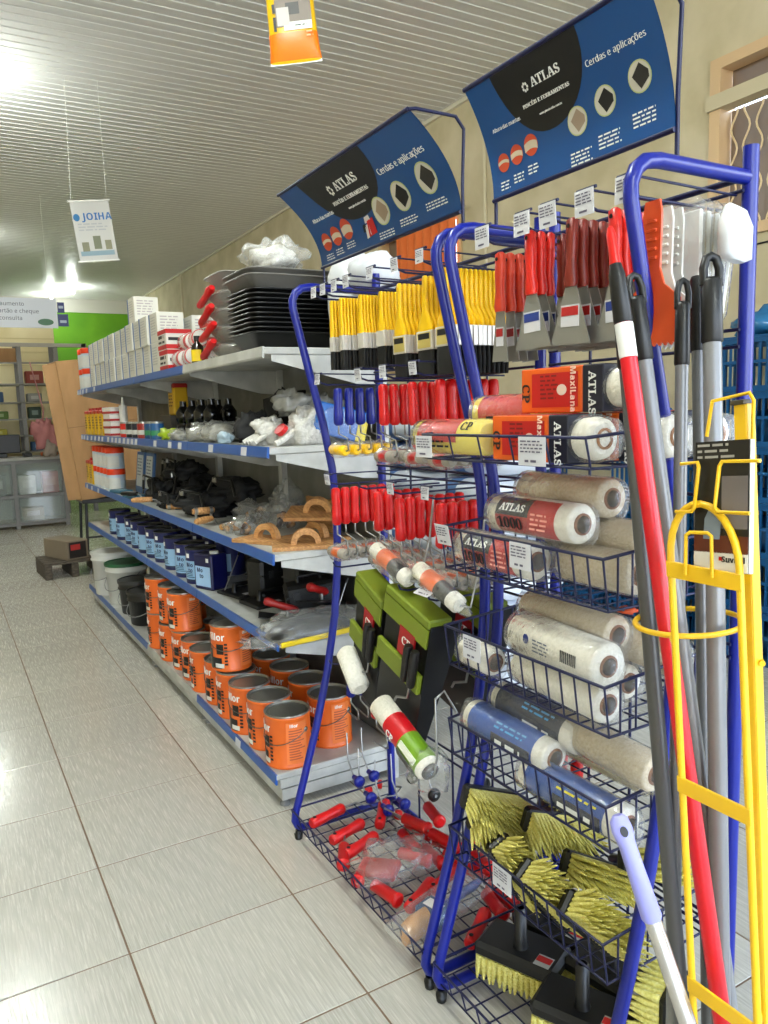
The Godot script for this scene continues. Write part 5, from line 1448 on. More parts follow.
func build_floor_rollers():
	var y := 0.058
	lying_frame("red roller handle lying in the floor tray against the shelf base", Vector3(0.99, y, -2.15), 0.25)
	lying_frame("red roller handle lying second from the shelf base in the floor tray", Vector3(1.00, y, -2.03), 0.30)
	lying_frame("red roller handle lying across the others at the tray front", Vector3(1.0, y, -1.94), 0.33)
	lying_frame("red roller handle with its knob at the bag of red pads", Vector3(1.11, y, -1.66), 0.42)
	lying_frame("red roller handle lying alone in the middle of the floor tray", Vector3(1.02, y, -1.64), 0.5)
	lying_frame("red roller handle lying beside the bent blue tube", Vector3(1.07, y, -1.45), 0.62)
	lying_frame("red roller handle lying aslant at the back of the floor tray", Vector3(1.14, y, -2.06), 0.95)
	# loose roller ends seen head on, at the back of the tray
	var p := proto("loose_roller")
	part(p, "grip", loft(S(), [[-0.05, 0.012, 0.012], [-0.046, 0.017, 0.017], [0.04, 0.017, 0.017], [0.044, 0.020, 0.020], [0.052, 0.020, 0.020], [0.056, 0.012, 0.012]], 14, Basis(Vector3(1, 0, 0), PI / 2)), M("red"))
	part(p, "rod", tube(S(), [Vector3(0, 0, -0.05), Vector3(0, 0.004, -0.13)], 0.003, 6), M("steel"))
	for a in [[1.19, 0.078, -1.92, 0.2], [1.13, 0.076, -1.88, -0.1], [1.17, 0.112, -1.90, 0.3], [1.22, 0.076, -1.80, 0.4], [1.15, 0.076, -1.77, 0.0], [1.19, 0.112, -1.78, 0.2], [1.21, 0.15, -1.86, -0.2], [1.10, 0.076, -1.80, 0.5], [1.20, 0.076, -1.66, 0.3], [1.22, 0.112, -1.64, -0.1], [0.93, 0.076, -1.92, -0.5], [0.94, 0.076, -1.82, -0.8], [0.945, 0.076, -1.70, 0.2], [1.20, 0.076, -1.52, 0.1], [1.16, 0.078, -1.50, -0.2]]:
		place(p, "loose short red roller in the floor tray under the yellow brushes", "roller grip", "loose red roller grips", Vector3(a[0], a[1], a[2]), Basis(Vector3.UP, a[3]))
	p.free()
	var q := proto("loose_roller")
	part(q, "grip", loft(S(), [[-0.03, 0.008, 0.008], [0.0, 0.010, 0.010], [0.004, 0.019, 0.019], [0.014, 0.019, 0.019], [0.018, 0.008, 0.008]], 14, Basis(Vector3(1, 0, 0), PI / 2)), M("blue"))
	part(q, "rod", tube(S(), [Vector3(0, 0, -0.03), Vector3(0.0, 0.05, -0.07), Vector3(0.01, 0.13, -0.09)], 0.0028, 6), M("steel"))
	for a in [[1.10, 0.17, -2.14], [1.15, 0.18, -2.13], [1.12, 0.125, -2.10], [1.15, 0.10, -2.04], [1.20, 0.115, -2.02]]:
		place(q, "blue round ended roller rod at the back of the floor tray", "roller grip", "blue roller ends", Vector3(a[0], a[1], a[2]))
	q.free()
	for a in [[1.22, 0.21, -2.0, "black round ended roller rod above the blue ends"], [1.235, 0.19, -1.90, "black round ended roller rod before the white patch of floor"]]:
		var o := thing("loose_roller", a[3], "roller grip", Vector3(a[0], a[1], a[2]))
		part(o, "grip", loft(S(), [[0.0, 0.009, 0.009], [0.004, 0.021, 0.021], [0.014, 0.021, 0.021], [0.017, 0.009, 0.009]], 14, Basis(Vector3(1, 0, 0), PI / 2)), M("black"))
		part(o, "hub", loft(S(), [[0.015, 0.006, 0.006], [0.021, 0.005, 0.005]], 10, Basis(Vector3(1, 0, 0), PI / 2)), M("steel"))
		part(o, "rod", tube(S(), [Vector3(0, 0, 0.002), Vector3(0.0, 0.05, -0.03), Vector3(0.005, 0.14, -0.04)], 0.0028, 6), M("steel"))
	# clear bags
	var b1 := thing("film_bag", "clear film bag with red pads lying in the floor tray", "plastic bag", Vector3(1.03, y, -1.80))
	part(b1, "pad", cbox(S(), Vector3(-0.05, 0.03, 0.02), Vector3(0.07, 0.025, 0.10), 0.006, Basis(Vector3(0, 0, 1), 0.3) * Basis(Vector3.UP, 0.6)), mat(Color(0.55, 0.10, 0.10), 0.5))
	part(b1, "film", lump(S(), Vector3(0.13, 0.042, 0.10), 88.0, 0.35, 26, 2.4), M("wrap"))
	var b2 := thing("brush_pack", "tan brush with blue wrapper in a clear bag at the tray front", "paint brush", Vector3(1.0, y, -1.545), Basis(Vector3.UP, 0.25))
	part(b2, "bristles", loft(S(), [[-0.11, 0.030, 0.016], [-0.08, 0.036, 0.022], [-0.03, 0.034, 0.020]], 14, Basis(Vector3(0, 0, 1), -PI / 2), Vector3(0, 0.026, 0)), mat(Color(0.72, 0.52, 0.32), 0.8))
	part(b2, "blue_wrapper", cbox(S(), Vector3(0.0, 0.026, 0), Vector3(0.07, 0.05, 0.085), 0.010), mat(Color(0.05, 0.27, 0.45), 0.35))
	part(b2, "white_panel", box(S(), Vector3(0.0, 0.0518, 0.0), Vector3(0.03, 0.001, 0.05)), M("print_white"))
	part(b2, "handle", loft(S(), [[0.03, 0.014, 0.010], [0.10, 0.012, 0.009], [0.16, 0.015, 0.010], [0.19, 0.010, 0.006]], 12, Basis(Vector3(0, 0, 1), -PI / 2), Vector3(0, 0.026, 0)), mat(Color(0.18, 0.25, 0.50), 0.4))
	part(b2, "film", loft(S(), [[-0.13, 0.02, 0.05], [-0.10, 0.034, 0.055], [0.05, 0.036, 0.06], [0.15, 0.020, 0.06], [0.20, 0.008, 0.06]], 18, Basis(Vector3(0, 0, 1), -PI / 2), Vector3(0, 0.034, 0)), M("wrap"))

# ---------------------------------------------------------------- near rack
func scraper_proto(hm: Material, w: float, label: Color) -> Node3D:
	var p := proto("scraper")
	part(p, "handle", loft(S(), [[0.012, 0.004, 0.006], [0.008, 0.009, 0.011], [-0.03, 0.0095, 0.012], [-0.065, 0.0085, 0.010], [-0.095, 0.0095, 0.0145], [-0.105, 0.008, 0.013]], 12, Basis(), Vector3.ZERO, true, 0.8), hm)
	part(p, "hanging_hole", loft(S(), [[-0.0101, 0.004, 0.004], [-0.0096, 0.004, 0.004]], 8, Basis(Vector3(0, 0, 1), -PI / 2), Vector3(0, -0.002, 0)), M("black"))
	var bl := PackedVector2Array([Vector2(-0.012, -0.10), Vector2(0.012, -0.10), Vector2(w * 0.5, -0.205), Vector2(-w * 0.5, -0.205)])
	part(p, "blade", extrude(S(), bl, 0.0016, FACE_AISLE), mat(Color(0.58, 0.58, 0.56), 0.36, 0.5))
	part(p, "label", box(S(), Vector3(-0.0014, -0.155, 0.0), Vector3(0.001, 0.038, w * 0.45)), M("tag"))
	part(p, "label_band", box(S(), Vector3(-0.0020, -0.147, 0.0), Vector3(0.001, 0.016, w * 0.42)), mat(label, 0.5))
	return p

func build_rack_near_goods():
	var redm := mat(Color(0.82, 0.12, 0.07), 0.35)
	var orm := mat(Color(0.80, 0.22, 0.10), 0.4)
	var brn := mat(Color(0.48, 0.13, 0.08), 0.4)
	for a in [[orm, 0.05, -1.27, 1.02, 4, Color(0.6, 0.1, 0.1), "orange red handled narrow scraper beside the yellow brushes", 1.675], [redm, 0.10, -1.15, 0.995, 3, Color(0.1, 0.2, 0.5), "bright red handled wide scraper with blue label", 1.69], [brn, 0.09, -1.15, 1.075, 5, Color(0.7, 0.1, 0.1), "brown red handled scraper behind the bright red ones", 1.69], [brn, 0.10, -1.045, 1.0, 8, Color(0.7, 0.1, 0.1), "brown red handled scraper with red label", 1.69], [redm, 0.11, -0.965, 1.02, 7, Color(0.1, 0.2, 0.5), "red handled scraper half hidden by the poles", 1.69]]:
		var p := scraper_proto(a[0], a[1], a[5])
		for k in a[4]:
			place(p, a[6] + ", %s from the tip" % nth(k), "scraper", a[6] + " group", Vector3(a[3] + k * 0.0235, a[7], a[2]), Basis(Vector3(1, 0, 0), rng.randf_range(-0.04, 0.05)))
		p.free()
	# notched plastic spreaders
	for a in [[1.012, -0.878, Color(0.86, 0.30, 0.10), "orange notched plastic spreader", "spreader"], [1.065, -0.90, Color(0.82, 0.82, 0.79), "white notched plastic spreader behind the orange one", "spreader"], [1.09, -0.90, Color(0.80, 0.80, 0.77), "second white notched plastic spreader", "spreader"]]:
		var o := thing("spreader", a[3], "spreader", Vector3(a[0], 1.672, a[1]))
		var pl := PackedVector2Array([Vector2(-0.014, 0.02), Vector2(0.014, 0.02), Vector2(0.018, 0.0), Vector2(0.016, -0.085), Vector2(0.024, -0.11), Vector2(0.055, -0.135), Vector2(0.055, -0.20)])
		for k in 11:
			pl.append(Vector2(0.055 - k * 0.011 + 0.0, -0.20)); pl.append(Vector2(0.055 - k * 0.011 - 0.005, -0.206))
		pl.append(Vector2(-0.066, -0.135)); pl.append(Vector2(-0.024, -0.11)); pl.append(Vector2(-0.016, -0.085)); pl.append(Vector2(-0.018, 0.0))
		part(o, "plate", extrude(S(), pl, 0.004, FACE_AISLE), mat(a[2], 0.4))
		for k in 5:
			part(o, "rib", cbox(S(), Vector3(-0.003, -0.012 - k * 0.014, 0.0), Vector3(0.004, 0.005, 0.020), 0.001), mat(a[2], 0.4))
	var bagw := proto("white_spatula")
	part(bagw, "plate", cbox(S(), Vector3(0, -0.10, 0), Vector3(0.008, 0.16, 0.11), 0.003), mat(Color(0.84, 0.84, 0.82), 0.45))
	part(bagw, "film", loft(S(), [[0.0, 0.006, 0.05], [-0.01, 0.009, 0.06], [-0.18, 0.009, 0.06], [-0.19, 0.006, 0.055]], 12, Basis(), Vector3.ZERO, true, 0.5), M("wrap"))
	for k in 5:
		place(bagw, "white spatula in clear film, %s from the orange spreader" % nth(k), "spatula", "white spatulas", Vector3(1.12 + k * 0.022, 1.71, -0.925), Basis(Vector3(1, 0, 0), 0.03 * k))
	bagw.free()
	var wpk := thing("white_pouch", "white plastic pouch on the rack corner post above the grey poles", "pouch", Vector3(1.15, 1.60, -0.83), Basis(Vector3.UP, 0.3).scaled(Vector3(0.72, 0.72, 0.72)))
	part(wpk, "pouch", loft(S(), [[0.0, 0.04, 0.012], [0.01, 0.075, 0.022], [0.08, 0.072, 0.024], [0.115, 0.055, 0.012], [0.12, 0.045, 0.004]], 16, Basis(), Vector3.ZERO, true, 0.6), mat(Color(0.84, 0.85, 0.85), 0.4))
	build_basket_rollers()
	build_yellow_brushes()

const ALONG_Z := Basis(Vector3(1, 0, 0), Vector3(0, 0, 1), Vector3(0, -1, 0))

func roller_parts(o: Node3D, r: float, l: float, m: Material):
	# wool sleeve along Z, centred at the origin, with a hollow plastic core
	part(o, "wool_sleeve", loft(S(), [[-l / 2, 0.02, 0.02], [-l / 2, r * 0.9, r * 0.9], [-l / 2 + 0.006, r, r], [l / 2 - 0.006, r, r], [l / 2, r * 0.9, r * 0.9], [l / 2, 0.02, 0.02]], 22, ALONG_Z, Vector3.ZERO, false), m)
	part(o, "core", loft(S(), [[-l / 2 - 0.004, 0.020, 0.020], [l / 2 + 0.003, 0.020, 0.020], [l / 2 + 0.003, 0.016, 0.016], [l / 2 - 0.05, 0.016, 0.016]], 16, ALONG_Z, Vector3.ZERO, true), mat(Color(0.50, 0.30, 0.18), 0.7))

func build_basket_rollers():
	# boxed rollers, top basket
	for a in [[Vector3(0.955, 1.320, -1.055), 0.0, "orange and red boxed wool roller with navy end lying in the top basket front"], [Vector3(1.03, 1.405, -1.055), 0.05, "orange and red boxed wool roller lying on top of another in the top basket"], [Vector3(1.06, 1.320, -0.995), 0.0, "orange and red boxed wool roller behind, showing its orange side"], [Vector3(1.17, 1.320, -1.00), 0.0, "boxed wool roller with pale end before the rear grid"]]:
		var o := thing("boxed_roller", a[2], "paint roller", a[0], Basis(Vector3.UP, a[1]))
		var s := 0.082
		part(o, "box_sleeve", cbox(S(), Vector3(0, 0, -0.035), Vector3(s, s, 0.155), 0.002), mat(Color(0.86, 0.36, 0.06), 0.45))
		part(o, "navy_end", cbox(S(), Vector3(0, 0, 0.066), Vector3(s + 0.0004, s + 0.0004, 0.048), 0.002), M("navy"))
		var redp := mat(Color(0.72, 0.06, 0.05), 0.45)
		part(o, "red_panel", box(S(), Vector3(-s / 2 - 0.0004, 0, -0.025), Vector3(0.001, s * 0.76, 0.115)), redp)
		part(o, "red_panel", box(S(), Vector3(0, s / 2 + 0.0004, -0.02), Vector3(s * 0.76, 0.001, 0.12)), redp)
		part(o, "small_print", small_print(S(), Vector3(-s / 2 - 0.0008, 0.024, -0.06), Vector3(0, 0, 1), Vector3.UP, 0.045, 6, 0.008, Vector3(-1, 0, 0)), mat(Color(0.45, 0.05, 0.05), 0.5))
		part(o, "white_print", small_print(S(), Vector3(-0.025, s / 2 + 0.0008, -0.05), Vector3(0, 0, 1), Vector3(-1, 0, 0), 0.11, 3, 0.012, Vector3(0, 1, 0)), mat(Color(0.75, 0.75, 0.75), 0.5))
		var turn := Basis(Vector3(0, -1, 0), Vector3(0, 0, 1), Vector3(-1, 0, 0))
		letter(o, "ATLAS", 0.0165, M("print_white"), Vector3(-s / 2 - 0.001, -0.008, 0.066), turn, font_serif)
		letter(o, "MaxiLana", 0.013, mat(Color(0.95, 0.82, 0.75), 0.5), Vector3(-s / 2 - 0.0015, 0.0, 0.022), turn)
		letter(o, "CP", 0.020, M("print_dark"), Vector3(-s / 2 - 0.0015, -0.004, -0.098), turn, font_serif)
		part(o, "badge", loft(S(), [[0.0, 0.010, 0.012], [0.001, 0.010, 0.012]], 16, Basis(Vector3(0, 0, 1), PI / 2), Vector3(-s / 2 - 0.0005, 0, -0.006)), mat(Color(0.85, 0.78, 0.72), 0.5))
		part(o, "roller_end", loft(S(), [[0.085, 0.034, 0.034], [0.115, 0.037, 0.037], [0.128, 0.034, 0.034], [0.132, 0.026, 0.026]], 20, ALONG_Z), M("wool"))
		part(o, "core", loft(S(), [[0.126, 0.018, 0.018], [0.135, 0.018, 0.018], [0.135, 0.014, 0.014], [0.12, 0.013, 0.013]], 16, ALONG_Z), mat(Color(0.62, 0.40, 0.22), 0.7))
		part(o, "film", loft(S(), [[0.088, 0.0415, 0.0415], [0.12, 0.041, 0.041], [0.138, 0.034, 0.036], [0.155, 0.026, 0.034], [0.16, 0.012, 0.026]], 18, ALONG_Z), M("wrap"))
	# yellow roller packs at the far end of the top basket
	for a in [[Vector3(0.945, 1.318, -1.33), "yellow wool roller with red paper in clear film at the end of the top basket"], [Vector3(1.02, 1.365, -1.20), "second yellow wool roller with red paper lying behind the boxed rollers"]]:
		var o := thing("yellow_roller", a[1], "paint roller", a[0], Basis(Vector3.UP, 0.12 if a[0].x > 1.0 else 0.0))
		part(o, "wool_sleeve", loft(S(), [[-0.12, 0.025, 0.025], [-0.113, 0.036, 0.036], [0.11, 0.036, 0.036], [0.116, 0.028, 0.028]], 22, ALONG_Z), mat(Color(0.88, 0.80, 0.30), 0.85))
		var rp := S()
		rp.set_smooth_group(0)
		for k in 10:
			var p := lerpf(-0.25, 1.7, k / 10.0)
			var q := lerpf(-0.25, 1.7, (k + 1) / 10.0)
			var u := Vector3(-cos(p), sin(p), 0) * 0.0372
			var v := Vector3(-cos(q), sin(q), 0) * 0.0372
			quad(rp, u + Vector3(0, 0, -0.095), v + Vector3(0, 0, -0.095), v + Vector3(0, 0, 0.05), u + Vector3(0, 0, 0.05), u)
		part(o, "red_paper", rp, mat(Color(0.76, 0.07, 0.06), 0.4))
		part(o, "small_print", small_print(S(), Vector3(-0.0372, -0.010, -0.07), Vector3(0, 0, 1), Vector3.UP, 0.10, 2, 0.010, Vector3(-1, 0, 0)), M("print_dark"))
		letter(o, "CP", 0.02, M("print_dark"), Vector3(-0.030, 0.024, 0.078), Basis(Vector3(0, 0, 1), Vector3(0.62, 0.78, 0), Vector3(-0.78, 0.62, 0)), font_serif)
		part(o, "film", loft(S(), [[-0.14, 0.014, 0.03], [-0.122, 0.038, 0.038], [0.116, 0.038, 0.038], [0.135, 0.014, 0.03]], 20, ALONG_Z), M("wrap"))
	# second basket: rollers with the printed paper
	var red := mat(Color(0.74, 0.06, 0.07), 0.4)
	for a in [[Vector3(0.985, 1.165, -1.12), "printed", "wool roller with navy and red numbered paper lying on top of the second basket"], [Vector3(0.975, 1.082, -1.225), "printed", "wool roller with navy and red numbered paper low in the second basket"], [Vector3(1.06, 1.205, -1.12), "plain", "plain tan wool roller lying behind the numbered one"], [Vector3(1.07, 1.130, -1.05), "plain", "plain wool roller in film at the right hand corner of the second basket"], [Vector3(1.02, 1.085, -0.99), "plain", "plain wool roller low in the front corner of the second basket"], [Vector3(1.15, 1.085, -1.10), "plain", "plain wool roller at the rear of the second basket"]]:
		var o := thing("wool_roller", a[2], "paint roller", a[0], Basis(Vector3.UP, rng.randf_range(-0.05, 0.05)))
		var l := 0.235 if a[0].z < -1.0 else 0.17
		roller_parts(o, 0.037, l, M("wool") if a[1] == "printed" else M("tan_wool"))
		if a[1] == "printed":
			var np := S()
			np.set_smooth_group(0)
			var rp := S()
			rp.set_smooth_group(0)
			var tp := S()
			tp.set_smooth_group(0)
			for k in 12:
				var p := lerpf(-1.0, 1.2, k / 12.0)
				var q := lerpf(-1.0, 1.2, (k + 1) / 12.0)
				var u := Vector3(-cos(p), sin(p), 0) * 0.0382
				var v := Vector3(-cos(q), sin(q), 0) * 0.0382
				if k >= 6:
					quad(np, u + Vector3(0, 0, -0.085), v + Vector3(0, 0, -0.085), v + Vector3(0, 0, 0.012), u + Vector3(0, 0, 0.012), u)
				else:
					quad(tp, u + Vector3(0, 0, -0.085), v + Vector3(0, 0, -0.085), v + Vector3(0, 0, 0.012), u + Vector3(0, 0, 0.012), u)
				quad(rp, u + Vector3(0, 0, 0.012), v + Vector3(0, 0, 0.012), v + Vector3(0, 0, 0.085), u + Vector3(0, 0, 0.085), u)
			part(o, "navy_paper", np, M("navy"))
			part(o, "dark_red_paper", tp, mat(Color(0.68, 0.06, 0.07), 0.4))
			part(o, "red_paper", rp, red)
			var up := Basis(Vector3(0, 0, 1), Vector3(0.52, 0.854, 0), Vector3(-0.854, 0.52, 0))
			letter(o, "ATLAS", 0.016, M("print_white"), Vector3(-0.0345, 0.0195, -0.036), up, font_serif)
			letter(o, "1000", 0.024, M("print_dark"), Vector3(-0.0395, -0.010, -0.038), Basis(Vector3(0, 0, 1), Vector3(-0.26, 0.966, 0), Vector3(-0.966, -0.26, 0)), font_serif)
			part(o, "small_print", small_print(S(), Vector3(-0.0387, 0.010, 0.022), Vector3(0, 0, 1), Vector3(0.1, 0.99, 0), 0.052, 4, 0.009, Vector3(-1, 0, 0)), mat(Color(0.9, 0.6, 0.55), 0.5))
		part(o, "film", loft(S(), [[-l / 2 - 0.02, 0.015, 0.03], [-l / 2 - 0.003, 0.040, 0.040], [l / 2 + 0.003, 0.040, 0.040], [l / 2 + 0.025, 0.018, 0.034]], 18, ALONG_Z), M("wrap"))
	# third basket: white wool rollers
	for a in [[Vector3(0.985, 0.925, -1.055), 0.042, "white wool roller with a paw mark and barcode on its film, third basket"], [Vector3(0.99, 0.852, -1.06), 0.036, "white wool roller low in the front of the third basket"], [Vector3(1.05, 0.958, -1.10), 0.036, "tan wool roller in film behind the barcode roller"], [Vector3(1.12, 0.925, -1.02), 0.038, "tan wool roller in film at the rear of the third basket"], [Vector3(1.08, 0.860, -1.10), 0.034, "white wool roller between front and rear of the third basket"], [Vector3(0.97, 0.848, -1.29), 0.030, "short white wool roller at the far end of the third basket"]]:
		var o := thing("wool_roller", a[2], "paint roller", a[0], Basis(Vector3.UP, rng.randf_range(-0.04, 0.04)) * Basis(Vector3(1, 0, 0), 0.03))
		var l := 0.24 if a[1] > 0.031 else 0.10
		roller_parts(o, a[1], l, M("tan_wool") if "tan" in a[2] else M("wool"))
		if "barcode" in a[2] and "paw" in a[2]:
			var bars := S()
			for k in 9:
				box(bars, Vector3(-a[1] - 0.0016, 0.004, 0.045 + k * 0.0048), Vector3(0.001, 0.022, 0.0022))
			part(o, "barcode", bars, M("print_dark"))
			part(o, "mark", loft(S(), [[0.0, 0.010, 0.008], [0.001, 0.010, 0.008]], 8, Basis(Vector3(0, 0, 1), PI / 2), Vector3(-a[1] - 0.001, 0.008, -0.055)), mat(Color(0.10, 0.18, 0.45), 0.4))
			part(o, "small_print", small_print(S(), Vector3(-a[1] - 0.001, 0.010, -0.035), Vector3(0, 0, 1), Vector3.UP, 0.045, 4, 0.007, Vector3(-1, 0, 0)), mat(Color(0.35, 0.38, 0.45), 0.5))
		part(o, "film", loft(S(), [[-l / 2 - 0.022, 0.015, 0.03], [-l / 2 - 0.003, a[1] + 0.003, a[1] + 0.003], [l / 2 + 0.003, a[1] + 0.003, a[1] + 0.003], [l / 2 + 0.022, 0.018, 0.03]], 18, ALONG_Z), M("wrap"))
	var orl := thing("orange_label", "torn orange paper label lying on the tan rollers", "paper label", Vector3(1.06, 0.998, -0.97), Basis(Vector3.UP, 0.4))
	part(orl, "paper", lump(S(), Vector3(0.018, 0.006, 0.02), 5.5, 0.4, 14, 2.6), mat(Color(0.80, 0.30, 0.10), 0.6))
	# fourth basket: blue sleeved rollers
	for a in [[Vector3(0.98, 0.700, -1.20), "blue", "wool roller with bright blue paper across the fourth basket rim"], [Vector3(1.03, 0.740, -1.17), "navy", "wool roller with dark blue paper behind the bright blue one"], [Vector3(0.985, 0.642, -1.02), "blue2", "wool roller with blue and navy paper low in the fourth basket"], [Vector3(1.04, 0.735, -1.00), "clear", "tan wool roller in glossy clear film at the corner of the fourth basket"], [Vector3(1.13, 0.66, -1.10), "clear", "plain wool roller at the rear of the fourth basket"]]:
		var o := thing("wool_roller", a[2], "paint roller", a[0], Basis(Vector3.UP, rng.randf_range(0.0, 0.1)) * Basis(Vector3(1, 0, 0), 0.06))
		roller_parts(o, 0.035, 0.24, M("wool") if a[1] != "clear" else M("tan_wool"))
		if a[1] != "clear":
			var c1 := Color(0.04, 0.28, 0.60) if a[1] != "navy" else Color(0.04, 0.08, 0.22)
			part(o, "blue_paper", loft(S(), [[-0.10, 0.0358, 0.0358], [0.09, 0.0358, 0.0358]], 20, ALONG_Z, Vector3.ZERO, false), mat(c1, 0.35))
			part(o, "yellow_print", small_print(S(), Vector3(-0.026, 0.026, -0.02), Vector3(0, 0, 1), Vector3(0.7, 0.7, 0), 0.10, 2, 0.010, Vector3(-0.7, 0.7, 0)), mat(Color(0.80, 0.75, 0.20), 0.5) if a[1] == "blue2" else mat(Color(0.35, 0.62, 0.82), 0.5))
			part(o, "navy_panel", box(S(), Vector3(-0.0352, -0.006, 0.03), Vector3(0.003, 0.026, 0.11)), mat(Color(0.04, 0.06, 0.18), 0.4))
			part(o, "white_print", small_print(S(), Vector3(-0.037, -0.012, -0.012), Vector3(0, 0, 1), Vector3.UP, 0.09, 1, 0.022, Vector3(-1, 0, 0)), M("print_white"))
		part(o, "film", loft(S(), [[-0.142, 0.015, 0.03], [-0.123, 0.038, 0.038], [0.123, 0.038, 0.038], [0.142, 0.018, 0.03]], 18, ALONG_Z), M("wrap"))
	# red grips seen behind the fourth basket
	var rg := mini_roller_proto("hanging_roller", M("red"), null, 0.06, 0.08, false)
	for k in 5:
		place(rg, "red roller handle hanging behind the wire of the fourth basket", "paint roller", "red handles behind the baskets", Vector3(1.14 + 0.018 * (k % 3), 0.60, -1.33 + 0.0 + k * 0.034))
	rg.free()

func tufts(nx: int, nz: int, w: float, d: float, l: float, splay: float, sd: int) -> SurfaceTool:
	# bundle of tapering bristle tufts growing from y=0 to -l
	var r := RandomNumberGenerator.new()
	r.seed = sd
	var st := S()
	for i in nx:
		for j in nz:
			var u := (i + 0.5) / nx - 0.5
			var v := (j + 0.5) / nz - 0.5
			var top := Vector3(u * w, 0, v * d)
			var bot := Vector3(u * (w + splay), -l * r.randf_range(0.92, 1.04), v * (d + splay * 0.5)) + Vector3(r.randf_range(-0.003, 0.003), 0, r.randf_range(-0.003, 0.003))
			tube(st, [top, top.lerp(bot, 0.55), top.lerp(bot, 0.8), bot], maxf(w / nx, d / nz) * 0.62, 5, w / nx * 0.16)
	return st

func build_yellow_brushes():
	var yb := M("yellow_bristle")
	# block brush: black block with side grip, long yellow bristles
	var p := proto("block_brush")
	part(p, "block", cbox(S(), Vector3(0, 0.014, 0), Vector3(0.14, 0.028, 0.055), 0.006), M("black"))
	part(p, "grip", loft(S(), [[0.0, 0.016, 0.014], [0.03, 0.012, 0.011], [0.10, 0.014, 0.012], [0.12, 0.010, 0.009]], 12, Basis(Vector3(0, 0, 1), 0.5), Vector3(0.02, 0.026, 0)), M("black"))
	part(p, "hub", loft(S(), [[0.0, 0.013, 0.013], [0.008, 0.012, 0.012]], 12, Basis(), Vector3(-0.03, 0.028, 0)), mat(Color(0.35, 0.36, 0.38), 0.3))
	part(p, "bristles", tufts(16, 5, 0.120, 0.050, 0.085, 0.035, 5), yb)
	# position of the block, direction the bristles point, roll about that direction
	var spots := [[Vector3(1.03, 0.475, -1.335), Vector3(-0.30, 0.05, 1.0), 0.3, "yellow bristled block brush uppermost at the far end of the brush basket"],
		[Vector3(1.02, 0.425, -1.300), Vector3(-0.45, 0.0, 1.0), 0.5, "yellow bristled block brush under the uppermost one"],
		[Vector3(0.99, 0.395, -1.205), Vector3(-0.25, 0.35, 1.0), 1.2, "yellow bristled block brush leaning at the basket front with its price tag"],
		[Vector3(1.09, 0.470, -1.190), Vector3(-0.35, -0.10, 1.0), 0.2, "yellow bristled block brush with bristles spread over the others"],
		[Vector3(0.985, 0.400, -1.100), Vector3(-0.15, 0.45, 1.0), 1.0, "yellow bristled block brush standing near the basket corner"],
		[Vector3(1.08, 0.430, -1.060), Vector3(-0.30, 0.30, 1.0), 0.5, "yellow bristled block brush half under the black grips"],
		[Vector3(1.00, 0.395, -0.985), Vector3(-0.10, 0.50, 1.0), 0.9, "yellow bristled block brush in the near corner of the basket"],
		[Vector3(1.17, 0.450, -1.000), Vector3(0.1, 0.35, 1.0), 0.4, "yellow bristled block brush at the rear grid behind the lilac pole"],
		[Vector3(1.17, 0.430, -1.240), Vector3(-0.2, 0.5, 1.0), 0.6, "yellow bristled block brush at the rear of the brush basket"]]
	for a in spots:
		var up: Vector3 = -a[1].normalized()
		var side := up.cross(Vector3(1, 0, 0)).normalized()
		var b := Basis(side.cross(up).normalized() * -1.0, up, side)
		b = Basis(up.cross(side), up, side).orthonormalized()
		place(p, a[3], "brush", "", a[0], Basis(up, a[2]) * b)
	p.free()
	# floor brooms with sockets
	var q := proto("broom_head")
	part(q, "block", cbox(S(), Vector3(0, 0.018, 0), Vector3(0.115, 0.036, 0.20), 0.010), mat(Color(0.045, 0.045, 0.045), 0.5))
	part(q, "socket", loft(S(), [[0.034, 0.018, 0.018], [0.045, 0.015, 0.015], [0.13, 0.014, 0.014], [0.132, 0.010, 0.010], [0.10, 0.009, 0.009]], 14, Basis(), Vector3(-0.012, 0, 0.0)), M("black"))
	part(q, "label", box(S(), Vector3(-0.030, 0.0365, 0.065), Vector3(0.036, 0.001, 0.036)), mat(Color(0.62, 0.62, 0.60), 0.5))
	part(q, "red_label", box(S(), Vector3(-0.026, 0.0372, 0.065), Vector3(0.018, 0.001, 0.034)), mat(Color(0.70, 0.08, 0.07), 0.5))
	part(q, "bristles", tufts(7, 14, 0.105, 0.19, 0.06, 0.015, 8), yb)
	place(q, "black broom head with yellow bristles and red label lying on the near rack's floor tray", "broom head", "", Vector3(1.06, 0.118, -1.265), Basis(Vector3.UP, 0.42))
	place(q, "black broom head beside the lilac pole with its socket lying sideways", "broom head", "", Vector3(1.05, 0.118, -1.06), Basis(Vector3.UP, 0.45))
	place(q, "black broom head at the rear of the near rack's floor tray", "broom head", "", Vector3(1.18, 0.118, -1.10), Basis(Vector3.UP, 0.2))
	place(q, "black broom head standing on end with its bristles sideways", "broom head", "", Vector3(1.13, 0.165, -0.92), Basis(Vector3.UP, 0.4) * Basis(Vector3(1, 0, 0), PI / 2))
	place(q, "black broom head at the far corner of the near rack's floor tray", "broom head", "", Vector3(1.19, 0.118, -1.29), Basis(Vector3.UP, 0.3))
	q.free()

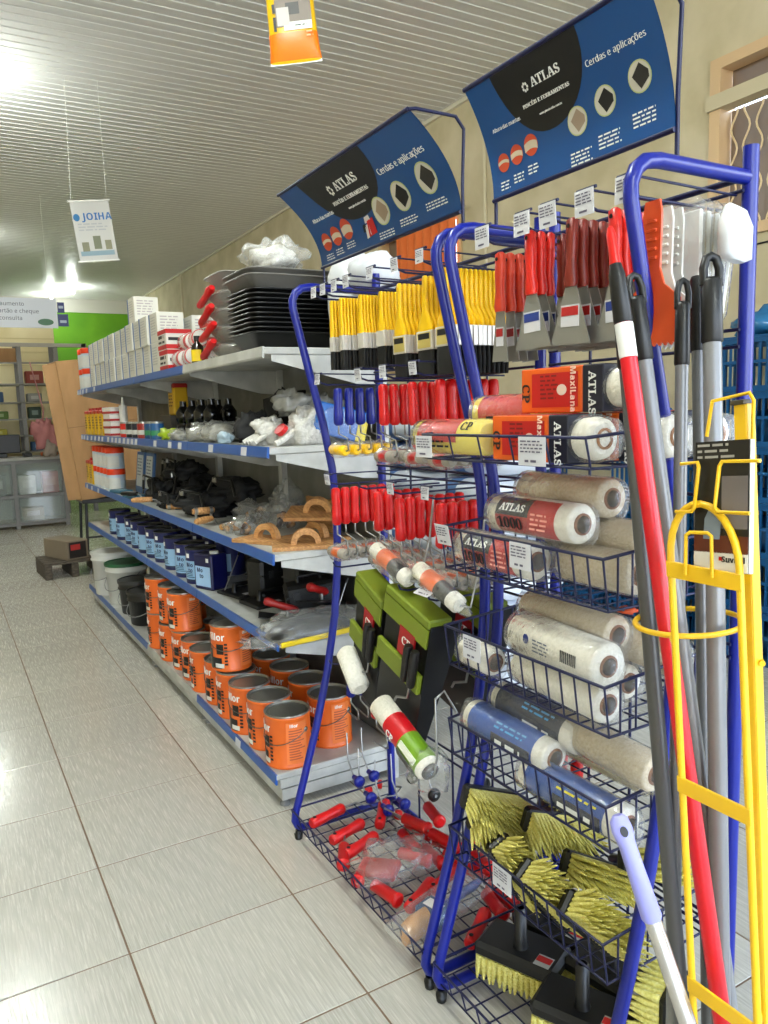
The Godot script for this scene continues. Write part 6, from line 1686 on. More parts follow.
# ---------------------------------------------------------------- yellow pole stand and its poles
func build_pole_stand():
	var Y := M("stand_yellow")
	var o := thing("pole_stand", "yellow metal floor stand with a ring, holding long roller poles", "display stand", Vector3(0.84, 0, -0.53))
	# slanting front frame: left rod, right rod, arch
	var lt := Vector3(0.84, 1.172, -0.691)
	var rt := Vector3(0.84, 1.172, -0.588)
	var lb := Vector3(0.80, 0.012, -0.562)
	var rb := Vector3(0.80, 0.012, -0.471)
	var ax := (rt - lt).normalized()
	var upv := (lt - lb).normalized()
	var pts := [lb, lb.lerp(lt, 0.5), lt]
	pts.append_array(arc((lt + rt) * 0.5, lt.distance_to(rt) * 0.5, PI * 0.94, PI * 0.06, ax, upv * 1.45, 12))
	pts.append_array([rt, rb.lerp(rt, 0.5), rb])
	wpart(o, "front_hoop", tube(S(), pts, 0.0048, 10), Y)
	var nrm := ax.cross(upv).normalized()
	for f in [0.985, 0.735, 0.50, 0.2]:
		var a := lb.lerp(lt, f)
		var b := rb.lerp(rt, f)
		wpart(o, "cross_bar", cbox(S(), (a + b) * 0.5 + nrm * 0.003, Vector3(a.distance_to(b) + 0.01, 0.022, 0.004), 0.001, Basis(ax, upv, nrm)), Y)
	# tall rear post: folded channel
	var pt := Vector3(0.866, 1.372, -0.612)
	var pb := Vector3(0.832, 0.012, -0.495)
	var pu := (pt - pb).normalized()
	var pax := (ax - pu * ax.dot(pu)).normalized()
	var pn := pax.cross(pu).normalized()
	var ch := S()
	cbox(ch, (pt + pb) * 0.5, Vector3(0.017, pt.distance_to(pb), 0.003), 0.0008, Basis(pax, pu, pn))
	cbox(ch, (pt + pb) * 0.5 + pax * 0.0085 - pn * 0.007, Vector3(0.003, pt.distance_to(pb), 0.016), 0.0008, Basis(pax, pu, pn))
	wpart(o, "rear_post", ch, Y)
	wpart(o, "top_cap", cbox(S(), pt + pu * 0.002, Vector3(0.020, 0.006, 0.014), 0.001, Basis(pax, pu, pn)), mat(Color(0.22, 0.19, 0.10), 0.5))
	for f in [0.50, 0.2]:
		wpart(o, "strut", tube(S(), [rb.lerp(rt, f), pb.lerp(pt, f * 0.86)], 0.004, 8), Y)
	# ring round the poles
	var rc := Vector3(0.930, 1.057, -0.730)
	var ring := []
	for k in 33:
		var a := TAU * k / 32.0
		ring.append(rc + Vector3(cos(a) * 0.086, 0.0, sin(a) * 0.066))
	wpart(o, "pole_ring", tube(S(), ring, 0.0042, 8), Y)
	wpart(o, "strut", tube(S(), [rc + Vector3(0.03, 0, 0.062), Vector3(0.865, 1.05, -0.570)], 0.004, 8), Y)
	wpart(o, "strut", tube(S(), [rc + Vector3(-0.075, 0, 0.03), Vector3(0.838, 1.05, -0.680)], 0.004, 8), Y)
	# foot ring and base bars
	var foot := []
	for k in 33:
		var a := TAU * k / 32.0
		foot.append(Vector3(0.862 + cos(a) * 0.11, 0.05, -0.56 + sin(a) * 0.11))
	var base := S()
	tube(base, foot, 0.0045, 8)
	for k in 4:
		var a := TAU * (k + 0.5) / 4.0
		tube(base, [Vector3(0.862 + cos(a) * 0.11, 0.05, -0.56 + sin(a) * 0.11), Vector3(0.862 + cos(a) * 0.11, 0.006, -0.56 + sin(a) * 0.11), Vector3(0.862, 0.006, -0.56)], 0.0045, 8)
	tube(base, [lb, Vector3(0.80, 0.006, -0.56), Vector3(0.96, 0.006, -0.62)], 0.005, 8)
	tube(base, [rb, Vector3(0.90, 0.006, -0.50), Vector3(0.99, 0.006, -0.54)], 0.005, 8)
	tube(base, [pb, rb], 0.005, 8)
	wpart(o, "base", base, Y)
	# wire brochure holder
	var c := Vector3(0.846, 1.255, -0.622)
	var bu := Vector3(0.012, 0.14, -0.011).normalized()
	var bx := (Vector3(0, 0, 1) - bu * bu.z).normalized()
	var bz := bx.cross(bu).normalized()
	var at := func(x: float, y: float, z: float) -> Vector3: return c + bx * x + bu * y + bz * z
	var wires := S()
	tube(wires, [at.call(-0.055, 0.045, 0.006), at.call(-0.028, 0.046, 0.008), at.call(-0.026, 0.040, 0.008), at.call(-0.032, -0.012, 0.008), at.call(-0.036, -0.017, 0.008), at.call(-0.062, -0.018, 0.006)], 0.0026, 6)
	tube(wires, [at.call(0.058, 0.045, 0.006), at.call(0.008, 0.046, 0.008), at.call(0.004, 0.040, 0.008), at.call(-0.002, -0.012, 0.008), at.call(0.002, -0.017, 0.008), at.call(0.045, -0.018, 0.006)], 0.0026, 6)
	tube(wires, [at.call(-0.046, -0.10, 0.006), at.call(-0.044, -0.048, 0.008), at.call(-0.038, -0.044, 0.008), at.call(-0.012, -0.044, 0.008), at.call(-0.006, -0.048, 0.008), at.call(-0.006, -0.10, 0.006)], 0.0026, 6)
	tube(wires, [at.call(-0.03, 0.08, -0.012), at.call(-0.022, 0.125, -0.012), at.call(0.03, 0.13, -0.012), at.call(0.036, 0.12, -0.012), at.call(0.034, 0.02, -0.012)], 0.0026, 6)
	wpart(o, "brochure_holder", wires, Y)
	# brochure
	var bb := Basis(bx, bu, bz)
	var br := thing("brochure", "dark brochure with a white foot strip in the yellow stand's wire holder", "brochure", c + bz * -0.004, bb)
	part(br, "pages", cbox(S(), Vector3(0.0, -0.01, -0.004), Vector3(0.078, 0.165, 0.008), 0.001), M("offwhite"))
	part(br, "cover", box(S(), Vector3(-0.001, -0.010, 0.0005), Vector3(0.077, 0.165, 0.001)), mat(Color(0.09, 0.075, 0.065), 0.35))
	part(br, "wall_print", box(S(), Vector3(0.018, -0.005, 0.0012), Vector3(0.036, 0.066, 0.0006)), mat(Color(0.42, 0.39, 0.38), 0.4))
	part(br, "figure_print", extrude(S(), PackedVector2Array([Vector2(-0.022, -0.052), Vector2(0.002, -0.052), Vector2(0.004, -0.030), Vector2(-0.002, -0.020), Vector2(-0.006, -0.012), Vector2(-0.014, -0.014), Vector2(-0.020, -0.026)]), 0.0006, Basis(), Vector3(-0.004, 0, 0.0016)), mat(Color(0.50, 0.55, 0.60), 0.4))
	part(br, "table_print", box(S(), Vector3(-0.001, -0.058, 0.0014), Vector3(0.077, 0.022, 0.0006)), mat(Color(0.36, 0.14, 0.06), 0.4))
	part(br, "foot_strip", box(S(), Vector3(-0.001, -0.080, 0.0014), Vector3(0.077, 0.024, 0.0006)), mat(Color(0.86, 0.84, 0.80), 0.4))
	part(br, "logo_mark", box(S(), Vector3(0.0, -0.076, 0.0020), Vector3(0.005, 0.005, 0.0006)), mat(Color(0.72, 0.08, 0.07), 0.4))
	letter(br, "Suvinil", 0.0075, M("print_dark"), Vector3(0.018, -0.0765, 0.0022), Basis())
	part(br, "small_print", small_print(S(), Vector3(-0.036, 0.066, 0.0012), Vector3.RIGHT, Vector3.UP, 0.055, 3, 0.0075, Vector3(0, 0, 1)), mat(Color(0.62, 0.60, 0.56), 0.5))
	# poles
	var grey := mat(Color(0.47, 0.47, 0.47), 0.3, 0.15)
	pole("telescopic_pole", "red roller pole with black grip and white collar leaning in the yellow stand", Vector3(0.876, 1.631, -0.838), Vector3(0.860, 0.03, -0.505), 0.0125, mat(Color(0.80, 0.04, 0.11), 0.3), M("black"), "red")
	pole("telescopic_pole", "dark grey roller pole leaning beside the red one", Vector3(0.928, 1.557, -0.867), Vector3(0.833, 0.03, -0.589), 0.0120, mat(Color(0.30, 0.30, 0.30), 0.35), M("black"), "")
	pole("telescopic_pole", "light grey roller pole with black eyelet grip leaning behind the red one", Vector3(0.923, 1.567, -0.836), Vector3(0.922, 0.03, -0.550), 0.0115, grey, M("black"), "eye")
	pole("telescopic_pole", "grey roller pole standing upright, farthest from the yellow post", Vector3(0.995, 1.559, -0.805), Vector3(0.815, 0.03, -0.650), 0.0100, grey, M("black"), "eye")
	pole("telescopic_pole", "grey roller pole standing upright between two others", Vector3(1.041, 1.581, -0.817), Vector3(0.868, 0.03, -0.614), 0.0100, mat(Color(0.40, 0.40, 0.40), 0.3, 0.15), M("black"), "")
	pole("telescopic_pole", "grey roller pole standing upright with a big black eyelet grip, next to the yellow post", Vector3(1.008, 1.588, -0.767), Vector3(0.829, 0.03, -0.564), 0.0135, grey, M("black"), "eye")
	pole("telescopic_pole", "short bright steel pole with lilac grip leaning in front of the brush basket", Vector3(0.741, 0.832, -0.689), Vector3(0.848, 0.03, -0.394), 0.0115, mat(Color(0.78, 0.76, 0.73), 0.22, 0.8), mat(Color(0.58, 0.58, 0.84), 0.45), "lilac")

func pole(called: String, label: String, top: Vector3, foot: Vector3, r: float, m: Material, gm: Material, kind: String):
	foot.y = 0.012
	var d := (top - foot).normalized()
	var side := Vector3(0.86, 0, 0.5)
	side = (side - d * side.dot(d)).normalized()
	var b := Basis(side, d, side.cross(d).normalized())
	var o := thing(called, label, "pole", foot, b)
	var L := top.distance_to(foot)
	var gl := 0.13 if kind != "lilac" else 0.14
	part(o, "shaft", loft(S(), [[0.0, r * 0.98, r * 0.98], [L - gl * 0.9, r * 0.98, r * 0.98]], 18), m)
	part(o, "foot_cap", loft(S(), [[-0.004, r * 0.7, r * 0.7], [0.0, r * 1.05, r * 1.05], [0.03, r * 1.05, r * 1.05], [0.031, r * 0.98, r * 0.98]], 16), M("black"))
	var g := S()
	if kind == "red":
		loft(g, [[L - gl * 1.1, r * 0.95, r * 0.95], [L - gl * 1.1 + 0.003, r * 1.12, r * 1.12], [L - 0.07, r * 0.95, r * 0.95], [L - 0.055, r * 0.7, r * 0.7]], 16)
		part(o, "grip", g, gm)
		part(o, "tip", loft(S(), [[L - 0.056, r * 0.62, r * 0.62], [L - 0.01, r * 0.55, r * 0.55], [L, r * 0.35, r * 0.35]], 14), mat(Color(0.80, 0.08, 0.05), 0.35))
		part(o, "collar", loft(S(), [[L - gl * 1.1 - 0.05, r * 1.04, r * 1.04], [L - gl * 1.1, r * 1.06, r * 1.06]], 16), M("white"))
	elif kind == "lilac":
		loft(g, [[L - gl, r * 1.0, r * 1.0], [L - gl + 0.004, r * 1.2, r * 1.2], [L - gl * 0.55, r * 1.05, r * 1.05], [L - 0.04, r * 1.0, r * 1.0], [L - 0.02, r * 1.25, r * 0.8], [L - 0.006, r * 1.1, r * 0.7], [L, r * 0.6, r * 0.5]], 16)
		part(o, "grip", g, gm)
		part(o, "eyelet", loft(S(), [[-0.0012, 0.005, 0.007], [0.0012, 0.005, 0.007]], 12, Basis(Vector3(1, 0, 0), PI / 2), Vector3(0, L - 0.02, r * 0.80)), M("black"))
	else:
		var e := 0.040 if kind == "eye" else 0.02
		loft(g, [[L - gl, r * 1.0, r * 1.0], [L - gl + 0.003, r * 1.15, r * 1.15], [L - e, r * 1.08, r * 1.08], [L - e + 0.006, r * 0.9, r * 0.8], [L - e + 0.007, r * 0.5, r * 0.5]], 16)
		if kind == "eye":
			var lp := [Vector3(-r * 0.80, L - e - 0.004, 0), Vector3(-r * 0.86, L - 0.020, 0), Vector3(-r * 0.55, L - 0.005, 0), Vector3(0, L - 0.001, 0), Vector3(r * 0.55, L - 0.005, 0), Vector3(r * 0.86, L - 0.020, 0), Vector3(r * 0.80, L - e - 0.004, 0)]
			tube(g, lp, r * 0.50, 8)
		part(o, "grip", g, gm)

# ---------------------------------------------------------------- far and side surroundings
func crate_proto() -> Node3D:
	var p := proto("plastic_crate")
	var m := mat(Color(0.05, 0.30, 0.48), 0.4)
	var st := S()
	var w := 0.40
	var d := 0.56
	var h := 0.28
	for y in [0.015, 0.15, h - 0.02]:
		var t := 0.03 if y != 0.15 else 0.016
		for s in [-1.0, 1.0]:
			box(st, Vector3(s * w / 2, y, 0), Vector3(0.012, t, d))
			box(st, Vector3(0, y, s * d / 2), Vector3(w, t, 0.012))
	for s in [-1.0, 1.0]:
		for k in 15:
			box(st, Vector3(s * w / 2, h / 2, lerpf(-d / 2, d / 2, k / 14.0)), Vector3(0.008, h - 0.02, 0.012))
		for k in 11:
			box(st, Vector3(lerpf(-w / 2, w / 2, k / 10.0), h / 2, s * d / 2), Vector3(0.012, h - 0.02, 0.008))
	part(p, "walls", st, m)
	part(p, "bottom", box(S(), Vector3(0, 0.006, 0), Vector3(w, 0.012, d)), m)
	part(p, "rim", box(box(S(), Vector3(-w / 2, h - 0.004, 0), Vector3(0.022, 0.010, d + 0.02)), Vector3(w / 2, h - 0.004, 0), Vector3(0.022, 0.010, d + 0.02)), m)
	return p

func build_background():
	# stacks of blue crates along the beige wall
	var p := crate_proto()
	var k := 0
	for a in [[3.80, -2.50, 6, "stack nearest the gridded window"], [3.82, -3.16, 4, "stack second from the gridded window"], [3.80, -3.85, 3, "stack third from the gridded window"], [3.82, -4.55, 4, "stack by the wall conduit"], [3.78, -1.86, 6, "stack beside the side doorway"]]:
		for q in a[2]:
			place(p, "blue slatted crate, %s from the floor in the %s" % [nth(q), a[3]], "crate", "crates of the " + a[3], Vector3(a[0] + 0.012 * (q % 2), q * 0.283, a[1]), Basis(Vector3.UP, 0.02 * (q % 3)))
			if (q + k) % 2 == 0 and q < a[2] - 1:
				var o := thing("blue_bag", "crumpled blue bag stuffed in a crate, %s of the %s" % [["lowest", "second", "third", "fourth", "fifth"][q], a[3]], "bag", Vector3(a[0], q * 0.283 + 0.014, a[1]))
				part(o, "film", lump(S(), Vector3(0.14, 0.10, 0.20), 60.0 + q + k * 3, 0.25, 18, 2.0), mat(Color(0.10, 0.28, 0.42), 0.3))
		k += 1
	for a in [[3.80, 1.70, -2.50, "sky blue film bag on top of the crate stack by the gridded window"], [3.78, 1.70, -1.86, "sky blue film bag on top of the crate stack by the side doorway"], [3.82, 1.133, -3.16, "sky blue film bag on the lower crate stack"]]:
		var o := thing("film_bag", a[3], "plastic bag", Vector3(a[0], a[1], a[2]))
		part(o, "film", lump(S(), Vector3(0.16, 0.09, 0.22), a[2] * 3, 0.35, 24, 2.2), mat(Color(0.16, 0.45, 0.66), 0.25))
		part(o, "knot", lump(S(), Vector3(0.03, 0.04, 0.03), a[2], 0.3, 10, 2.0), mat(Color(0.16, 0.45, 0.66), 0.25), Vector3(0, 0.14, 0))
	p.free()
	# white printed sacks piled behind the racks
	var sk := proto("white_sack")
	part(sk, "sack", loft(S(), [[-0.31, 0.20, 0.012], [-0.29, 0.21, 0.05], [-0.15, 0.215, 0.075], [0.15, 0.215, 0.075], [0.29, 0.21, 0.05], [0.31, 0.20, 0.012]], 18, Basis(Vector3(1, 0, 0), PI / 2), Vector3(0, 0.076, 0), true, 0.7), mat(Color(0.82, 0.84, 0.87), 0.5))
	part(sk, "blue_print", loft(S(), [[-0.05, 0.2165, 0.0765], [0.04, 0.2165, 0.0765]], 18, Basis(Vector3(1, 0, 0), PI / 2), Vector3(0, 0.076, 0), false, 0.7), mat(Color(0.30, 0.45, 0.66), 0.5))
	for a in [[2.35, -3.05, 8, "pile behind the near rack"], [2.40, -3.75, 9, "pile behind the rack of brushes"], [2.35, -4.45, 7, "pile behind the paint cans"]]:
		for q in a[2]:
			place(sk, "white sack, %s from the floor in the %s" % [nth(q), a[3]], "sack", "sacks of the " + a[3], Vector3(a[0] + 0.02 * (q % 2), q * 0.150, a[1] + 0.015 * (q % 3)), Basis(Vector3.UP, 0.03 * ((q * 2) % 3 - 1)))
	sk.free()
	build_hangings()
	build_counter_area()

func build_hangings():
	# white hanging banner
	var o := thing("hanging_banner", "small white banner with blue lettering hanging from the ceiling over the aisle", "banner", Vector3(1.215, 2.83, -6.50), Basis(Vector3.UP, -0.15) * Basis(Vector3(0, 0, 1), 0.10))
	part(o, "sheet", cbox(S(), Vector3.ZERO, Vector3(0.285, 0.45, 0.003), 0.001), mat(Color(0.80, 0.80, 0.79), 0.5))
	for y in [-0.225, 0.225]:
		part(o, "edge_bar", tube(S(), [Vector3(-0.155, y, 0), Vector3(0.155, y, 0)], 0.007, 8), M("white"))
	letter(o, "JOIHA", 0.055, mat(Color(0.10, 0.40, 0.68), 0.5), Vector3(0.04, 0.11, 0.003), Basis())
	part(o, "drop_mark", loft(S(), [[0.0, 0.024, 0.028], [0.001, 0.024, 0.028]], 14, Basis(Vector3(1, 0, 0), PI / 2), Vector3(-0.112, 0.105, 0.0015)), mat(Color(0.10, 0.45, 0.68), 0.5))
	part(o, "small_print", small_print(S(), Vector3(-0.11, 0.05, 0.0016), Vector3.RIGHT, Vector3.UP, 0.22, 3, 0.022, Vector3(0, 0, 1)), mat(Color(0.70, 0.71, 0.73), 0.5))
	for a in [[-0.08, -0.115, 0.032, 0.05, Color(0.52, 0.52, 0.42)], [0.01, -0.085, 0.035, 0.07, Color(0.48, 0.50, 0.40)], [0.09, -0.105, 0.03, 0.05, Color(0.55, 0.55, 0.44)]]:
		part(o, "picture_print", cbox(S(), Vector3(a[0], a[1], 0.002), Vector3(a[2] * 1.6, a[3] * 1.4, 0.001), 0.0003), mat(a[4], 0.5))
	part(o, "picture_ground", box(S(), Vector3(0, -0.165, 0.002), Vector3(0.25, 0.035, 0.001)), mat(Color(0.55, 0.66, 0.72), 0.5))
	for x in [-0.13, 0.13]:
		part(o, "string", tube(S(), [Vector3(x, 0.228, 0), Vector3(x * 0.9 + 0.10, 1.12, 0)], 0.0015, 5), M("white"))
	# orange product bag at the ceiling
	var b := thing("product_bag", "orange and yellow product bag hanging from the ceiling", "bag", Vector3(1.56, 3.10, -3.40), Basis(Vector3.UP, -0.55) * Basis(Vector3(0, 0, 1), 0.07))
	part(b, "bag", loft(S(), [[-0.155, 0.115, 0.004], [-0.145, 0.118, 0.012], [-0.10, 0.112, 0.032], [0.0, 0.108, 0.038], [0.14, 0.106, 0.034], [0.20, 0.108, 0.012], [0.215, 0.106, 0.004]], 20, Basis(), Vector3.ZERO, true, 0.6), mat(Color(0.93, 0.74, 0.04), 0.35))
	part(b, "orange_foot", loft(S(), [[-0.144, 0.119, 0.0135], [-0.10, 0.113, 0.0335], [-0.035, 0.1105, 0.038]], 20, Basis(), Vector3.ZERO, false, 0.6), mat(Color(0.96, 0.48, 0.03), 0.35))
	part(b, "white_seam", box(S(), Vector3(0, -0.152, 0), Vector3(0.235, 0.012, 0.010)), M("white"))
	part(b, "picture", box(S(), Vector3(0.012, 0.045, 0.0385), Vector3(0.16, 0.115, 0.002)), mat(Color(0.42, 0.37, 0.32), 0.4))
	part(b, "picture_dark", box(S(), Vector3(0.01, 0.060, 0.0392), Vector3(0.06, 0.05, 0.002)), mat(Color(0.10, 0.09, 0.08), 0.4))
	part(b, "picture_white", box(S(), Vector3(-0.035, 0.030, 0.0394), Vector3(0.055, 0.075, 0.002)), mat(Color(0.72, 0.70, 0.68), 0.4))
	part(b, "white_band", box(S(), Vector3(0.028, -0.012, 0.0390), Vector3(0.125, 0.034, 0.002)), M("print_white"))
	part(b, "black_side_print", small_print(S(), Vector3(-0.068, -0.03, 0.0392), Vector3(0, 1, 0), Vector3(-1, 0, 0), 0.13, 1, 0.030, Vector3(0, 0, 1)), M("print_dark"))
	part(b, "small_print", small_print(S(), Vector3(0.015, -0.014, 0.0402), Vector3.RIGHT, Vector3.UP, 0.06, 1, 0.012, Vector3(0, 0, 1)), mat(Color(0.1, 0.25, 0.2), 0.5))
	part(b, "weight_mark", small_print(S(), Vector3(0.062, -0.045, 0.0395), Vector3.RIGHT, Vector3.UP, 0.03, 2, 0.016, Vector3(0, 0, 1)), mat(Color(0.9, 0.7, 0.5), 0.5))
	part(b, "string", tube(S(), [Vector3(0, 0.21, 0), Vector3(-0.05, 0.85, 0)], 0.0015, 5), M("white"))
	# payment sign
	var s := thing("payment_sign", "white hanging sign with dark lettering and a green oval over the counter", "sign", Vector3(0.93, 2.615, -9.90), Basis(Vector3.UP, -0.06))
	part(s, "panel", cbox(S(), Vector3.ZERO, Vector3(0.86, 0.335, 0.012), 0.002), mat(Color(0.80, 0.82, 0.86), 0.4))
	letter(s, "se aumento", 0.046, mat(Color(0.30, 0.32, 0.40), 0.5), Vector3(-0.08, 0.10, 0.007), Basis(), font).name = "lettering"
	letter(s, "cartão e cheque", 0.046, mat(Color(0.30, 0.32, 0.40), 0.5), Vector3(0.01, 0.02, 0.007), Basis(), font)
	letter(s, "à consulta", 0.046, mat(Color(0.30, 0.32, 0.40), 0.5), Vector3(-0.09, -0.06, 0.007), Basis(), font)
	part(s, "green_oval", loft(S(), [[0.0, 0.085, 0.038], [0.001, 0.085, 0.038]], 20, Basis(Vector3(1, 0, 0), PI / 2), Vector3(0.30, -0.10, 0.006)), mat(Color(0.10, 0.36, 0.20), 0.4))
	part(s, "blue_flag", box(S(), Vector3(0.475, 0.07, 0), Vector3(0.075, 0.12, 0.008)), mat(Color(0.10, 0.15, 0.42), 0.4))
	part(s, "blue_flag", box(S(), Vector3(0.49, -0.075, 0), Vector3(0.115, 0.14, 0.008)), mat(Color(0.10, 0.15, 0.42), 0.4))
	part(s, "flag_print", box(S(), Vector3(0.475, 0.075, 0.0046), Vector3(0.05, 0.03, 0.001)), mat(Color(0.65, 0.7, 0.8), 0.4))
	part(s, "flag_print", box(S(), Vector3(0.49, -0.09, 0.0046), Vector3(0.07, 0.03, 0.001)), mat(Color(0.65, 0.7, 0.8), 0.4))
	for x in [-0.35, 0.35]:
		part(s, "string", tube(S(), [Vector3(x, 0.165, 0), Vector3(x, 1.33, 0)], 0.002, 5), M("white"))

func build_counter_area():
	var alu := mat(Color(0.40, 0.39, 0.37), 0.4, 0.4)
	# glazed counter
	var c := thing("glass_counter", "glazed metal shop counter at the far end of the aisle", "counter", Vector3(0.4, 0, -11.1))
	var fr := S()
	for x in [-1.4, -0.6, 0.2, 0.82, 1.42]:
		for z in [-11.35, -10.92]:
			span(fr, Vector3(x - 0.025, 0, z - 0.02), Vector3(x + 0.025, 0.88, z + 0.02))
	for y in [0.06, 0.42, 0.86]:
		for z in [-11.35, -10.92]:
			span(fr, Vector3(-1.42, y - 0.02, z - 0.018), Vector3(1.44, y + 0.02, z + 0.018))
	wpart(c, "frame", fr, alu)
	wpart(c, "worktop", span(S(), Vector3(-1.46, 0.885, -11.42), Vector3(1.48, 0.92, -10.87)), mat(Color(0.62, 0.61, 0.58), 0.3))
	wpart(c, "shelf", span(S(), Vector3(-1.4, 0.42, -11.33), Vector3(1.42, 0.435, -10.94)), mat(Color(0.5, 0.5, 0.48), 0.4))
	wpart(c, "bottom", span(S(), Vector3(-1.4, 0.07, -11.33), Vector3(1.42, 0.09, -10.94)), mat(Color(0.45, 0.42, 0.38), 0.5))
	wpart(c, "back_sheet", span(S(), Vector3(-1.4, 0.09, -11.36), Vector3(1.42, 0.86, -11.345)), mat(Color(0.45, 0.45, 0.42), 0.5))
	for a in [[-1.37, -0.63], [-0.57, 0.17], [0.23, 0.79], [0.85, 1.39]]:
		wpart(c, "pane", span(S(), Vector3(a[0], 0.09, -10.925), Vector3(a[1], 0.40, -10.920)), M("glass"))
		wpart(c, "pane", span(S(), Vector3(a[0], 0.45, -10.925), Vector3(a[1], 0.84, -10.920)), M("glass"))
	var goods := [[0.35, 0.436, 0.30, 0.20, Color(0.40, 0.30, 0.30), "dull red carton on the counter's upper shelf"], [0.62, 0.436, 0.22, 0.26, Color(0.35, 0.36, 0.36), "grey tool box on the counter's upper shelf"], [0.98, 0.436, 0.20, 0.24, Color(0.78, 0.78, 0.75), "white carton in the counter beside the red box"], [1.26, 0.436, 0.20, 0.28, Color(0.62, 0.14, 0.12), "red box in the counter's upper shelf"], [1.02, 0.092, 0.26, 0.16, Color(0.55, 0.48, 0.40), "tan carton at the bottom of the counter"], [0.45, 0.092, 0.30, 0.14, Color(0.30, 0.32, 0.28), "dark carton at the bottom of the counter"]]
	for a in goods:
		var o := thing("counter_box", a[5], "box", Vector3(a[0], a[1], -11.13))
		part(o, "carton_body", cbox(S(), Vector3(0, a[3] / 2, 0), Vector3(a[2], a[3], 0.22), 0.003), mat(a[4], 0.6))
		part(o, "label", box(S(), Vector3(0, a[3] * 0.55, 0.1105), Vector3(a[2] * 0.6, a[3] * 0.4, 0.001)), mat(a[4].lightened(0.35), 0.6))
	# things on the worktop
	for a in [[0.28, 0.50, 0.30, Color(0.05, 0.05, 0.055), "black monitor back on the counter"], [-0.32, 0.3, 0.16, Color(0.12, 0.12, 0.13), "black printer on the counter"]]:
		var o := thing("office_machine", a[4], "monitor" if a[2] > 0.2 else "printer", Vector3(a[0] + 0.42, 0.92, -11.15))
		part(o, "housing", cbox(S(), Vector3(0, a[2] * 0.58, 0), Vector3(a[1], a[2] * 0.8, 0.05 if a[2] > 0.2 else 0.26), 0.01), mat(a[3], 0.4))
		part(o, "foot", cbox(S(), Vector3(0, a[2] * 0.09, 0), Vector3(0.16, a[2] * 0.18, 0.14), 0.006), M("black"))
	for a in [[1.02, 0.10, Color(0.10, 0.10, 0.11), "small black stapler on the counter"], [1.28, 0.20, Color(0.75, 0.36, 0.12), "orange tray on the counter"]]:
		var o := thing("desk_item", a[3], "desk item", Vector3(a[0], 0.92, -11.1))
		part(o, "body", cbox(S(), Vector3(0, 0.025, 0), Vector3(a[1], 0.05, 0.12), 0.01), mat(a[2], 0.5))
		part(o, "foot", cbox(S(), Vector3(0, 0.003, 0), Vector3(a[1] * 1.1, 0.006, 0.13), 0.002), M("black"))
	# rear goods shelving and cream partition
	var pw := struct("wall_partition")
	part(pw, "cream_plaster", span(S(), Vector3(-3.0, 0, -13.2), Vector3(1.72, 2.95, -13.05)), M("cream"))
	for y in [2.42, 2.62, 2.82, 2.22]:
		part(pw, "siding_groove", span(S(), Vector3(-3.0, y, -13.05), Vector3(1.72, y + 0.014, -13.042)), mat(Color(0.80, 0.74, 0.56), 0.7))
	var sh := thing("goods_shelf", "dark metal shelving full of small goods behind the counter", "shelf unit", Vector3(0.4, 0, -12.5))
	for x in [-0.9, 0.15, 1.13, 1.62]:
		wpart(sh, "post", span(S(), Vector3(x - 0.03, 0, -12.30), Vector3(x + 0.03, 2.48, -12.26)), alu)
		wpart(sh, "post", span(S(), Vector3(x - 0.03, 0, -12.80), Vector3(x + 0.03, 2.48, -12.76)), alu)
	for y in [0.95, 1.18, 1.42, 1.66, 1.92]:
		wpart(sh, "shelf", span(S(), Vector3(-0.93, y - 0.02, -12.80), Vector3(1.65, y, -12.26)), mat(Color(0.55, 0.54, 0.50), 0.5))
	wpart(sh, "top_rail", span(S(), Vector3(-0.93, 2.44, -12.31), Vector3(2.05, 2.49, -12.25)), mat(Color(0.62, 0.60, 0.56), 0.4, 0.3))
	wpart(sh, "top_rail", span(S(), Vector3(-0.93, 2.20, -12.30), Vector3(1.65, 2.22, -12.27)), alu)
	wpart(sh, "rail_post", span(S(), Vector3(1.98, 0, -12.31), Vector3(2.04, 2.49, -12.25)), alu)
	var cols := [Color(0.30, 0.42, 0.10), Color(0.62, 0.58, 0.12), Color(0.10, 0.10, 0.11), Color(0.55, 0.55, 0.52), Color(0.12, 0.22, 0.16), Color(0.55, 0.20, 0.12), Color(0.16, 0.30, 0.45)]
	var cn := ["green", "yellow", "black", "grey", "dark green", "rust red", "blue"]
	var i := 0
	for row in [[0.95, "lowest"], [1.18, "second"], [1.42, "third"], [1.66, "fourth"], [1.92, "top"]]:
		var x := 0.25
		while x < 1.55:
			var w := rng.randf_range(0.14, 0.30)
			if x + w > 1.09 and x < 1.17:
				x = 1.20
				continue
			if x + w > 1.59:
				break
			var hh := rng.randf_range(0.09, 0.17) if row[0] < 1.9 else rng.randf_range(0.12, 0.24)
			var ci := (i * 3 + i / 4) % 7
			var o := thing("goods_box", "%s goods box on the %s shelf behind the counter, bay %s" % [cn[ci], row[1], "beside the cardboard" if x > 1.1 else "over the monitor"], "box", Vector3(x + w / 2, row[0], -12.45), Basis(), "small goods behind the counter")
			part(o, "body", cbox(S(), Vector3(0, hh / 2, 0), Vector3(w, hh, 0.2), 0.01), mat(cols[ci], 0.6))
			part(o, "label", box(S(), Vector3(0, hh * 0.5, 0.101), Vector3(w * 0.5, hh * 0.4, 0.002)), mat(cols[ci].lightened(0.4), 0.6))
			x += w + 0.02
			i += 1
	var pc := thing("brown_carton", "brown cardboard carton high on the rear goods shelving", "carton", Vector3(0.99, 2.22, -12.45))
	part(pc, "carton_body", cbox(S(), Vector3(0, 0.10, 0), Vector3(0.22, 0.20, 0.22), 0.003), M("cardboard"))
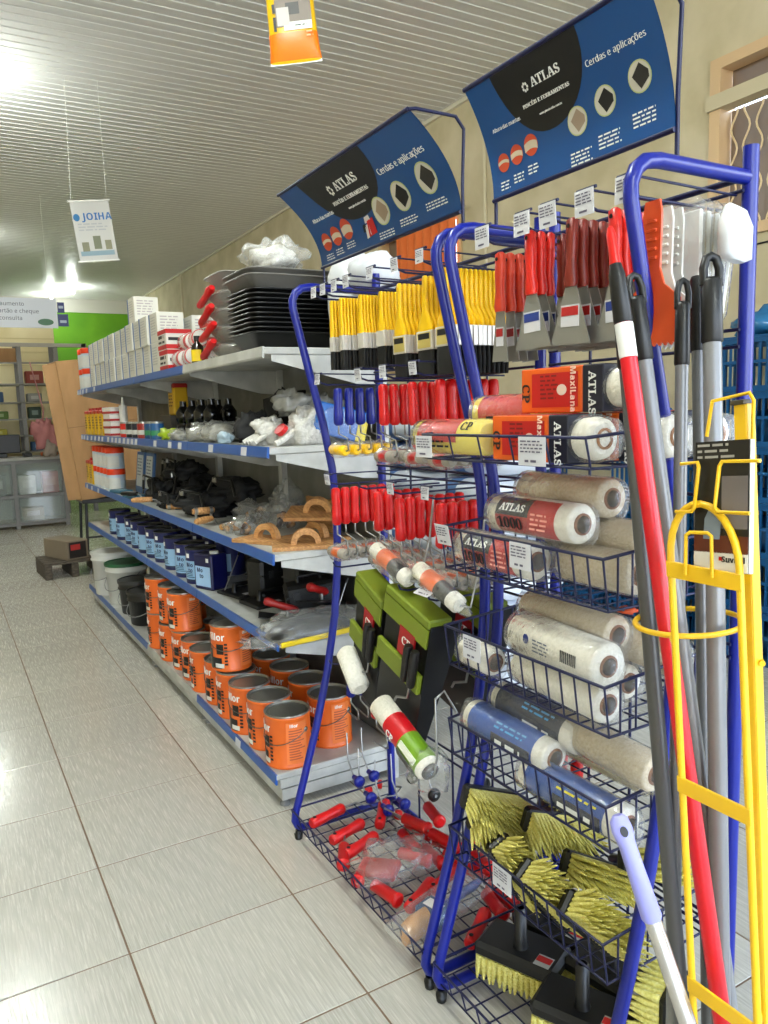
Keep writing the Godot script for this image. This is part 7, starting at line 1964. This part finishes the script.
	part(pc, "tape", box(S(), Vector3(0, 0.2005, 0), Vector3(0.04, 0.001, 0.22)), mat(Color(0.6, 0.5, 0.35), 0.4))
	# hanging pink bag in front of the shelving
	var pbag := thing("pink_bag", "pink and white cloth bag hanging at the end of the counter", "bag", Vector3(1.20, 1.02, -10.75))
	part(pbag, "cloth", lump(S(), Vector3(0.16, 0.24, 0.07), 14.0, 0.4, 22, 2.0), mat(Color(0.66, 0.42, 0.42), 0.7))
	part(pbag, "lower_cloth", lump(S(), Vector3(0.10, 0.14, 0.06), 16.0, 0.4, 18, 2.0), mat(Color(0.55, 0.50, 0.46), 0.7), Vector3(0.05, -0.10, 0.02))
	part(pbag, "strap", tube(S(), [Vector3(0, 0.36, 0), Vector3(0.02, 0.50, -0.02), Vector3(0.06, 1.20, -1.48)], 0.008, 6), mat(Color(0.66, 0.42, 0.42), 0.7))
	# tall cardboard on a dark stool, beyond the shelving
	var st := thing("work_stool", "dark metal stool carrying the tall cardboard", "stool", Vector3(1.38, 0, -7.97))
	part(st, "seat", cbox(S(), Vector3(0.1, 0.60, 0), Vector3(0.66, 0.04, 0.42), 0.006), mat(Color(0.12, 0.12, 0.13), 0.5))
	for sx in [-0.19, 0.36]:
		for sz in [-0.17, 0.17]:
			part(st, "leg", tube(S(), [Vector3(sx, 0.58, sz), Vector3(sx * 1.15, 0.0, sz * 1.15)], 0.014, 8), mat(Color(0.20, 0.20, 0.22), 0.4, 0.5))
	part(st, "foot_rail", tube(S(), [Vector3(-0.205, 0.25, 0.185), Vector3(0.205, 0.25, 0.185)], 0.010, 8), mat(Color(0.20, 0.20, 0.22), 0.4, 0.5))
	var cd := thing("tall_carton", "tall brown cardboard carton leaning beyond the end of the shelving", "carton", Vector3(1.38, 0.63, -7.97), Basis(Vector3(0, 0, 1), 0.10) * Basis(Vector3.UP, 0.10))
	part(cd, "carton_body", cbox(S(), Vector3(0.14, 0.66, 0), Vector3(0.78, 1.32, 0.36), 0.004), M("cardboard"))
	part(cd, "flap", cbox(S(), Vector3(-0.30, 0.66, 0.12), Vector3(0.12, 1.28, 0.006), 0.002, Basis(Vector3.UP, -0.5)), M("cardboard"))
	part(cd, "fold", box(S(), Vector3(0.14, 0.70, 0.1815), Vector3(0.78, 0.006, 0.002)), mat(Color(0.52, 0.39, 0.26), 0.8))
	# pallet with a box, blue container
	var pl := thing("pallet", "dark low wooden pallet on the tiles beyond the buckets", "pallet", Vector3(0.95, 0, -7.42), Basis(Vector3.UP, 0.05))
	for q in 5:
		part(pl, "deck_board", cbox(S(), Vector3(0, 0.135, -0.20 + q * 0.10), Vector3(0.50, 0.02, 0.085), 0.003), M("dark_wood"))
	for x in [-0.22, 0.0, 0.22]:
		part(pl, "bearer", cbox(S(), Vector3(x, 0.062, 0), Vector3(0.06, 0.124, 0.48), 0.003), M("dark_wood"))
	var bx := thing("parcel", "pale parcel with a red and dark label lying on the pallet", "carton", Vector3(0.93, 0.146, -7.44), Basis(Vector3.UP, 0.35))
	part(bx, "carton_body", cbox(S(), Vector3(0, 0.085, 0), Vector3(0.20, 0.17, 0.42), 0.004), mat(Color(0.50, 0.45, 0.38), 0.7))
	part(bx, "label", box(S(), Vector3(0.0, 0.085, 0.2105), Vector3(0.16, 0.14, 0.001)), mat(Color(0.12, 0.10, 0.10), 0.5))
	part(bx, "red_label", box(S(), Vector3(-0.02, 0.11, 0.2112), Vector3(0.09, 0.05, 0.001)), mat(Color(0.65, 0.16, 0.16), 0.5))
	var bc := thing("blue_canister", "dark blue canister on the floor under the tall cardboard", "canister", Vector3(1.17, 0.0, -6.75))
	part(bc, "body", cbox(S(), Vector3(0, 0.13, 0), Vector3(0.22, 0.26, 0.22), 0.03), mat(Color(0.05, 0.12, 0.32), 0.4))
	part(bc, "cap", loft(S(), [[0.26, 0.03, 0.03], [0.29, 0.03, 0.03]], 12, Basis(), Vector3(-0.05, 0, 0)), M("white"))
	part(bc, "carry_handle", tube(S(), [Vector3(0.0, 0.255, 0), Vector3(0.01, 0.29, 0), Vector3(0.08, 0.29, 0), Vector3(0.09, 0.255, 0)], 0.012, 8), mat(Color(0.05, 0.12, 0.32), 0.4))
